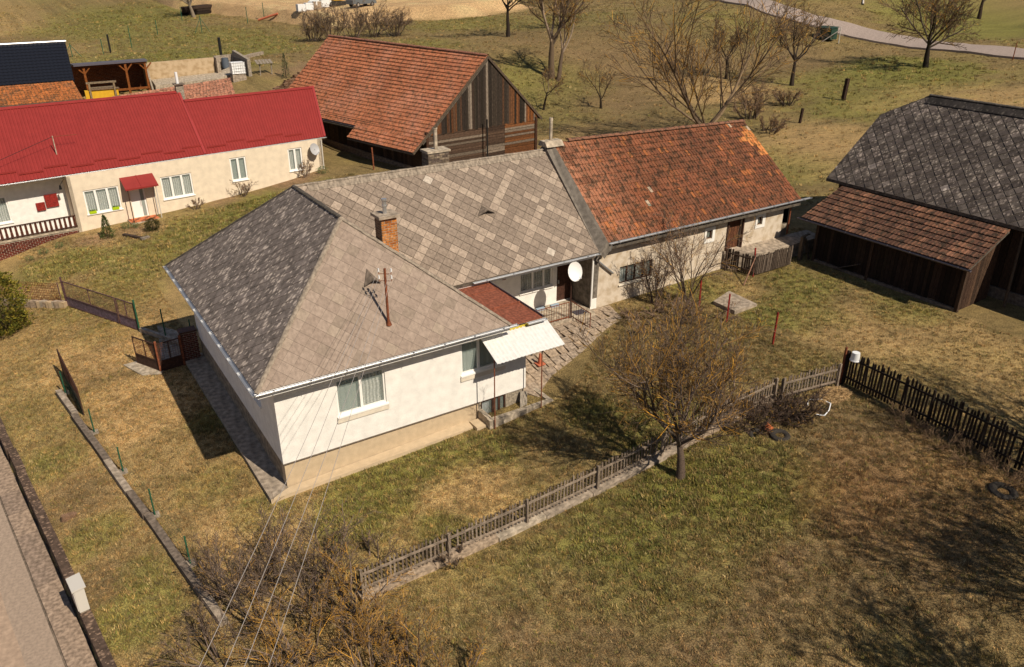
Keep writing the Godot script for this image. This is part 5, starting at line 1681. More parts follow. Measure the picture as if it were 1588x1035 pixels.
	# lime flower boxes in the triple window
	for s in [1.05, 2.42]:
		var fb := thing("flower_box", P.call(s, 0.9, 0.02), ("lime green flower box at the left pane of the neighbour's window" if s < 2 else "lime green flower box at the right pane of the neighbour's window"), "flower box", "lime flower boxes")
		var f := MB.new(fb.position)
		f.slab([P.call(s - 0.2, 1.06, 0.10), P.call(s + 0.2, 1.06, 0.10), P.call(s + 0.2, 1.06, -0.06), P.call(s - 0.2, 1.06, -0.06)], Vector3(0, -0.16, 0))
		part(fb, "trough", f, M.lime)
		var pl := MB.new(fb.position)
		for i in 40:
			pl.col = Color(0.06, 0.10, 0.02) * rng.randf_range(0.6, 1.6)
			var p: Vector3 = P.call(s + rng.randf_range(-0.18, 0.18), 1.06, 0.02 + rng.randf_range(-0.05, 0.06))
			var q := p + Vector3(rng.randf_range(-0.06, 0.06), rng.randf_range(0.03, 0.1), rng.randf_range(-0.06, 0.06))
			pl.tri(p, q, q + Vector3(0.03, -0.01, 0.02))
		part(fb, "plants", pl, M.leaf)

# a shallow offset dish: centre, facing, half width, half height
func dish(t: Node3D, m: Vector3, dir: Vector3, a: float, b: float, mt: Material):
	var side := dir.cross(Vector3.UP).normalized(); var up := side.cross(dir)
	var mb := MB.new(t.position)
	var rings := 5; var k := 20
	for s in [0.0, 1.0]:
		for i in rings:
			for j in k:
				var f := func(ri: int, ja: int) -> Vector3:
					var q := float(ri) / rings; var an := TAU * ja / k
					return m + side * cos(an) * a * q + up * sin(an) * b * q + dir * (0.10 * q * q - 0.10 - s * 0.012)
				mb.face(f.call(i, j), f.call(i, j + 1), f.call(i + 1, j + 1), f.call(i + 1, j), dir * (1.0 - 2.0 * s))
	part(t, "reflector", mb, mt)
	var am := MB.new(t.position)
	am.tube(m - up * b * 0.95, m + dir * 0.42 - up * b * 0.65, 0.012, 0.012, 5)
	part(t, "feed_arm", am, mt)
	var l := MB.new(t.position)
	l.tube(m + dir * 0.42 - up * b * 0.68, m + dir * 0.36 - up * b * 0.5, 0.03, 0.035, 8)
	part(t, "receiver", l, M.plastic_white)

# ---------------------------------------------------------------- roofs, pergola and yard behind the red-roofed house
func make_hamlet_behind():
	var rng := RandomNumberGenerator.new()
	rng.seed = 48
	# black glazed roof
	var h := thing("black_roofed_house", Vector3(-7.0, 3.6, -58.0), "house with glossy black tile roof at the far left", "house")
	var B := h.position
	var el := Vector3(-18.0, 6.3, -54.4); var er := Vector3(1.15, 6.3, -55.6); var rr := Vector3(1.45, 9.0, -59.5); var rl := Vector3(-18.0, 9.0, -58.3)
	var d := MB.new(B)
	d.slab([el, er, rr, rl], Vector3(0, -0.12, 0))
	d.slab([rl, rr, Vector3(1.7, 6.3, -63.4), Vector3(-18.0, 6.3, -62.2)], Vector3(0, -0.12, 0))
	var roof := part(h, "roof", d, M.black_tile)
	# wavy glazed pantiles: a shared tile, joined per row
	var t := MB.new(B)
	var rows := 13; var cols := 62
	var nn := (er - el).cross(rl - el).normalized()
	if nn.y < 0: nn = -nn
	for j in rows:
		for i in cols:
			var u0 := float(i) / cols; var u1 := float(i + 1) / cols; var v0 := float(j) / rows; var v1 := float(j + 1.1) / rows
			for s in 4:
				var f0 := s / 4.0; var f1 := (s + 1) / 4.0
				var h0 := 0.03 + 0.03 * sin(f0 * TAU) + 0.03; var h1 := 0.03 + 0.03 * sin(f1 * TAU) + 0.03
				var a := el.lerp(er, lerpf(u0, u1, f0)); var b := el.lerp(er, lerpf(u0, u1, f1)); var c := rl.lerp(rr, lerpf(u0, u1, f0)); var e := rl.lerp(rr, lerpf(u0, u1, f1))
				var p := a.lerp(c, v0) + nn * (h0 + 0.03); var q := b.lerp(e, v0) + nn * (h1 + 0.03)
				t.face(p, q, b.lerp(e, v1) + nn * h1, a.lerp(c, v1) + nn * h0, nn)
				t.face(p, q, q - nn * 0.04, p - nn * 0.04, el - rl)
	stuff(part(roof, "pantiles", t, M.black_tile))
	var rc := MB.new(B)
	rc.tube(rl + Vector3(0, 0.06, 0), rr + Vector3(0.05, 0.06, 0), 0.12, 0.12, 8)
	part(roof, "ridge_cap", rc, M.galv)
	var w := MB.new(B)
	w.slab([Vector3(-17.5, 3.0, -55.1), Vector3(0.8, 3.0, -56.2), Vector3(0.8, 6.4, -56.2), Vector3(-17.5, 6.4, -55.1)], Vector3(0, 0, -0.3))
	w.slab([Vector3(0.8, 3.0, -56.2), Vector3(0.9, 6.3, -56.2), Vector3(1.0, 8.8, -59.5), Vector3(1.1, 6.3, -62.8), Vector3(1.1, 3.0, -62.8)], Vector3(-0.3, 0, 0))
	part(h, "wall", w, M.cream_wall)
	# lower orange tile roof in front of it
	var o := thing("orange_tiled_annex", Vector3(-7.0, 3.5, -53.0), "low annex with bright orange tile roof below the black roof", "annex")
	var oel := Vector3(-18.0, 5.28, -50.9); var oer := Vector3(1.2, 5.28, -52.2); var orr := Vector3(1.0, 6.35, -55.2); var orl := Vector3(-18.0, 6.35, -54.0)
	var od := MB.new(o.position)
	od.slab([oel, oer, orr, orl], Vector3(0, -0.12, 0))
	var oro := part(o, "roof", od, M.deck)
	var ot := MB.new(o.position)
	tile_field(ot, oel, oer, orr, orl, 0.24, 0.36, func(u: float, v: float) -> Vector3:
		var a := gn2.get_noise_2d(u * 40.0, v * 6.0)
		return Vector3(0.56, 0.185, 0.055).lerp(Vector3(0.28, 0.13, 0.06), clampf(a * 1.4, 0.0, 0.8)) * rng.randf_range(0.75, 1.2), rng)
	stuff(part(oro, "tile_field", ot, M.tiles))
	var ow := MB.new(o.position)
	ow.slab([Vector3(-17.5, 2.0, -51.3), Vector3(0.9, 2.0, -52.6), Vector3(0.9, 5.3, -52.6), Vector3(-17.5, 5.3, -51.3)], Vector3(0, 0, -0.3))
	ow.slab([Vector3(0.95, 2.0, -52.6), Vector3(0.95, 5.3, -52.6), Vector3(0.9, 6.2, -55.0), Vector3(0.9, 2.0, -55.0)], Vector3(-0.25, 0, 0))
	part(o, "wall", ow, M.yellow_wall)
	# small salmon tiled roof
	var s := thing("salmon_tiled_shed", Vector3(8.0, 3.0, -49.0), "small shed with pale salmon tile roof behind the red metal ridge", "shed")
	var sel := Vector3(2.6, 4.55, -46.6); var ser := Vector3(11.6, 5.55, -47.6); var srr := Vector3(12.9, 5.75, -52.0); var srl := Vector3(3.2, 5.5, -50.4)
	srr = Vector3(13.1, 6.0, -52.6); srl = Vector3(3.0, 5.75, -49.0); ser = Vector3(12.0, 4.9, -47.0); sel = Vector3(2.6, 4.75, -45.8)
	var sd := MB.new(s.position)
	var low := Vector3(0, -0.45, 0)
	sd.slab([sel + low, ser + low, srr + low, srl + low], Vector3(0, -0.1, 0))
	var sro := part(s, "roof", sd, M.deck)
	var stf := MB.new(s.position)
	tile_field(stf, sel, ser, srr, srl, 0.30, 0.42, func(_u, _v): return Vector3(0.58, 0.26, 0.16) * rng.randf_range(0.75, 1.2), rng)
	stuff(part(sro, "tile_field", stf, M.tiles))
	var sw := MB.new(s.position)
	sw.slab([Vector3(2.9, 1.5, -49.0), Vector3(12.9, 2.5, -52.3), Vector3(12.9, 5.9, -52.3), Vector3(2.9, 5.6, -48.9)], Vector3(0, 0, 0.2))
	sw.slab([Vector3(11.8, 1.5, -47.2), Vector3(12.8, 2.5, -52.2), Vector3(12.8, 5.8, -52.2), Vector3(11.8, 4.7, -47.2)], Vector3(-0.2, 0, 0))
	part(s, "wall", sw, M.cream_wall)
	# timber pergola with a brick back wall
	var p := thing("timber_pergola", Vector3(4.8, 4.4, -60.0), "orange timber pergola with braced posts and dark roof behind the red house", "pergola")
	var PB := p.position
	var pr := MB.new(PB)
	pr.slab([Vector3(1.5, 7.30, -57.6), Vector3(7.5, 7.30, -58.2), Vector3(7.9, 7.0, -62.4), Vector3(1.6, 7.0, -61.8)], Vector3(0, -0.14, 0))
	part(p, "roof", pr, M.gutter_dark)
	for q in [[2.25, -58.0], [5.6, -58.2], [7.25, -58.4]]:
		plank(p, "post", Vector3(q[0], 4.3, q[1]), Vector3(q[0], 7.1, q[1]), 0.18, 0.18, Vector3.RIGHT, Vector3(0.46, 0.16, 0.04), rng)
		for sg in [-1.0, 1.0]:
			plank(p, "brace", Vector3(q[0], 6.45, q[1]), Vector3(q[0] + sg * 0.55, 7.05, q[1]), 0.10, 0.10, Vector3(0, 0, 1), Vector3(0.46, 0.16, 0.04), rng)
	plank(p, "beam", Vector3(1.6, 7.12, -58.0), Vector3(7.4, 7.12, -58.35), 0.2, 0.14, Vector3.UP, Vector3(0.30, 0.10, 0.03), rng)
	plank(p, "low_rail", Vector3(2.25, 4.95, -57.9), Vector3(7.3, 4.95, -58.3), 0.18, 0.10, Vector3.UP, Vector3(0.46, 0.16, 0.04), rng)
	plank(p, "worktop", Vector3(2.4, 5.35, -57.5), Vector3(4.3, 5.35, -57.6), 0.5, 0.07, Vector3(0, 0, 1), Vector3(0.45, 0.36, 0.26), rng)
	var bwm := MB.new(PB)
	bwm.slab([Vector3(1.6, 4.2, -61.4), Vector3(7.6, 4.2, -62.0), Vector3(7.6, 7.0, -62.0), Vector3(1.6, 7.0, -61.4)], Vector3(0, 0, -0.2))
	bwm.slab([Vector3(7.55, 4.2, -58.6), Vector3(7.55, 4.2, -62.0), Vector3(7.55, 7.0, -62.0), Vector3(7.55, 7.0, -60.5)], Vector3(0.15, 0, 0))
	var bk := part(p, "back_wall", bwm, M.mortar)
	var bbk := MB.new(PB)
	bricks(bbk, Vector3(1.6, 4.3, -61.38), Vector3(0.995, 0, -0.0995), 6.0, 2.6, Vector3(0.1, 0, 1), 0.30, 0.10, [Vector3(0.26, 0.09, 0.04), Vector3(0.20, 0.07, 0.035)], rng, 0.02)
	stuff(part(bk, "brickwork", bbk, M.brick))
	var bar := thing("yellow_bar_counter", Vector3(3.0, 4.0, -52.6), "yellow brick counter with pale timber frame in front of the pergola", "counter")
	var bm := MB.new(bar.position)
	bm.aabox(Vector3(1.5, 3.4, -53.4), Vector3(4.0, 5.75, -53.0))
	part(bar, "wall", bm, M.yellow_wall)
	for q in [1.9, 3.75]:
		plank(bar, "post", Vector3(q, 3.6, -52.9), Vector3(q, 6.3, -52.9), 0.14, 0.14, Vector3.RIGHT, Vector3(0.52, 0.40, 0.26), rng)
	plank(bar, "beam", Vector3(1.7, 6.35, -52.9), Vector3(3.95, 6.35, -52.9), 0.12, 0.14, Vector3(0, 0, 1), Vector3(0.52, 0.42, 0.30), rng)
	plank(bar, "counter_top", Vector3(1.9, 5.8, -53.15), Vector3(4.1, 5.8, -53.15), 0.5, 0.07, Vector3(0, 0, 1), Vector3(0.42, 0.30, 0.20), rng)
	# pale retaining wall and paved court
	var rw := thing("board_marked_retaining_wall", Vector3(11.0, 4.9, -61.0), "pale stained retaining wall between the pergola and the water tank", "wall")
	var rm := MB.new(rw.position)
	rm.slab([Vector3(8.0, 4.4, -61.8), Vector3(13.7, 4.8, -60.4), Vector3(13.75, 6.9, -60.4), Vector3(8.0, 6.65, -61.8)], Vector3(0.06, 0, -0.3))
	part(rw, "panel", rm, M.sand_wall)
	for q in [[13.8, -60.4, 6.95], [15.95, -62.0, 7.0]]:
		var pm := MB.new(rw.position)
		pm.aabox(Vector3(q[0], 4.7, q[1] - 0.3), Vector3(q[0] + 0.32, q[2], q[1] + 0.7))
		part(rw, "pier", pm, M.concrete)
	var bl := MB.new(rw.position)
	bl.slab([Vector3(14.3, 4.9, -62.6), Vector3(16.0, 4.9, -62.2), Vector3(16.0, 6.9, -62.2), Vector3(14.3, 6.8, -62.6)], Vector3(0, 0, -0.25))
	part(rw, "panel", bl, M.concrete)
	var pv := MB.new(Vector3(11, 4.9, -59))
	pv.slab([Vector3(7.8, 5.05, -58.4), Vector3(13.2, 5.45, -57.0), Vector3(15.2, 5.65, -58.6), Vector3(15.9, 5.9, -62.0), Vector3(13.8, 5.55, -60.3), Vector3(8.1, 5.15, -61.7)], Vector3(0, -0.5, 0))
	struct("court_paving", pv, M.concrete_pale)
	var bw2 := thing("block_wall", Vector3(16.4, 5.3, -59.5), "grey concrete block wall standing beside the white water tank", "wall")
	var blm := MB.new(bw2.position)
	blm.slab([Vector3(15.95, 5.0, -62.0), Vector3(16.05, 5.0, -57.4), Vector3(16.05, 6.9, -57.4), Vector3(15.95, 7.3, -62.0)], Vector3(0.3, 0, 0))
	part(bw2, "core", blm, M.mortar)
	var blk := MB.new(bw2.position)
	bricks(blk, Vector3(15.94, 5.05, -62.0), Vector3(0.02, 0, 1).normalized(), 4.55, 1.9, Vector3.LEFT, 0.5, 0.22, [Vector3(0.22, 0.20, 0.18), Vector3(0.27, 0.24, 0.22)], rng, 0.02)
	stuff(part(bw2, "blockwork", blk, M.brick))
	# caged water tank
	var ib := thing("caged_water_tank", Vector3(14.9, 5.2, -57.0), "white caged water tank on a pallet in the far yard", "tank")
	var im := MB.new(ib.position)
	im.aabox(Vector3(14.37, 5.75, -57.5), Vector3(15.53, 6.75, -56.6))
	part(ib, "bladder", im, M.plastic_white)
	var cg := MB.new(ib.position)
	for i in 7:
		var x := 14.34 + i * 0.2037
		cg.tube(Vector3(x, 5.7, -56.57), Vector3(x, 6.78, -56.57), 0.016, 0.016, 5)
	for i in 5:
		var y := 5.78 + i * 0.24
		cg.tube(Vector3(14.33, y, -56.56), Vector3(15.57, y, -56.56), 0.016, 0.016, 5)
		cg.tube(Vector3(14.33, y, -56.56), Vector3(14.33, y, -57.53), 0.016, 0.016, 5)
	part(ib, "cage", cg, M.galv)
	var pa := MB.new(ib.position)
	for i in 3: pa.aabox(Vector3(14.35, 5.58, -57.5 + i * 0.36), Vector3(15.55, 5.72, -57.35 + i * 0.36))
	pa.aabox(Vector3(14.33, 4.9, -57.52), Vector3(15.57, 5.57, -56.58))
	part(ib, "pallet", pa, M.concrete)
	var ba := thing("blue_barrel", Vector3(15.1, 5.7, -62.0), "dark blue-grey barrel beside the concrete piers in the far yard", "barrel")
	var bam := MB.new(ba.position)
	for q in [[5.7, 0.30, 6.05, 0.36], [6.05, 0.36, 6.35, 0.36], [6.35, 0.36, 6.62, 0.31]]:
		bam.tube(Vector3(15.1, q[0], -61.8), Vector3(15.1, q[2], -61.8), q[1], q[3], 14)
	part(ba, "drum", bam, M.blue_grey)
	var bam2 := MB.new(ba.position)
	bam2.tube(Vector3(15.1, 6.62, -61.8), Vector3(15.1, 6.66, -61.8), 0.32, 0.32, 14)
	part(ba, "lid", bam2, M.blue_grey)
	# trestle of pale boards
	var tb := thing("board_trestle", at(17.6, -58.0), "pale board trestle leaning at the far yard's edge", "trestle")
	for i in 5:
		plank(tb, "board", Vector3(17.0 + i * 0.32, ground(17.0, -58) + 1.25, -58.0), Vector3(17.0 + i * 0.32, ground(17.0, -58) + 0.95, -57.2), 0.26, 0.03, Vector3.RIGHT, Vector3(0.56, 0.50, 0.44), rng)
	for q in [17.1, 18.2]:
		plank(tb, "leg", Vector3(q, ground(q, -57.3) - 0.05, -57.3), Vector3(q + 0.1, ground(q, -57.3) + 1.0, -57.5), 0.08, 0.08, Vector3.RIGHT, Vector3(0.56, 0.50, 0.44), rng)
	# bollards and posts of a wire fence on the slope
	var k := 0
	for q in [[4.84, -95.3, 1.6], [9.28, -95.4, 2.2], [8.4, -95.2, 1.8], [11.98, -96.1, 2.6], [17.16, -106.15, 1.9], [23.55, -119.8, 2.0], [31.06, -109.9, 2.4], [34.3, -112.0, 2.6], [22.6, -103.2, 2.2]]:
		var f := thing("fence_post", at(q[0], q[1]), ["thin green fence post beside the black roof", "stout dark fence post above the pergola", "thin green fence post left of the stout one", "tall green fence post above the retaining wall", "green fence post on the far slope, left of the braced one", "green fence post behind the braced one", "tall dark post right of the braced fence post", "tallest green post, nearest the orange bar", "braced green fence post standing on the far slope"][k], "post", "green posts on the far slope")
		var fm := MB.new(f.position)
		fm.tube(at(q[0], q[1], -0.2), at(q[0], q[1], q[2]), 0.05 if k != 1 else 0.12, 0.05 if k != 1 else 0.12, 6)
		part(f, "shaft", fm, M.green_paint if k != 1 else M.black_paint)
		if k == 8 or k == 0:
			for sg in [-1.0, 1.0]:
				var br := MB.new(f.position)
				br.tube(at(q[0] + sg * 1.1, q[1] + 0.3, -0.1), at(q[0], q[1], q[2] * 0.9), 0.035, 0.035, 5)
				part(f, "brace", br, M.green_paint)
		k += 1
	var gp := thing("tall_dark_post", at(15.95, -66.5), "tall dark post with a cap at the corner above the barrel", "post")
	var gpm := MB.new(gp.position)
	gpm.tube(at(15.95, -66.5, -0.2), at(15.95, -66.5, 2.6), 0.14, 0.14, 8)
	part(gp, "shaft", gpm, M.black_paint)
	# low grey kerb wall running up the slope from the piers
	var kw := thing("kerb_wall", at(18.0, -67.0), "low grey kerb wall climbing the slope above the block wall", "wall")
	var km := MB.new(kw.position)
	strip(km, [Vector2(16.6, -65.5), Vector2(18.2, -68.0), Vector2(20.2, -71.0), Vector2(22.0, -73.0)], 0.15, 0.25, 0.35, 0.7)
	part(kw, "kerb", km, M.concrete)

# ---------------------------------------------------------------- things about the house and yard
func mesh_panel(mb: MB, a: Vector3, b: Vector3, h: float, step: float, r: float):
	# woven wire between two posts
	var ln := a.distance_to(b)
	var k := int(ln / step)
	for i in k + 1:
		var p := a.lerp(b, float(i) / k)
		mb.twig(p, p + Vector3(0, h, 0), r, r)
	var m := int(h / step)
	for j in m + 1:
		mb.twig(a + Vector3(0, h * j / m, 0), b + Vector3(0, h * j / m, 0), r, r)
var PATIO := PackedVector2Array([Vector2(9.5, -3.5), Vector2(9.5, -0.4), Vector2(10.1, 0.75), Vector2(11.5, 0.5), Vector2(12.9, -0.7), Vector2(14.4, -1.7), Vector2(16.2, -2.5), Vector2(16.6, -3.9), Vector2(15.6, -4.04), Vector2(13.0, -3.5)])
func make_yard():
	var rng := RandomNumberGenerator.new()
	rng.seed = 58
	var X := Vector3.RIGHT
	# corrugated canopy over the cellar window
	var c := thing("corrugated_canopy", Vector3(8.9, 0.4, 0.9), "off-white corrugated canopy on two thin rusty posts at the house front", "canopy")
	var B := c.position
	var sheets := [[7.38, 8.22, 0.0], [8.18, 9.28, 0.012], [9.24, 10.26, 0.0]]
	for s in sheets:
		var mb := MB.new(B)
		var k := int((s[1] - s[0]) / 0.038)
		for i in k:
			var x0: float = lerpf(s[0], s[1], float(i) / k); var x1: float = lerpf(s[0], s[1], float(i + 1) / k)
			var h0: float = 0.010 * sin(i * PI * 0.5) + s[2]; var h1: float = 0.010 * sin((i + 1) * PI * 0.5) + s[2]
			mb.face(Vector3(x0, 3.60 + h0, 0.06), Vector3(x1, 3.60 + h1, 0.06), Vector3(x1, 3.06 + h1, 1.22), Vector3(x0, 3.06 + h0, 1.22), Vector3(0, 1, 0.4))
			mb.face(Vector3(x0, 3.594 + h0, 0.06), Vector3(x1, 3.594 + h1, 0.06), Vector3(x1, 3.054 + h1, 1.22), Vector3(x0, 3.054 + h0, 1.22), Vector3(0, -1, -0.4))
		part(c, "sheet", mb, M.fibre)
	for x in [7.46, 9.49]:
		var p := MB.new(B)
		p.tube(Vector3(x, 0.1, 0.88), Vector3(x, 3.2, 0.88), 0.022, 0.022, 8)
		part(c, "post", p, M.rust)
	var bm := MB.new(B)
	bm.bar(Vector3(7.4, 3.165, 0.88), Vector3(10.2, 3.165, 0.88), 0.04, 0.05)
	part(c, "purlin", bm, M.rust)
	var ys := MB.new(B)
	ys.slab([Vector3(7.25, 3.66, 0.02), Vector3(9.95, 3.66, 0.02), Vector3(9.95, 3.59, 0.11), Vector3(7.25, 3.59, 0.11)], Vector3(0, -0.01, 0))
	part(c, "yellow_sheet", ys, M.yellow_sheet)
	# light well before the cellar window
	var lw := thing("light_well", Vector3(8.7, 0.3, 0.5), "low concrete wall round the light well under the canopy", "wall")
	for q in [[Vector3(7.28, -0.5, -0.04), Vector3(7.46, 0.62, 0.62)], [Vector3(7.28, -0.5, 0.62), Vector3(10.1, 0.58, 0.82)], [Vector3(9.92, -0.4, -0.6), Vector3(10.1, 0.575, 0.62)]]:
		var mb := MB.new(lw.position)
		mb.aabox(q[0], q[1])
		part(lw, "wall", mb, M.concrete_pale)
	var ws := MB.new(lw.position)
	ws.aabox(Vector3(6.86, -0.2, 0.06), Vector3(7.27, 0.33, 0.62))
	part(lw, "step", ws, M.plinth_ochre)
	plank(lw, "propped_board", Vector3(8.95, 0.1, 0.5), Vector3(9.25, 0.85, 0.05), 0.3, 0.03, X, Vector3(0.62, 0.58, 0.52), rng)
	# electric mast on the front slope with its wires
	var em := thing("electric_mast", Vector3(4.06, 4.89, -0.16), "rusty electric mast with white insulators standing on the front roof slope", "mast")
	var E := em.position
	var mm := MB.new(E)
	mm.tube(Vector3(4.06, 4.75, -0.16), Vector3(4.06, 6.82, -0.16), 0.045, 0.04, 10)
	part(em, "mast", mm, M.rust)
	var fl := MB.new(E)
	fl.tube(Vector3(4.06, 4.85, -0.16), Vector3(4.06, 5.02, -0.16), 0.11, 0.05, 10)
	part(em, "flashing", fl, M.rust)
	var dirw := Vector3(-8.45, 0, 13.06).normalized()
	var sw := Vector3(dirw.z, 0, -dirw.x)
	var ends := []
	for q in [[-0.20, 6.74], [0.20, 6.74], [-0.20, 6.50], [0.20, 6.50]]:
		var cr := MB.new(E)
		var p: Vector3 = Vector3(4.06, q[1], -0.16) + sw * q[0]
		cr.tube(Vector3(4.06, q[1] - 0.1, -0.16), p + Vector3(0, -0.1, 0), 0.012, 0.012, 5)
		cr.tube(p + Vector3(0, -0.1, 0), p + Vector3(0, 0.0, 0), 0.01, 0.01, 5)
		part(em, "bracket", cr, M.rust)
		var ins := MB.new(E)
		ins.tube(p + Vector3(0, -0.02, 0), p + Vector3(0, 0.05, 0), 0.035, 0.028, 8)
		ins.tube(p + Vector3(0, 0.05, 0), p + Vector3(0, 0.085, 0), 0.032, 0.018, 8)
		part(em, "insulator", ins, M.plastic_white)
		ends.append(p + Vector3(0, 0.04, 0))
	var poleat := Vector3(-9.6, 0, 20.95)
	var pt := thing("utility_pole", Vector3(poleat.x, ground(poleat.x, poleat.z), poleat.z), "round concrete utility pole carrying the four wires to the house", "pole")
	var pm := MB.new(pt.position)
	pm.tube(pt.position + Vector3(0, -0.5, 0), Vector3(poleat.x, 7.3, poleat.z), 0.16, 0.10, 12)
	part(pt, "shaft", pm, M.concrete)
	var pc := MB.new(pt.position)
	pc.bar(Vector3(poleat.x, 6.9, poleat.z) - sw * 0.5, Vector3(poleat.x, 6.9, poleat.z) + sw * 0.5, 0.06, 0.06)
	pc.bar(Vector3(poleat.x, 6.62, poleat.z) - sw * 0.5, Vector3(poleat.x, 6.62, poleat.z) + sw * 0.5, 0.06, 0.06)
	part(pt, "crossarm", pc, M.galv)
	for i in 4:
		var wr := thing("overhead_wire", ends[i], ["upper left", "upper right", "lower left", "lower right"][i] + " of the four wires running from the roof mast", "wire", "wires to the roof mast")
		var w := MB.new(wr.position)
		var a: Vector3 = ends[i]
		var b: Vector3 = Vector3(poleat.x, 6.95 if i < 2 else 6.67, poleat.z) + sw * [-0.62, 0.20, -0.20, 0.62][i]
		var prev := a
		for s in range(1, 17):
			var t := s / 16.0
			var p := a.lerp(b, t) - Vector3(0, 0.45 * 4.0 * t * (1.0 - t), 0)
			w.tube(prev, p, 0.006, 0.006, 4, false)
			prev = p
		part(wr, "strand", w, M.wire)
	# satellite dish on the porch pole
	var sd := thing("satellite_dish", Vector3(14.13, 1.3, -3.70), "white oval satellite dish on a thin pole in front of the porch", "satellite dish")
	var pp := MB.new(sd.position)
	pp.tube(Vector3(14.13, 0.9, -3.62), Vector3(14.13, 3.95, -3.62), 0.028, 0.028, 8)
	part(sd, "pole", pp, M.brown_paint)
	dish(sd, Vector3(14.17, 3.55, -3.42), Vector3(-0.10, 0.30, 0.95).normalized(), 0.35, 0.43, M.dish)
	# porch railing
	var rl := thing("porch_railing", Vector3(12.5, 1.3, -3.6), "rusty thin-barred railing with pale blue flower troughs along the porch", "railing")
	var segs := [[Vector3(10.6, 1.3, -3.62), Vector3(14.05, 1.3, -3.62)], [Vector3(14.2, 1.3, -3.62), Vector3(14.45, 1.05, -2.6)]]
	for s in segs:
		var a: Vector3 = s[0]; var b: Vector3 = s[1]
		for y in [0.08, 0.78]:
			var r := MB.new(rl.position)
			r.bar(a + Vector3(0, y, 0), b + Vector3(0, y, 0), 0.03, 0.03)
			part(rl, "rail", r, M.rust)
		var n := int(a.distance_to(b) / 0.13)
		for i in n + 1:
			var p := a.lerp(b, float(i) / n)
			var q := MB.new(rl.position)
			q.tube(p + Vector3(0, 0.0, 0), p + Vector3(0, 0.8, 0), 0.009 if i > 0 and i < n else 0.02, 0.009 if i > 0 and i < n else 0.02, 6)
			part(rl, "baluster", q, M.rust)
	for x in [11.6, 12.35, 13.1]:
		var ft := MB.new(rl.position)
		ft.aabox(Vector3(x, 2.02, -3.75), Vector3(x + 0.42, 2.13, -3.62))
		part(rl, "flower_trough", ft, M.pale_blue)
	# flagged patio in front of the porch
	var po := MB.new(Vector3(12.5, 0.9, -2.0))
	var out := PATIO
	var top := []
	for q in out: top.append(Vector3(q.x, patio_y(q.x, q.y) - 0.02, q.y))
	po.slab(top, Vector3(0, -0.4, 0))
	var bed := struct("patio", po, M.flag_grey)
	var poly := PATIO
	var z := -3.9
	var row := 0
	while z < 1.0:
		var x := 9.2 + (row % 2) * 0.22
		while x < 16.8:
			var w := rng.randf_range(0.36, 0.62)
			var q := PackedVector2Array([Vector2(x + 0.015, z + rng.randf_range(0.01, 0.06)), Vector2(x + w - 0.015, z + rng.randf_range(0.01, 0.06)), Vector2(x + w - rng.randf_range(0.01, 0.08), z + 0.44), Vector2(x + rng.randf_range(0.01, 0.08), z + 0.44)])
			for cut in Geometry2D.intersect_polygons(q, poly):
				if cut.size() < 3: continue
				var ar := 0.0
				for i in cut.size(): ar += cut[i].cross(cut[(i + 1) % cut.size()])
				if absf(ar) < 0.1: continue
				var fs := MB.new(po.o)
				var pts := []
				var rise := rng.randf_range(-0.017, -0.011)
				for e in cut: pts.append(Vector3(e.x, patio_y(e.x, e.y) + rise, e.y))
				fs.slab(pts, Vector3(0, -0.05, 0))
				part(bed, "flagstone", fs, [M.flag_tan, M.flag_grey, M.flag_tan, M.flag_grey][rng.randi() % 4])
			x += w
		z += 0.46
		row += 1
	# steps down from the porch and a doormat
	var stp := MB.new(po.o)
	stp.slab([Vector3(14.5, 1.22, -3.55), Vector3(15.5, 1.22, -3.55), Vector3(15.9, 1.10, -2.9), Vector3(14.7, 1.10, -2.7)], Vector3(0, -0.3, 0))
	part(bed, "step", stp, M.concrete_pale)
	var dm := thing("doormat", Vector3(14.8, 1.3, -3.8), "dark ribbed doormat at the top of the porch steps", "doormat")
	var dmm := MB.new(dm.position)
	for i in 8: dmm.aabox(Vector3(14.55 + i * 0.075, 1.302, -4.1), Vector3(14.61 + i * 0.075, 1.325, -3.68))
	part(dm, "ribs", dmm, M.gutter_dark)
	var cn := thing("orange_cone", Vector3(11.0, patio_y(11.0, -1.4) + 0.02, -1.4), "faded orange-red cone standing on the patio behind the canopy", "cone")
	var cm := MB.new(cn.position)
	cm.tube(cn.position + Vector3(0, 0.03, 0), cn.position + Vector3(0, 0.48, 0), 0.10, 0.04, 12)
	part(cn, "cone", cm, M.orange_plastic)
	var cb := MB.new(cn.position)
	cb.aabox(cn.position + Vector3(-0.17, 0, -0.17), cn.position + Vector3(0.17, 0.035, 0.17))
	part(cn, "base", cb, M.orange_plastic)
	# meter cabinet by the lane
	var mc := thing("meter_cabinet", Vector3(-6.35, ground(-6.35, 1.1), 1.15), "pale grey plastic meter cabinet on the bank's edge beside the lane", "cabinet")
	var mp: Vector3 = mc.position
	var bs := Basis(Vector3.UP, 0.12)
	for q in [["body", Vector3(0, 0.62, 0), Vector3(0.13, 0.40, 0.30), M.plastic_grey], ["plinth", Vector3(0, 0.1, 0), Vector3(0.11, 0.13, 0.27), M.concrete], ["door", Vector3(-0.14, 0.62, 0), Vector3(0.012, 0.36, 0.27), M.plastic_grey]]:
		var k := MB.new(mp)
		k.box(mp + bs * (q[1] as Vector3), bs.x * q[2].x, bs.y * q[2].y, bs.z * q[2].z)
		part(mc, q[0], k, q[3])
	var rf := MB.new(mp)
	rf.slab([mp + bs * Vector3(-0.18, 1.03, -0.34), mp + bs * Vector3(-0.18, 1.03, 0.34), mp + bs * Vector3(0.18, 1.06, 0.34), mp + bs * Vector3(0.18, 1.06, -0.34)], Vector3(0, -0.05, 0))
	part(mc, "lid", rf, M.plastic_grey)
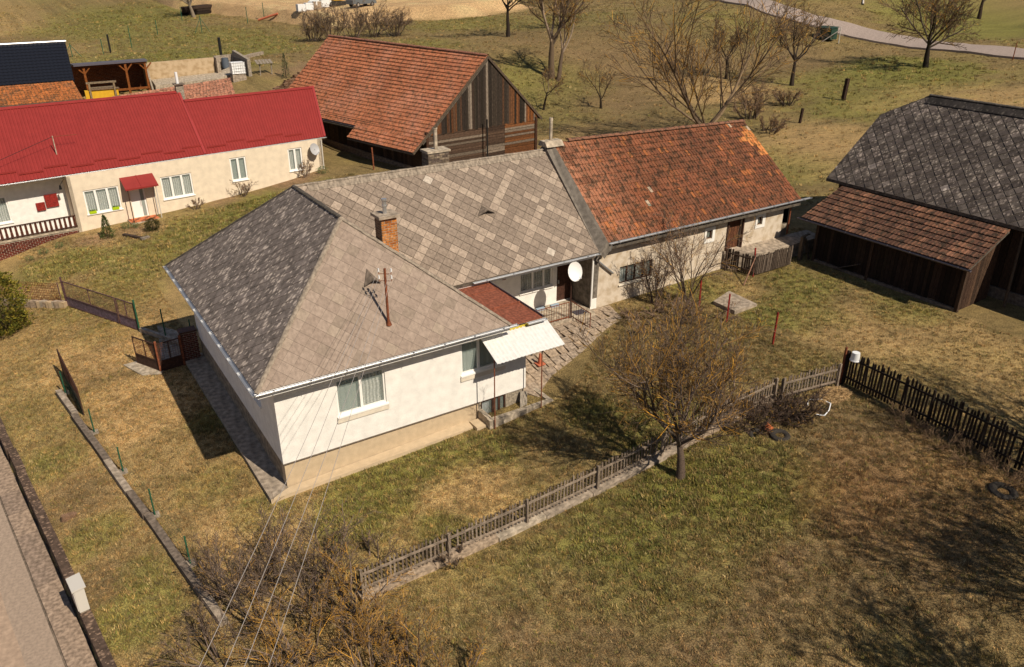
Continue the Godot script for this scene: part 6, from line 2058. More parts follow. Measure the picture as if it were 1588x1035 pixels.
	# concrete cover in the rear yard
	var sl := MB.new(at(21.3, -0.8))
	sl.slab([at(20.5, -1.25, 0.16), at(20.45, 0.1, 0.2), at(21.95, 0.05, 0.12), at(22.05, -1.75, 0.1)], Vector3(0, -0.5, 0))
	var slab := part(self, "concrete_cover", sl, M.concrete)
	tag(slab, "pitted flat concrete cover lying in the yard beside the red posts", "slab")
	# red posts of the vanished fence
	var k2 := 0
	for q in [[19.58, 3.01, 1.45], [19.64, 0.42, 1.3], [19.89, -1.5, 1.3], [24.43, -2.42, 1.45]]:
		var rp := thing("red_post", at(q[0], q[1]), ["lone slanting red post, the nearest of the red steel posts", "thin red post beside the concrete cover", "red post among the bare shrubs by the outbuilding", "red corner post of the small picket fence with a slanting stay"][k2], "post", "red steel posts")
		var m := MB.new(rp.position)
		m.bar(at(q[0], q[1], -0.2), at(q[0], q[1], q[2]) + Vector3(0.03, 0, -0.04 * k2), 0.06, 0.06)
		part(rp, "shaft", m, M.red_paint)
		if k2 == 3:
			var st := MB.new(rp.position)
			st.tube(at(23.2, -1.9, 0.02), at(24.4, -2.42, 1.0), 0.03, 0.03, 6)
			part(rp, "stay", st, M.rust_pale)
		k2 += 1
	# tyres
	var i3 := 0
	for q in [[14.75, 7.55, 0.36, 0.10], [14.2, 7.0, 0.26, 0.5], [17.64, 13.47, 0.42, 0.1]]:
		var t := thing("discarded_tyre", at(q[0], q[1]), ["half-buried old tyre on the grass below the brush pile", "small cast-off tyre half under the brush pile", "large old tyre lying near the dark fence at the right"][i3], "tyre", "old tyres")
		var m := MB.new(t.position)
		var R: float = q[2]; var r2 := R * 0.30
		var tilt := Basis(Vector3(1, 0, 0.3).normalized(), q[3])
		for a in 24:
			for b in 10:
				var f := func(i: int, j: int) -> Vector3:
					var an := TAU * i / 24.0; var bn := TAU * j / 10.0
					return t.position + Vector3(0, 0.0, 0) + tilt * Vector3(cos(an) * (R - r2 + r2 * cos(bn)), sin(bn) * r2 * 0.8, sin(an) * (R - r2 + r2 * cos(bn)))
				var mid: Vector3 = (f.call(a, b) + f.call(a + 1, b + 1)) * 0.5
				var an2 := TAU * (a + 0.5) / 24.0
				var cen: Vector3 = t.position + Vector3(0, 0.0, 0) + tilt * Vector3(cos(an2) * (R - r2), 0, sin(an2) * (R - r2))
				m.face(f.call(a, b), f.call(a + 1, b), f.call(a + 1, b + 1), f.call(a, b + 1), mid - cen)
		part(t, "casing", m, M.rubber)
		i3 += 1
	# white hoop of plastic hose
	var hs := thing("white_hose_loop", at(17.0, 7.2), "loop of white plastic pipe lying on the grass by the straw heap", "pipe")
	var hm := MB.new(hs.position)
	var pts2 := [[16.65, 7.5], [16.8, 7.72], [17.2, 7.60], [17.62, 7.35], [17.6, 7.0], [17.3, 6.75], [17.05, 6.8], [16.9, 6.95]]
	for i in pts2.size() - 1:
		hm.tube(at(pts2[i][0], pts2[i][1], 0.06), at(pts2[i + 1][0], pts2[i + 1][1], 0.06), 0.022, 0.022, 6)
	part(hs, "pipe", hm, M.plastic_white)
	# straw heap
	var sh := thing("straw_heap", at(18.2, 7.0), "small heap of pale straw in the corner of the two fences", "straw")
	var sm := MB.new(sh.position)
	for i in 900:
		var an := rng.randf() * TAU; var rr := sqrt(rng.randf()) * 0.62
		var p := at(18.2 + cos(an) * rr * 1.3, 7.0 + sin(an) * rr * 0.8, 0.02 + 0.16 * (1.0 - rr / 0.62) + rng.randf() * 0.05)
		sm.col = Color(0.62, 0.42, 0.21) * rng.randf_range(0.5, 1.2)
		var d := Vector3(rng.randf_range(-1, 1), rng.randf_range(-0.3, 0.4), rng.randf_range(-1, 1)).normalized() * rng.randf_range(0.08, 0.24)
		sm.twig(p - d * 0.5, p + d * 0.5, 0.009, 0.005)
	part(sh, "stalks", sm, M.twigs)
	# flower pot shards by the tyre
	var fp := thing("terracotta_pot", at(14.6, 7.05), "broken terracotta pot beside the old tyre", "pot")
	var fm := MB.new(fp.position)
	fm.tube(fp.position + Vector3(0, 0.02, 0), fp.position + Vector3(0.16, 0.20, 0.05), 0.10, 0.15, 10)
	part(fp, "body", fm, M.orange_tile)
	var wc := thing("white_bucket", Vector3(19.35, 2.55, 6.95), "white plastic bucket turned over on the dark fence's end", "bucket")
	var wm := MB.new(wc.position)
	wm.tube(Vector3(19.2, 2.42, 6.95), Vector3(19.2, 2.72, 6.95), 0.17, 0.14, 14)
	part(wc, "shell", wm, M.plastic_white)
	var wm2 := MB.new(wc.position)
	wm2.tube(Vector3(19.2, 2.40, 6.95), Vector3(19.2, 2.43, 6.95), 0.185, 0.185, 14)
	part(wc, "rim", wm2, M.plastic_white)
	# hay stone on the bank
	var sn := thing("stump", at(-6.35, -3.6), "low brown stump on the grass bank beside the lane", "stump")
	var snm := MB.new(sn.position)
	for i in 3: snm.tube(at(-6.35 + i * 0.1, -3.6, -0.1), at(-6.33 + i * 0.12, -3.6, 0.16 - i * 0.03), 0.17 - i * 0.03, 0.12, 9)
	part(sn, "wood", snm, M.soil)
	# neighbour's flower bed: edging logs and stones
	var be := thing("bed_edging", at(0.2, -30.2), "dark timber edging of the flower bed by the conical shrub", "edging")
	plank(be, "log", at(-0.1, -31.0, 0.06), at(0.75, -29.3, 0.06), 0.22, 0.18, X, Vector3(0.14, 0.10, 0.08), rng)
	plank(be, "end_stone", at(0.6, -29.2, 0.07), at(1.1, -29.4, 0.07), 0.22, 0.18, Vector3(0, 0, 1), Vector3(0.52, 0.46, 0.40), rng)
func patio_y(x: float, z: float) -> float:
	return lerpf(1.16, 0.50, smoothstep(-3.2, 0.8, z)) + 0.02 * (x - 12.0)

# ---------------------------------------------------------------- fences and gates
func picket_run(t: Node3D, a: Vector2, b: Vector2, h: float, base: float, step: float, wd: float, colour: Vector3, rng: RandomNumberGenerator, rails: Array, post_step: float, rail_side: float, shared: Array):
	var ln := a.distance_to(b)
	var k := int(ln / step)
	var dir := Vector3(b.x - a.x, 0, b.y - a.y).normalized()
	var side := dir.cross(Vector3.UP)
	for i in k + 1:
		var p := a.lerp(b, float(i) / k)
		var me: Mesh = shared[rng.randi() % shared.size()]
		var m: Material = t.get_meta("mats")[rng.randi() % 4]
		if rng.randf() < 0.02: continue
		var lean := Basis(Vector3.UP, atan2(-dir.z, dir.x)) * Basis(Vector3.BACK, rng.randf_range(-0.035, 0.035)) * Basis(Vector3.RIGHT, rng.randf_range(-0.02, 0.02))
		lean = lean.scaled(Vector3(1, 1, 1) * 1.0)
		var sc := rng.randf_range(0.94, 1.05)
		lean = lean * Basis().scaled(Vector3(wd, h * sc, wd))
		piece(t, "picket", me, m, Transform3D(lean, Vector3(p.x, ground(p.x, p.y) + base, p.y) - t.position))
	for y in rails:
		var n := maxi(1, int(ln / 2.6))
		for i in n:
			var p := a.lerp(b, float(i) / n); var q := a.lerp(b, float(i + 1) / n)
			plank(t, "rail", Vector3(p.x, ground(p.x, p.y) + base + h * y, p.y) + side * rail_side, Vector3(q.x, ground(q.x, q.y) + base + h * y, q.y) + side * rail_side, 0.065, 0.04, Vector3.UP, colour * rng.randf_range(1.0, 1.4), rng)
	var np := int(ln / post_step)
	for i in np + 1:
		var p := a.lerp(b, float(i) / maxf(np, 1))
		plank(t, "post", Vector3(p.x, ground(p.x, p.y) - 0.3, p.y) + side * rail_side * 2.4, Vector3(p.x, ground(p.x, p.y) + base + h * 1.02, p.y) + side * rail_side * 2.0, 0.07, 0.07, dir, colour * rng.randf_range(0.9, 1.5), rng)
func picket_shapes(rng: RandomNumberGenerator) -> Array:
	var r := []
	for k in 3:
		var mb := MB.new()
		mb.off = Vector2(rng.randf() * 5.0, rng.randf() * 5.0)
		var tx := rng.randf_range(-0.2, 0.2)
		# unit picket: x -0.5..0.5, y 0..1 with pointed head, z thin
		mb.slab([Vector3(-0.5, 0, 0.22), Vector3(-0.5, 0.95, 0.22), Vector3(tx, 1.0, 0.22), Vector3(0.5, 0.95, 0.22), Vector3(0.5, 0, 0.22)], Vector3(0, 0, -0.44))
		r.append(mb.mesh())
	return r
func tone(name_: String, cols: Array) -> Array:
	var r := []
	for i in cols.size():
		var q: Vector3 = cols[i]
		var m := mat("%s_%d" % [name_, i], q.x, q.y, q.z, 0.92, "wood", 1.3, 1, false, 0.8)
		r.append(m)
	return r
func make_fences():
	var rng := RandomNumberGenerator.new()
	rng.seed = 68
	var shapes := picket_shapes(rng)
	# grey picket fence along the garden, on a concrete kerb
	var f := thing("picket_fence", at(9.5, 5.85), "long low weathered grey picket fence across the garden on a concrete kerb", "fence")
	f.set_meta("mats", tone("grey_picket", [Vector3(0.50, 0.41, 0.335), Vector3(0.40, 0.325, 0.27), Vector3(0.32, 0.26, 0.21), Vector3(0.60, 0.51, 0.43)]))
	var gc := Vector3(0.50, 0.42, 0.35)
	picket_run(f, Vector2(0.2, 5.72), Vector2(16.2, 5.92), 0.84, 0.14, 0.125, 0.055, gc, rng, [0.2, 0.76], 2.4, 0.045, shapes)
	picket_run(f, Vector2(16.4, 6.1), Vector2(18.8, 6.62), 0.86, 0.14, 0.125, 0.055, gc, rng, [0.15, 0.72], 2.4, 0.045, shapes)
	var x := 0.1
	while x < 16.0:
		var l := rng.randf_range(1.7, 2.3)
		var kb := MB.new(f.position)
		var z0 := 5.72 + x * 0.0125 + rng.randf_range(-0.02, 0.03)
		var pw := [Vector2(x, z0), Vector2(x + l - 0.015, z0 + rng.randf_range(-0.01, 0.03))]
		strip(kb, pw, 0.16, 0.22, 0.15 + rng.randf_range(-0.02, 0.02), 0.5, true)
		part(f, "kerb_stone", kb, [M.concrete, M.concrete_pale, M.flag_tan][rng.randi() % 3])
		x += l
	f.remove_meta("mats")
	# dark picket fence on the right
	var d := thing("dark_picket_fence", at(19.2, 11.0), "tall dark brown picket fence with close pickets at the right", "fence")
	d.set_meta("mats", tone("dark_picket", [Vector3(0.055, 0.040, 0.032), Vector3(0.075, 0.054, 0.042), Vector3(0.045, 0.033, 0.028), Vector3(0.10, 0.075, 0.058)]))
	picket_run(d, Vector2(19.3, 6.65), Vector2(18.85, 17.0), 1.32, 0.05, 0.122, 0.070, Vector3(0.06, 0.045, 0.036), rng, [0.2, 0.8], 2.6, 0.05, shapes)
	d.remove_meta("mats")
	var cp := MB.new(d.position)
	cp.bar(at(19.1, 6.6, -0.2), at(19.1, 6.6, 1.55), 0.07, 0.07)
	part(d, "steel_post", cp, M.rust)
	# small picket fence by the outbuilding door
	var s := thing("small_picket_fence", at(25.3, -2.4), "small dark picket fence screening the outbuilding's door", "fence")
	s.set_meta("mats", tone("door_picket", [Vector3(0.20, 0.155, 0.125), Vector3(0.26, 0.205, 0.17), Vector3(0.15, 0.115, 0.095), Vector3(0.32, 0.26, 0.22)]))
	picket_run(s, Vector2(24.05, -3.85), Vector2(24.35, -2.42), 1.02, 0.1, 0.115, 0.085, Vector3(0.14, 0.1, 0.08), rng, [0.2, 0.8], 3.0, 0.05, shapes)
	picket_run(s, Vector2(24.5, -2.36), Vector2(26.85, -2.25), 1.0, 0.12, 0.115, 0.085, Vector3(0.36, 0.31, 0.27), rng, [0.02, 0.86], 3.0, -0.06, shapes)
	s.remove_meta("mats")
	# yard wall with green posts and wire
	var y := thing("yard_wall", at(-4.6, -4.0), "grey concrete yard wall with green posts and wire along the grass bank", "wall")
	var z := -12.6
	while z < 4.2:
		var l := rng.randf_range(1.6, 2.6)
		var b := MB.new(y.position)
		var za := z; var zb := minf(z + l - 0.02, 4.4)
		var j := rng.randf_range(-0.03, 0.03)
		var pa := Vector3(yardwall_x(za) + j, ground(yardwall_x(za) + 0.3, za) + 0.16, za); var pb := Vector3(yardwall_x(zb) + j, ground(yardwall_x(zb) + 0.3, zb) + 0.16 + rng.randf_range(-0.03, 0.03), zb)
		b.slab([pa + Vector3(-0.12, 0, 0), pb + Vector3(-0.12, 0, 0), pb + Vector3(0.11, 0, 0), pa + Vector3(0.11, 0, 0)], Vector3(0, -0.7, 0))
		part(y, "block", b, [M.concrete, M.concrete, M.concrete_dark][rng.randi() % 3])
		z += l
	var last := Vector3.ZERO
	for q in [-12.4, -8.24, -4.8, -1.58, 1.44]:
		var p: Vector3 = Vector3(yardwall_x(q) + 0.22, ground(yardwall_x(q) + 0.22, q), q)
		var m := MB.new(y.position)
		m.tube(p + Vector3(0, -0.2, 0), p + Vector3(0, 1.05, 0), 0.025, 0.025, 8)
		var pn := part(y, "post", m, M.green_paint)
		var ft := MB.new(y.position)
		ft.aabox(p + Vector3(-0.14, -0.2, -0.18), p + Vector3(0.14, 0.05, 0.18))
		part(pn, "footing", ft, M.concrete)
		if last != Vector3.ZERO:
			var w := MB.new(y.position)
			for i in 5: w.twig(last + Vector3(0, 0.12 + i * 0.22, 0), p + Vector3(0, 0.12 + i * 0.22, 0), 0.003, 0.003)
			part(y, "wire", w, M.green_paint)
		last = p
	# rusty gate leaf left leaning at the wall's end
	var og := thing("leaning_gate_leaf", at(-5.15, -12.0), "brown gate leaf with wire mesh standing open at the yard wall's end", "gate")
	gate_leaf(og, at(-5.28, -14.3, 0.05), at(-4.98, -9.9, 0.05), 1.15, 0.45, M.brown_paint, M.brown_paint, M.brown_paint)
	# lilac drive gate
	var pg := thing("drive_gate", at(-3.0, -19.0), "faded purple double drive gate with wire mesh and solid lower panels", "gate")
	gate_leaf(pg, at(-4.26, -21.96, 0.06), at(-2.45, -17.5, 0.06), 1.32, 0.48, M.purple_paint, M.purple_sheet, M.purple_paint)
	gate_leaf(pg, at(-2.40, -17.38, 0.06), at(-1.84, -16.1, 0.06), 1.32, 0.48, M.purple_paint, M.purple_sheet, M.purple_paint)
	for q in [[-4.3, -22.05], [-1.80, -16.0]]:
		var m := MB.new(pg.position)
		m.tube(at(q[0], q[1], -0.3), at(q[0], q[1], 1.6), 0.045, 0.045, 8)
		part(pg, "post", m, M.purple_paint if q[0] < -2 else M.green_paint)
	# wicket gate, one leaf open, and its tall bar posts
	var wg := thing("wicket_gate", at(-1.8, -11.5), "brown steel wicket gate with its leaf swung open beside the brick pier", "gate")
	gate_leaf(wg, at(-2.45, -12.75, 0.05), at(-1.82, -11.35, 0.05), 1.25, 0.45, M.brown_paint, M.brown_paint, M.rust)
	gate_leaf(wg, at(-1.72, -11.22, 0.05), at(-0.85, -11.2, 0.05), 1.25, 0.45, M.brown_paint, M.brown_paint, M.rust)
	for q in [[-1.77, -11.26], [-0.8, -11.2]]:
		var m := MB.new(wg.position)
		m.bar(at(q[0], q[1], -0.2), at(q[0], q[1], 1.42), 0.09, 0.09)
		part(wg, "post", m, M.rust)
	# brick pier joined to the house corner
	var bp := thing("brick_pier", at(-0.4, -11.35), "dark red brick pier between the wicket gate and the white house", "pier")
	var bm := MB.new(bp.position)
	bm.aabox(Vector3(-0.72, -0.4, -11.62), Vector3(-0.08, 1.28, -11.22))
	var core := part(bp, "core", bm, M.mortar_pale)
	var bb := MB.new(bp.position)
	var pal := [Vector3(0.17, 0.055, 0.04), Vector3(0.14, 0.042, 0.032), Vector3(0.20, 0.07, 0.05)]
	bricks(bb, Vector3(-0.72, -0.2, -11.215), Vector3.RIGHT, 0.64, 1.45, Vector3(0, 0, 1), 0.19, 0.07, pal, rng, 0.02)
	bricks(bb, Vector3(-0.725, -0.2, -11.62), Vector3(0, 0, 1), 0.4, 1.45, Vector3.LEFT, 0.19, 0.07, pal, rng, 0.02)
	stuff(part(core, "brickwork", bb, M.brick))
	var cpm := MB.new(bp.position)
	cpm.aabox(Vector3(-0.78, 1.28, -11.68), Vector3(-0.06, 1.36, -11.16))
	part(bp, "coping", cpm, M.brown_paint)
	# slab before the wicket
	var sl := MB.new(at(-2.2, -11.9))
	sl.slab([at(-3.0, -13.0, 0.05), at(-2.35, -12.9, 0.05), at(-1.6, -11.3, 0.05), at(-1.8, -11.0, 0.05), at(-2.5, -11.45, 0.05)], Vector3(0, -0.3, 0))
	struct("gate_slab", sl, M.concrete_pale)
	var pth := MB.new(at(-0.5, -13.5))
	pth.slab([at(-1.7, -11.35, 0.04), at(-0.75, -11.35, 0.04), at(-0.2, -14.5, 0.04), at(-1.0, -16.0, 0.04)], Vector3(0, -0.3, 0))
	struct("gate_path", pth, M.concrete)
	# green mesh fence between the gates
	var gf := thing("green_wire_fence", at(-1.4, -14.0), "dark green post-and-wire fence on a kerb between the two gates", "fence")
	last = Vector3.ZERO
	for q in [[-1.80, -15.95], [-0.95, -14.2], [-0.15, -12.2]]:
		var m := MB.new(gf.position)
		m.tube(at(q[0], q[1], -0.2), at(q[0], q[1], 1.55), 0.03, 0.03, 8)
		part(gf, "post", m, M.green_paint)
		if last != Vector3.ZERO:
			var w := MB.new(gf.position)
			for i in 6: w.twig(last + Vector3(0, 0.1 + i * 0.26, 0), at(q[0], q[1], 0.1 + i * 0.26), 0.0035, 0.0035)
			part(gf, "wire", w, M.green_paint)
		last = at(q[0], q[1])
	var gk := MB.new(gf.position)
	strip(gk, [Vector2(-1.75, -15.9), Vector2(-0.95, -14.2), Vector2(-0.15, -12.2)], 0.08, 0.08, 0.22, 0.5)
	part(gf, "kerb", gk, M.concrete)
	# low stone wall and rusty wire beyond the drive gate
	var lw := thing("rubble_wall", at(-6.2, -24.0), "low pale rubble wall with a rusty wire fence left of the drive gate", "wall")
	for i in 26:
		var t := i / 25.0
		var px := lerpf(-4.45, -7.8, t); var pz := lerpf(-22.0, -26.2, t)
		var rk := MB.new(lw.position)
		var e := at(px, pz, 0.12 + rng.randf_range(-0.05, 0.05))
		rk.box(e, Vector3(0.12, 0, 0.10) * rng.randf_range(0.8, 1.3), Vector3(0, 0.20, 0.02), Vector3(-0.13, 0.02, 0.12) * rng.randf_range(0.8, 1.2))
		part(lw, "stone", rk, [M.concrete_pale, M.flag_tan, M.sand_wall][rng.randi() % 3])
	for t in [0.0, 0.5, 1.0]:
		var m := MB.new(lw.position)
		var px := lerpf(-4.5, -7.8, t); var pz := lerpf(-22.2, -26.4, t)
		m.tube(at(px, pz, -0.1), at(px, pz, 1.3), 0.03, 0.03, 6)
		part(lw, "post", m, M.purple_paint)
	var rw := MB.new(lw.position)
	mesh_panel(rw, at(-4.5, -22.2, 0.3), at(-7.8, -26.4, 0.3), 0.95, 0.12, 0.011)
	part(lw, "wire", rw, M.rust)
func gate_leaf(t: Node3D, a: Vector3, b: Vector3, h: float, ph: float, fm: Material, sheet: Material, wm: Material):
	var up := Vector3.UP
	var fr := MB.new(t.position)
	for q in [[a, a + up * h], [b, b + up * h], [a, b], [a + up * h, b + up * h], [a + up * ph, b + up * ph], [a.lerp(b, 0.5) + up * ph, a.lerp(b, 0.5) + up * h]]:
		fr.bar(q[0], q[1], 0.045, 0.045)
	var leaf := part(t, "leaf", fr, fm)
	var sh := MB.new(t.position)
	var d := (b - a).normalized(); var n := d.cross(up) * 0.006
	sh.slab([a + up * 0.02, b + up * 0.02, b + up * ph, a + up * ph], n)
	part(leaf, "panel", sh, sheet)
	var w := MB.new(t.position)
	mesh_panel(w, a + up * ph, b + up * ph, h - ph, 0.09, 0.006)
	part(leaf, "mesh", w, wm)

# ---------------------------------------------------------------- bare trees and shrubs
# recursive limb; P: dictionary of counts, spread, droop and colours per level
func limb(tk: MB, tw: MB, p: Vector3, dir: Vector3, ln: float, r: float, lvl: int, P: Dictionary, rng: RandomNumberGenerator):
	var last: int = P.levels
	var segs: int = [4, 5, 4, 3, 2][mini(lvl, 4)]
	if lvl == last: segs = 2
	var d := dir
	var pts := [p]
	var rad := [r]
	var dirs := [d]
	var wob: float = P.wobble * (0.3 if lvl == 0 else 1.0)
	for i in segs:
		var t := float(i + 1) / segs
		d = (d + Vector3(rng.randf_range(-wob, wob), rng.randf_range(-wob, wob) * 0.7 + P.lift * (1.0 if lvl > 0 else 0.0) - P.droop * lvl * 0.5 * t, rng.randf_range(-wob, wob))).normalized()
		p += d * ln / segs
		pts.append(p)
		rad.append(maxf(r * (1.0 - t * P.taper), P.thin))
		dirs.append(d)
	var c: Vector3 = P.bark if lvl <= P.bark_levels else P.twig
	if lvl > 1 and rng.randf() < P.lichen: c = c.lerp(P.lichen_col, rng.randf_range(0.35, 0.95))
	c *= pow(rng.randf_range(0.5, 1.35), 1.3)
	for i in segs:
		if lvl == 0:
			tk.col = Color(c.x, c.y, c.z)
			tk.twig(pts[i], pts[i + 1], rad[i], rad[i + 1], 9)
		else:
			tw.col = Color(c.x, c.y, c.z)
			tw.twig(pts[i], pts[i + 1], rad[i], rad[i + 1], 6 if lvl == 1 else (4 if lvl == 2 else 3))
	if lvl >= last: return
	var n: int = P.kids[lvl]
	n = maxi(1, int(round(n * rng.randf_range(0.75, 1.25))))
	for k in n:
		var f := lerpf(P.start[lvl], 1.0, (k + rng.randf() * 0.8) / n)
		f = minf(f, 1.0)
		var fi := f * segs
		var i := mini(int(fi), segs - 1)
		var q: Vector3 = (pts[i] as Vector3).lerp(pts[i + 1], fi - i)
		var pd: Vector3 = dirs[i + 1]
		var side := pd.cross(Vector3(rng.randf_range(-1, 1), rng.randf_range(-1, 1), rng.randf_range(-1, 1))).normalized()
		if lvl == 0 and P.has("flat"):
			var az := k * 2.4 + rng.randf()
			side = Vector3(cos(az), 0, sin(az))
		var sp: float = P.spread[lvl] * rng.randf_range(0.7, 1.25)
		var nd := (pd * cos(sp) + side * sin(sp)).normalized()
		var l2: float = ln * P.short[lvl] * rng.randf_range(0.65, 1.2) * (1.15 - 0.45 * f if lvl > 0 else 1.0)
		limb(tk, tw, q, nd, l2, maxf(lerpf(rad[i], rad[i + 1], fi - i) * P.thinner, P.thin), lvl + 1, P, rng)
const YELLOW_LICHEN := Vector3(0.56, 0.29, 0.035)
func tree_kind(q := {}) -> Dictionary:
	var P := {"levels": 4, "kids": [6, 6, 6, 5], "start": [0.75, 0.25, 0.15, 0.1], "spread": [0.85, 0.75, 0.8, 0.8], "short": [1.6, 0.62, 0.55, 0.55], "wobble": 0.22, "lift": 0.10, "droop": 0.03, "taper": 0.55, "thinner": 0.62, "thin": 0.006,
		"bark": Vector3(0.10, 0.075, 0.055), "twig": Vector3(0.15, 0.10, 0.062), "bark_levels": 1, "lichen": 0.12, "lichen_col": YELLOW_LICHEN, "flat": true}
	P.merge(q, true)
	return P
func tree(called: String, pos: Vector3, h: float, r: float, sd: int, P: Dictionary, label: String, group := "", lean := Vector3.ZERO) -> Node3D:
	var t := thing(called, pos, label, "tree", group)
	var rng := RandomNumberGenerator.new()
	rng.seed = sd
	var tk := MB.new(pos); var tw := MB.new(pos)
	limb(tk, tw, pos + Vector3(0, -0.15, 0), (Vector3.UP + lean).normalized(), h, r, 0, P, rng)
	part(t, "trunk", tk, M.bark)
	part(t, "crown", tw, M.twigs)
	return t
func shrub(called: String, pos: Vector3, h: float, stems: int, sd: int, P: Dictionary, label: String, group := "", cat := "shrub") -> Node3D:
	var t := thing(called, pos, label, cat, group)
	var rng := RandomNumberGenerator.new()
	rng.seed = sd
	var tk := MB.new(pos); var tw := MB.new(pos)
	var spr: float = P.get("fan", 0.55)
	for i in stems:
		var an := rng.randf() * TAU
		var e := spr * sqrt(rng.randf())
		var d := Vector3(cos(an) * sin(e), cos(e), sin(an) * sin(e))
		var bx: float = pos.x + cos(an) * P.get("foot", 0.25) * rng.randf(); var bz: float = pos.z + sin(an) * P.get("foot", 0.25) * rng.randf()
		limb(tk, tw, Vector3(bx, ground(bx, bz) - 0.05, bz), d, h * rng.randf_range(0.5, 1.0) * P.get("reach", 0.75), P.get("stem_r", 0.016) * rng.randf_range(0.7, 1.3), 1, P, rng)
	part(t, "stems", tw, M.twigs)
	return t
func make_trees():
	mat("bark", 1, 1, 1, 0.95, "bark", 1.2, 1, true, 1.0)
	# garden tree by the picket fence, crusted with yellow lichen
	tree("lichened_fruit_tree", at(10.68, 7.06), 1.6, 0.17, 12, tree_kind({"kids": [10, 8, 8, 7], "lichen": 0.30, "short": [2.1, 0.62, 0.55, 0.48], "spread": [0.90, 0.72, 0.8, 0.8], "wobble": 0.24, "lift": 0.17, "thin": 0.0065, "bark": Vector3(0.17, 0.13, 0.105), "twig": Vector3(0.15, 0.105, 0.072), "bark_levels": 2}), "bare garden tree with yellow lichened twigs beside the grey picket fence", "", Vector3(0.04, 0, -0.05))
	# trees outside the frame whose branch shadows fall across the garden
	tree("walnut_tree", at(21.6, 15.6), 2.6, 0.2, 17, tree_kind({"kids": [8, 8, 7, 6], "short": [1.7, 0.62, 0.55, 0.5]}), "bare walnut tree beyond the dark fence, outside the right edge")
	tree("plum_tree", at(11.2, 20.6), 3.0, 0.2, 27, tree_kind({"kids": [9, 8, 8, 7], "short": [1.2, 0.62, 0.55, 0.5], "thin": 0.009}), "bare plum tree in the near garden, below the lower edge")
	tree("pear_tree", at(16.4, 20.4), 2.8, 0.18, 29, tree_kind({"kids": [9, 8, 8, 7], "short": [1.2, 0.62, 0.55, 0.5], "thin": 0.009}), "bare pear tree near the dark fence's near end, below the lower edge")
	# orchard on the slope
	var og := "orchard trees on the slope"
	var far := {"kids": [6, 6, 5, 4], "thin": 0.012}
	tree("orchard_tree", at(41.5, -23.0), 1.5, 0.30, 37, tree_kind({"kids": [10, 7, 6, 5], "thin": 0.016, "short": [5.8, 0.60, 0.55, 0.5], "spread": [0.85, 0.6, 0.65, 0.7], "wobble": 0.14, "lift": 0.08, "start": [0.5, 0.2, 0.15, 0.1], "taper": 0.6, "bark": Vector3(0.17, 0.12, 0.075), "lichen": 0.25}), "large spreading many-limbed bare tree rising behind the brown tile ridge", og)
	tree("orchard_tree", at(43.5, -38.5), 1.2, 0.16, 47, tree_kind({"kids": [3, 6, 6, 5], "thin": 0.011, "short": [2.4, 0.6, 0.55, 0.5], "spread": [0.7, 0.7, 0.8, 0.8]}), "small forked bare tree casting a dark shadow, middle of the slope", og)
	tree("orchard_tree", at(44.0, -47.5), 4.2, 0.40, 57, tree_kind({"kids": [5, 6, 6, 5], "thin": 0.013, "short": [1.6, 0.6, 0.55, 0.5], "spread": [0.55, 0.6, 0.7, 0.8], "bark": Vector3(0.24, 0.18, 0.13), "lichen": 0.2}), "tall pale-barked twin-stemmed tree above the tiled barn's gable", og, Vector3(0.03, 0, 0))
	tree("orchard_tree", at(44.4, -46.8), 3.6, 0.26, 58, tree_kind({"kids": [5, 5, 5, 5], "thin": 0.013, "short": [1.7, 0.6, 0.55, 0.5], "spread": [0.5, 0.6, 0.7, 0.8], "bark": Vector3(0.26, 0.20, 0.15), "lichen": 0.2}), "leaning second stem beside the tall pale-barked tree", og, Vector3(0.28, 0, 0.0))
	tree("orchard_tree", at(38.6, -41.0), 1.8, 0.13, 67, tree_kind({"kids": [5, 6, 6, 5], "thin": 0.010, "short": [1.3, 0.6, 0.55, 0.5]}), "small bare tree just right of the tiled barn's gable", og, Vector3(0.12, 0, 0))
	tree("orchard_tree", at(48.0, -62.0), 3.8, 0.26, 77, tree_kind({"kids": [6, 7, 7, 5], "thin": 0.014, "short": [1.2, 0.6, 0.55, 0.5], "bark": Vector3(0.05, 0.04, 0.034), "twig": Vector3(0.09, 0.066, 0.05)}), "dark-trunked bare tree behind the tiled barn's ridge end", og)
	tree("orchard_tree", at(63.0, -32.5), 3.0, 0.24, 87, tree_kind({"kids": [6, 7, 6, 5], "thin": 0.014, "short": [1.3, 0.6, 0.55, 0.5], "bark": Vector3(0.07, 0.055, 0.045)}), "bare tree with a forked dark trunk near the road, centre right", og)
	tree("orchard_tree", at(78.5, -28.2), 2.7, 0.34, 97, tree_kind({"kids": [8, 8, 7, 6], "thin": 0.017, "short": [1.75, 0.62, 0.55, 0.5], "spread": [0.85, 0.7, 0.75, 0.8], "bark": Vector3(0.10, 0.078, 0.06)}), "rounded bare apple tree standing on green grass by the road", og)
	tree("orchard_tree", at(60.5, -39.0), 2.4, 0.18, 107, tree_kind({"kids": [6, 7, 6, 5], "thin": 0.014, "short": [1.4, 0.6, 0.55, 0.5]}), "bare tree among brush behind the many-limbed tree", og)
	tree("orchard_tree", at(56.0, -62.0), 2.6, 0.2, 117, tree_kind({"kids": [6, 6, 6, 5], "thin": 0.016, "short": [1.4, 0.6, 0.55, 0.5]}), "bare tree near the upper edge above the tall pale one", og)
	tree("orchard_tree", at(26.3, -123.9), 2.6, 0.35, 127, tree_kind({"kids": [7, 6, 6, 4], "thin": 0.02, "short": [1.5, 0.6, 0.55, 0.5], "bark": Vector3(0.42, 0.36, 0.30), "twig": Vector3(0.26, 0.2, 0.15)}), "pale-trunked tree by the timber stack, top left", og, Vector3(-0.12, 0, 0))
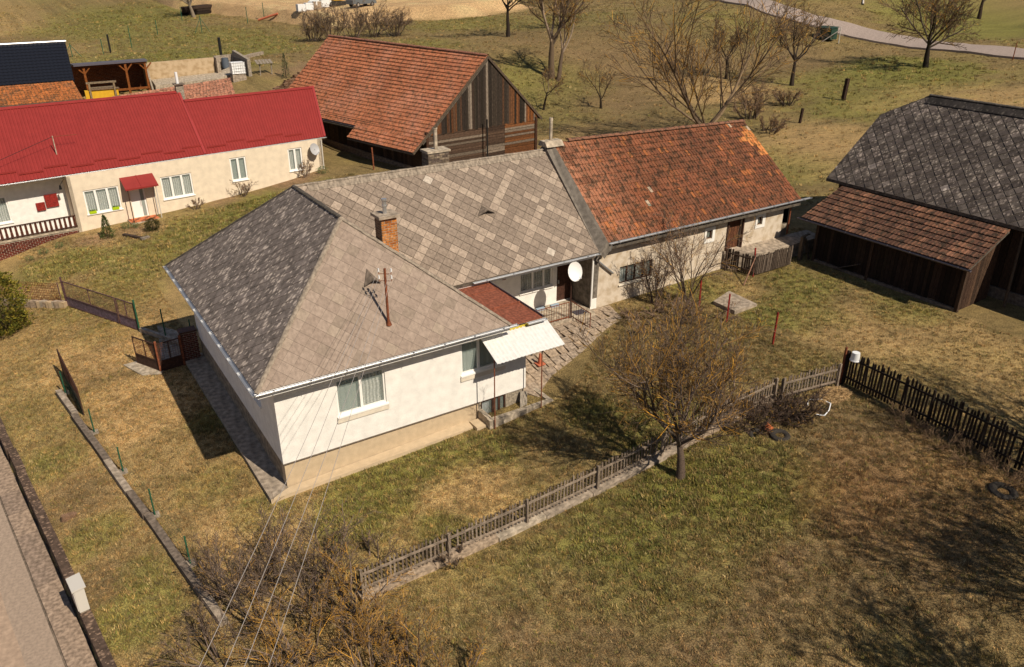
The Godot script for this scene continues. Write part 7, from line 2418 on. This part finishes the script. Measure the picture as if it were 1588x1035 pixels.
	tree("orchard_tree", at(112.0, -42.0), 3.0, 0.3, 137, tree_kind({"kids": [5, 5, 5, 4], "thin": 0.02, "short": [1.4, 0.6, 0.55, 0.5]}), "bare tree on the green meadow beyond the road, top right", og)
	# dark evergreen at the left edge
	evergreen("yew_bush", Vector3(-7.15, ground(-7.15, -21.4), -21.4), 3.0, 1.35, 201, 6500, [Vector3(0.17, 0.16, 0.02), Vector3(0.26, 0.20, 0.03), Vector3(0.09, 0.095, 0.016)], "yellow-green evergreen bush cut off by the left edge", "shrub", false)
	evergreen("conical_shrub", at(-0.98, -31.3), 1.35, 0.42, 202, 1500, [Vector3(0.06, 0.085, 0.02), Vector3(0.09, 0.11, 0.03)], "small conical evergreen in front of the red-roofed house", "shrub", true)
	evergreen("clipped_box_shrub", at(1.6, -30.9), 0.72, 0.45, 203, 1100, [Vector3(0.075, 0.062, 0.018), Vector3(0.05, 0.055, 0.016)], "rounded clipped shrub by the neighbour's door steps", "shrub", false)
	evergreen("columnar_conifer", at(19.0, -55.6), 2.1, 0.42, 204, 900, [Vector3(0.02, 0.045, 0.018), Vector3(0.03, 0.055, 0.022)], "slim dark conifer left of the tiled barn", "shrub", true)
	# herbs at the foot of the brick plinth
	var i := 0
	for q in [[-3.7, -31.6, 0.30], [-4.6, -31.4, 0.32], [-5.4, -31.2, 0.28], [0.25, -32.5, 0.34], [0.8, -32.3, 0.3], [14.3, -34.6, 0.5]]:
		evergreen("bedding_plant", at(q[0], q[1]), q[2], q[2] * 0.9, 210 + i, 260, [Vector3(0.10, 0.15, 0.05), Vector3(0.13, 0.17, 0.07)], ["leafy plant by the brick plinth, nearest the corner", "leafy plant in the middle of the brick plinth's row", "leafy plant at the left of the brick plinth's row", "leafy plant left of the neighbour's door canopy", "leafy plant at the foot of the canopy's post", "spiky green plant at the cream house's far corner"][i], "plant", false)
		i += 1
# leafy volume: many small faces spread through a lumpy body
func evergreen(called: String, pos: Vector3, h: float, r: float, sd: int, n: int, cols: Array, label: String, cat: String, cone: bool):
	var t := thing(called, pos, label, cat)
	var rng := RandomNumberGenerator.new()
	rng.seed = sd
	var tk := MB.new(pos)
	tk.col = Color(0.07, 0.05, 0.035)
	tk.twig(pos + Vector3(0, -0.1, 0), pos + Vector3(0, h * 0.8, 0), 0.06 * h * 0.4, 0.01, 6)
	part(t, "stem", tk, M.twigs)
	var mb := MB.new(pos)
	var lumps := FastNoiseLite.new()
	lumps.frequency = 1.6 / r
	lumps.seed = sd
	var ls := clampf(r * 0.16, 0.035, 0.11)
	for i in n:
		var an := rng.randf() * TAU
		var y := rng.randf()
		var prof := (1.0 - y * 0.96) if cone else sqrt(maxf(0.0, 1.0 - pow(y * 2.0 - 1.0, 2.0))) * (1.0 - 0.25 * y)
		var dep := 1.0 - 0.55 * pow(rng.randf(), 2.0)
		var lump := 1.0 + 0.85 * lumps.get_noise_3d(cos(an) * r, y * h, sin(an) * r)
		var p := pos + Vector3(cos(an) * r * prof * dep * lump, y * h * (0.92 + 0.12 * lump) + 0.03, sin(an) * r * prof * dep * lump)
		var c: Vector3 = cols[rng.randi() % cols.size()] * rng.randf_range(0.6, 1.4)
		mb.col = Color(c.x, c.y, c.z)
		var d := (Vector3(cos(an), rng.randf_range(-0.3, 0.8), sin(an)) + Vector3(rng.randf_range(-0.6, 0.6), rng.randf_range(-0.5, 0.5), rng.randf_range(-0.6, 0.6))).normalized() * ls * rng.randf_range(0.7, 1.5)
		var s := d.cross(Vector3(rng.randf_range(-1, 1), rng.randf_range(-1, 1), rng.randf_range(-1, 1))).normalized() * ls * 0.28
		mb.tri(p - s, p + s, p + d)
		mb.tri(p - s * 0.6 + d * 0.3, p + s * 1.8 + d * 0.7, p + d * 0.9)
	part(t, "foliage", mb, M.leaf)
func make_shrubs():
	var g := "bare shrubs of the roadside thicket"
	var P := tree_kind({"kids": [5, 5, 5, 4], "start": [0.2, 0.3, 0.2, 0.1], "spread": [0.6, 0.55, 0.6, 0.7], "short": [1, 0.55, 0.52, 0.5], "levels": 4, "wobble": 0.15, "lift": 0.03, "thin": 0.005, "bark": Vector3(0.15, 0.11, 0.085), "twig": Vector3(0.17, 0.122, 0.09), "lichen": 0.06, "fan": 0.95, "foot": 0.35, "stem_r": 0.026, "reach": 0.8})
	var Y := P.duplicate(true)
	Y.lichen = 0.55
	var spots := [[-3.0, 3.4, 1.7, 0], [-1.6, 3.7, 2.2, 0], [-0.3, 4.4, 2.3, 0], [-2.5, 5.0, 2.0, 0], [-1.1, 5.4, 2.3, 0], [-3.6, 5.6, 1.9, 0], [-0.2, 6.2, 1.8, 1], [-0.6, 7.0, 2.2, 1], [-2.0, 7.0, 2.1, 1], [0.2, 7.6, 1.3, 1], [-3.2, 7.6, 2.0, 1], [0.1, 9.0, 1.6, 1], [-0.9, 8.8, 2.0, 1], [-2.2, 9.0, 1.8, 1], [1.0, 9.8, 1.2, 1]]
	var names := ["at the end of the yard wall", "at the yard's corner, below the house corner", "reaching up under the overhead wires", "left of centre in the thicket", "in the middle of the thicket", "leaning over the grass bank", "by the picket fence's end", "right of the thicket's middle", "under the wires at the lower edge", "right of the picket fence's end", "at the thicket's lower left", "yellow with lichen near the lower edge", "yellow with lichen under the wires", "low at the lower edge, left of the wires", "rightmost and lowest of the thicket"]
	for i in spots.size():
		var q: Array = spots[i]
		shrub("bare_shrub", at(q[0], q[1]), q[2] * 1.2, 8, 300 + i, Y if q[3] else P, "grey-brown bare shrub " + names[i], g)
	# shrubs before the outbuilding
	var W := P.duplicate(true)
	W.merge({"fan": 0.5, "foot": 0.2, "thin": 0.006, "stem_r": 0.03, "reach": 0.8, "lichen": 0.12, "twig": Vector3(0.22, 0.15, 0.11)}, true)
	shrub("lilac_shrub", at(19.84, -2.2), 5.2, 10, 341, W, "tall many-stemmed bare lilac before the outbuilding's window", "bare lilacs by the outbuilding")
	shrub("lilac_shrub", at(18.4, -2.9), 3.0, 8, 342, W, "shorter bare lilac left of the tall one by the wall", "bare lilacs by the outbuilding")
	var Q := P.duplicate(true)
	Q.merge({"fan": 1.1, "foot": 0.9, "thin": 0.006, "twig": Vector3(0.25, 0.17, 0.12), "bark": Vector3(0.2, 0.14, 0.1), "lichen": 0.05}, true)
	for q in [[18.2, -1.4, 1.3, "low tangled bramble in front of the lilacs"], [19.0, -0.2, 1.2, "low tangled bramble left of the concrete cover"], [17.2, -2.4, 1.0, "low tangled bramble against the outbuilding wall"], [16.8, -0.9, 1.0, "low tangled bramble at the patio's end"]]:
		shrub("bramble", at(q[0], q[1]), q[2], 9, int(q[0] * 31.0) + 7, Q, q[3], "brambles by the outbuilding")
	# brush heap against the fence
	var H := P.duplicate(true)
	H.merge({"fan": 1.35, "foot": 0.7, "thin": 0.007, "twig": Vector3(0.11, 0.075, 0.055), "bark": Vector3(0.09, 0.06, 0.045), "lichen": 0.03, "stem_r": 0.018}, true)
	for q in [[14.9, 6.5, "dark brush heap against the picket fence, nearer the tyre"], [15.8, 6.7, "dark brush heap against the picket fence, middle"], [16.5, 6.9, "dark brush heap against the picket fence, nearer the straw"], [14.2, 6.4, "dark brush heap at the end of the picket fence's kerb"]]:
		shrub("brush_heap", at(q[0], q[1]), 1.1, 22, int(q[0] * 17.0), H, q[2], "brush heaps by the fence", "brush")
	shrub("fence_shrub", at(2.9, 5.9), 0.9, 8, 361, P, "small bare shrub growing through the picket fence", "", "shrub")
	shrub("fence_shrub", at(0.9, 4.6), 1.3, 3, 362, P, "spindly bare sapling inside the picket fence's end", "", "shrub")
	# dry weeds along the dark fence
	var D := P.duplicate(true)
	D.merge({"fan": 1.2, "foot": 0.5, "thin": 0.004, "twig": Vector3(0.26, 0.17, 0.10), "bark": Vector3(0.24, 0.155, 0.09), "lichen": 0.0, "levels": 3, "stem_r": 0.008}, true)
	var nm := ["first", "second", "third", "fourth", "fifth"]
	for i in 5:
		shrub("dry_weeds", at(18.6 - 0.1 * i, 9.8 + i * 1.15), 0.8, 26, 380 + i, D, nm[i] + " clump of dry weeds from the fence corner, along the dark fence", "dry weeds by the dark fence", "weeds")
	# bushes behind the tiled barn
	var F := P.duplicate(true)
	F.merge({"fan": 0.8, "foot": 0.8, "thin": 0.014, "stem_r": 0.05, "levels": 4, "kids": [5, 5, 5, 4], "twig": Vector3(0.17, 0.12, 0.085), "reach": 0.8}, true)
	var k := 0
	for q in [[33.0, -80.0, 5.2], [35.5, -79.0, 5.0], [38.0, -78.0, 4.8], [31.0, -81.0, 4.0], [40.2, -76.5, 3.8]]:
		shrub("hill_bush", at(q[0], q[1]), q[2], 14, 400 + k, F, ["big bare bush behind the tiled barn, left of the middle one", "big bare bush in the middle of the row behind the tiled barn", "bare bush right of the middle one behind the tiled barn", "leftmost bare bush of the row behind the tiled barn", "rightmost, lowest bare bush of the row behind the tiled barn"][k], "bare bushes behind the tiled barn", "bush")
		k += 1
	var b2 := F.duplicate(true)
	b2.merge({"thin": 0.011, "twig": Vector3(0.24, 0.16, 0.10)}, true)
	k = 0
	for q in [[50.5, -26.5, 2.0], [53.5, -29.0, 2.4], [47.5, -21.5, 1.5], [56.0, -27.0, 1.8]]:
		shrub("hill_bramble", at(q[0], q[1]), q[2], 16, 420 + k, b2, ["brown bramble right of the many-limbed tree", "tallest brown bramble between the two big trees", "low brown bramble at the many-limbed tree's foot", "brown bramble nearest the dark stump"][k], "brambles on the slope", "bush")
		k += 1
	# dry shrub by the neighbour's wall
	shrub("rose_bush", at(8.3, -34.2), 1.6, 7, 440, W, "bare rose bush against the cream wall between two windows", "", "shrub")
	shrub("rose_bush", at(13.2, -34.9), 1.5, 6, 441, W, "bare climbing rose below the grey satellite dish", "", "shrub")
	shrub("rose_bush", at(4.9, -33.6), 0.9, 5, 442, W, "small bare rose bush under the second triple window", "", "shrub")

# ---------------------------------------------------------------- the hill behind
func make_hill():
	var rng := RandomNumberGenerator.new()
	rng.seed = 88
	# road across the slope
	var mb := MB.new(at(92.0, -50.0))
	var pts := []
	for q in [[92.0, 30.0], [91.0, 0.0], [90.6, -24.4], [90.9, -33.0], [90.8, -39.5], [89.0, -45.6], [86.3, -50.2], [85.0, -55.0], [86.0, -61.0], [91.0, -72.0], [99.0, -85.0], [112.0, -105.0], [130.0, -140.0]]:
		var e := Vector2(q[0], q[1])
		if pts.size() > 0:
			var w: Vector2 = pts[-1]
			for i in 9: pts.append(w.lerp(e, (i + 1) / 10.0))
		pts.append(e)
	strip(mb, pts, 2.5, 2.5, 0.22, 0.5)
	struct("hill_road", mb, M.asphalt_far)
	var k := 0
	for q in [[87.4, -24.0, 1.9, 0], [85.4, -32.5, 1.7, 0], [83.0, -42.5, 1.9, 1], [82.6, -52.0, 1.8, 2]]:
		var p := thing("road_post", at(q[0], q[1]), ["rusty wire-fence post by the road at the right edge", "rusty wire-fence post by the road near the apple tree", "grey braced post beside the green box by the road", "thin pale post by the road above the brambles"][k], "post", "posts along the hill road")
		var m := MB.new(p.position)
		m.tube(at(q[0], q[1], -0.2), at(q[0], q[1], q[2]), 0.06, 0.05, 6)
		part(p, "shaft", m, [M.rust, M.plastic_grey, M.plastic_white][q[3]])
		if k == 2:
			for s in [1.6, 2.2]:
				var b := MB.new(p.position)
				b.tube(at(q[0] + (s - 2.0) * 3.0, q[1] - s, -0.1), at(q[0], q[1], 1.6), 0.05, 0.05, 6)
				part(p, "brace", b, M.plastic_grey)
		k += 1
	var gb := thing("green_bin", at(83.0, -44.4), "dark green box bin between grey poles by the road", "bin")
	var gm := MB.new(gb.position)
	gm.aabox(gb.position + Vector3(-0.6, 0.1, -1.1), gb.position + Vector3(0.6, 1.4, 1.1))
	part(gb, "body", gm, M.green_dark)
	var gl := MB.new(gb.position)
	gl.slab([gb.position + Vector3(-0.68, 1.41, -1.18), gb.position + Vector3(-0.68, 1.41, 1.18), gb.position + Vector3(0.68, 1.55, 1.18), gb.position + Vector3(0.68, 1.55, -1.18)], Vector3(0, -0.08, 0))
	part(gb, "lid", gl, M.green_dark)
	k = 0
	for q in [[60.5, -24.6, 1.9, 0.2], [41.0, -17.6, 1.3, 0.2], [51.5, -22.0, 1.2, 0.12]]:
		var s := thing("old_fence_stump", at(q[0], q[1]), ["thick dark fence stump on the slope left of the apple tree", "reddish fence stump beside the many-limbed tree", "leaning fence stump among the brambles"][k], "post", "old stumps on the slope")
		plank(s, "stake", at(q[0], q[1], -0.2), at(q[0], q[1], q[2]) + Vector3(0.15, 0, 0), q[3] * 1.6, q[3] * 1.4, Vector3.RIGHT, Vector3(0.085, 0.05, 0.036) if k != 1 else Vector3(0.17, 0.085, 0.05), rng)
		k += 1
	# pale birch logs lying across the far verge
	k = 0
	for q in [[100.0, -52.0, 4.0, 3.0], [99.0, -64.0, 5.0, 4.0]]:
		var lg := thing("fallen_birch", at(q[0], q[1]), ["pale felled birch trunk on the verge right of the road poles", "pale felled birch trunk on the verge above the bare trees"][k], "log")
		var m := MB.new(lg.position)
		m.col = Color(0.55, 0.50, 0.44)
		m.twig(at(q[0], q[1], 0.15), at(q[0] + q[2], q[1] - q[3], 0.2), 0.14, 0.08, 7)
		part(lg, "trunk", m, M.twigs)
		k += 1
	# building site: vehicles, bricks, a hut
	site(rng)
	# earth cut behind the barn: loose clods
	var sl := MB.new(at(17.0, -62.0))
	for i in 260:
		var x := rng.randf_range(16.0, 22.0); var z := -50.5 - (x - 16.0) * 0.9 - rng.randf_range(0.0, 1.6)
		var p := at(x, z, rng.randf_range(0.0, 0.12))
		var a := Vector3(rng.randf_range(0.1, 0.3), rng.randf_range(-0.06, 0.06), 0.02); var b := Vector3(0.0, rng.randf_range(0.06, 0.16), 0.05); var c := Vector3(0.03, 0.0, rng.randf_range(0.1, 0.25))
		sl.box(p, a, b, c)
	var cl := part(self, "earth_clods", sl, M.soil)
	tag(cl, "loose brown clods of the earth cut left of the tiled barn", "earth", "", "stuff")
func car(at_: Vector3, turn: float, m: Material, called: String, label: String, pickup := false):
	var t := thing(called, at_, label, "car", "cars on the building site")
	t.rotation.y = turn
	var prof := [Vector2(-2.1, 0.35), Vector2(-2.1, 0.85), Vector2(-1.75, 0.95), Vector2(-1.2, 1.45), Vector2(0.35, 1.48), Vector2(1.05, 0.98), Vector2(1.95, 0.85), Vector2(2.1, 0.6), Vector2(2.1, 0.35)]
	if pickup: prof = [Vector2(-2.4, 0.4), Vector2(-2.4, 1.0), Vector2(-0.6, 1.0), Vector2(-0.5, 1.6), Vector2(0.7, 1.6), Vector2(1.25, 1.05), Vector2(2.2, 0.95), Vector2(2.4, 0.65), Vector2(2.4, 0.4)]
	var b := MB.new()
	var pts := []
	for q in prof: pts.append(Vector3(q.x, q.y, 0.82))
	b.slab(pts, Vector3(0, 0, -1.64))
	part(t, "body", b, m)
	for s in [-1.0, 1.0]:
		var w := MB.new()
		if pickup: w.slab([Vector3(-0.4, 1.08, 0.83 * s), Vector3(-0.35, 1.52, 0.83 * s), Vector3(0.65, 1.52, 0.83 * s), Vector3(1.05, 1.08, 0.83 * s)], Vector3(0, 0, -0.02 * s))
		else: w.slab([Vector3(-1.45, 1.0, 0.83 * s), Vector3(-1.1, 1.38, 0.83 * s), Vector3(0.3, 1.4, 0.83 * s), Vector3(0.85, 1.0, 0.83 * s)], Vector3(0, 0, -0.02 * s))
		part(t, "side_window", w, M.black_tile)
		for x in ([-1.4, 1.5] if pickup else [-1.3, 1.3]):
			var wh := MB.new()
			wh.tube(Vector3(x, 0.34, 0.86 * s), Vector3(x, 0.34, 0.66 * s), 0.34, 0.34, 14)
			var wn := part(t, "wheel", wh, M.rubber)
			var rm := MB.new()
			rm.tube(Vector3(x, 0.34, 0.875 * s), Vector3(x, 0.34, 0.86 * s), 0.19, 0.19, 12)
			part(wn, "rim", rm, M.galv)
func site(rng: RandomNumberGenerator):
	var a := SITE
	car(at(a[0].x, a[0].y), 0.35, M.car_grey, "grey_pickup", "grey pickup parked on the edge of the building site", true)
	car(at(a[1].x, a[1].y), 0.5, M.car_white, "pale_car", "pale car parked behind the brick pallets at the site", false)
	# brick pallets
	for i in 4:
		var q: Vector2 = a[2] + Vector2(i * 1.35, -0.3 * i)
		var t := thing("brick_pallet", at(q.x, q.y), ["leftmost white brick pallet on the building site", "second white brick pallet from the left", "third white brick pallet, beside the pale car", "white brick pallet nearest the yellow digger"][i], "pallet", "brick pallets on the site")
		var m := MB.new(t.position)
		for y in 4:
			for x in 3:
				m.aabox(t.position + Vector3(-0.6 + x * 0.4, 0.14 + y * 0.24, -0.5), t.position + Vector3(-0.21 + x * 0.4, 0.37 + y * 0.24, 0.5))
		part(t, "bricks", m, M.plastic_white if i != 2 else M.flag_tan)
		var pb := MB.new(t.position)
		pb.aabox(t.position + Vector3(-0.62, 0, -0.5), t.position + Vector3(0.62, 0.12, 0.5))
		part(t, "pallet", pb, M.concrete)
	# small digger with a raised arm
	var d := thing("yellow_digger", at(a[3].x, a[3].y), "small yellow digger with a long orange arm on the building site", "digger")
	var D := d.position
	for q in [["body", Vector3(-0.7, 0.75, -0.7), Vector3(0.9, 1.5, 0.7), M.machine_yellow], ["cab", Vector3(-0.1, 1.5, -0.55), Vector3(0.75, 2.4, 0.25), M.black_tile], ["track", Vector3(-1.1, 0.05, -1.0), Vector3(1.1, 0.65, -0.65), M.rubber], ["track", Vector3(-1.1, 0.05, 0.65), Vector3(1.1, 0.65, 1.0), M.rubber]]:
		var m := MB.new(D)
		m.aabox(D + q[1], D + q[2])
		part(d, q[0], m, q[3])
	var ar := MB.new(D)
	ar.bar(D + Vector3(0.9, 1.2, 0), D + Vector3(3.2, 2.6, 0.6), 0.25, 0.3)
	ar.bar(D + Vector3(3.2, 2.6, 0.6), D + Vector3(5.6, 2.2, 1.0), 0.2, 0.22)
	part(d, "arm", ar, M.orange_plastic)
	var bk := MB.new(D)
	bk.slab([D + Vector3(5.3, 2.2, 0.6), D + Vector3(5.9, 2.2, 0.7), D + Vector3(5.9, 1.6, 0.7), D + Vector3(5.5, 1.5, 0.6)], Vector3(0, 0, 0.6))
	part(d, "bucket", bk, M.rust)
	# site hut
	var h := thing("site_hut", at(a[4].x, a[4].y), "low brown and grey site hut at the top edge", "hut")
	var H := h.position
	var hm := MB.new(H)
	hm.aabox(H + Vector3(-4.5, 0, -3.0), H + Vector3(4.5, 2.6, 0.0))
	part(h, "walls", hm, M.plastic_grey)
	var hr := MB.new(H)
	hr.slab([H + Vector3(-4.8, 2.62, 0.4), H + Vector3(4.8, 2.62, 0.4), H + Vector3(4.8, 3.0, -3.3), H + Vector3(-4.8, 3.0, -3.3)], Vector3(0, -0.1, 0))
	part(h, "roof", hr, M.concrete_dark)
	for q in [[-3.8, -2.6, M.gutter_dark], [-1.0, 2.4, M.rust], [3.0, 4.0, M.gutter_dark]]:
		var dm := MB.new(H)
		dm.aabox(H + Vector3(q[0], 0.1, 0.0), H + Vector3(q[1], 2.2, 0.05))
		part(h, "door", dm, q[2])
	# white van beyond
	var v := thing("white_trailer", at(a[5].x, a[5].y), "white trailer standing at the site's right end", "trailer")
	var vm := MB.new(v.position)
	vm.aabox(v.position + Vector3(-2.5, 0.5, -1.0), v.position + Vector3(2.5, 0.95, 1.0))
	part(v, "bed", vm, M.plastic_white)
	for x in [-1.2, 1.2]:
		var wm := MB.new(v.position)
		wm.tube(v.position + Vector3(x, 0.35, 1.02), v.position + Vector3(x, 0.35, 0.8), 0.35, 0.35, 12)
		part(v, "wheel", wm, M.rubber)
	# orange plank lying on the slope
	var ol := thing("orange_pipe", at(33.0, -103.0), "orange pipe lying on the far slope left of the sandy bank", "pipe")
	var om := MB.new(ol.position)
	om.tube(at(33.2, -111.4, 0.2), at(35.6, -109.0, 0.25), 0.16, 0.16, 8)
	part(ol, "pipe", om, M.orange_plastic)
	# timber stack and ruin wall, top left
	var ts := thing("timber_stack", at(28.0, -127.0), "dark timber stack behind the pale-trunked tree, top left", "timber")
	for i in 14:
		var p := at(25.0 + rng.randf_range(0, 1.0), -126.0 - (i % 5) * 0.5, 0.2 + (i / 5) * 0.4)
		plank(ts, "log", p, p + Vector3(5.5, 0.3, -1.5), 0.4, 0.36, Vector3.UP, Vector3(0.07, 0.05, 0.04) * rng.randf_range(0.6, 1.8), rng)
	var rw := thing("ruined_wall", at(34.0, -132.5), "crumbling pale stone wall at the top edge, left of centre", "wall")
	for i in 60:
		var x := 31.5 + (i % 15) * 0.62; var y := (i / 15) * 0.42
		if y > 1.9 - (i % 15) * 0.08 + rng.randf_range(-0.3, 0.3): continue
		var m := MB.new(rw.position)
		m.box(Vector3(x, ground(x, -132.0) + 0.1 + y, -132.0 - (i % 15) * 0.25), Vector3(0.29, 0.02, -0.1) * rng.randf_range(0.8, 1.1), Vector3(0, 0.19, 0), Vector3(0.08, 0, 0.25))
		part(rw, "stone", m, [M.sand_wall, M.concrete_pale, M.flag_tan][rng.randi() % 3])
var SITE := [Vector2(46.0, -100.5), Vector2(41.5, -105.5), Vector2(37.6, -103.8), Vector2(44.0, -105.5), Vector2(57.0, -109.0), Vector2(64.0, -106.0)]

func _ready():
	hn.noise_type = FastNoiseLite.TYPE_SIMPLEX_SMOOTH
	hn.frequency = 0.11
	hn.seed = 4
	hn.fractal_octaves = 3
	for q in [[gn1, 0.085, 2, 4], [gn2, 0.32, 8, 3], [gn3, 1.3, 15, 2]]:
		q[0].noise_type = FastNoiseLite.TYPE_SIMPLEX_SMOOTH
		q[0].frequency = q[1]
		q[0].seed = q[2]
		q[0].fractal_octaves = q[3]
	make_view()
	make_textures()
	make_materials()
	var t0 := Time.get_ticks_msec()
	var steps := [make_ground, make_lane, make_house, make_workshop, make_right_barn, make_tiled_barn, make_neighbour, make_hamlet_behind, make_yard, make_fences, make_trees, make_shrubs, make_hill, make_grass]
	for s in steps:
		s.call()
		print(s.get_method(), " ", Time.get_ticks_msec() - t0)
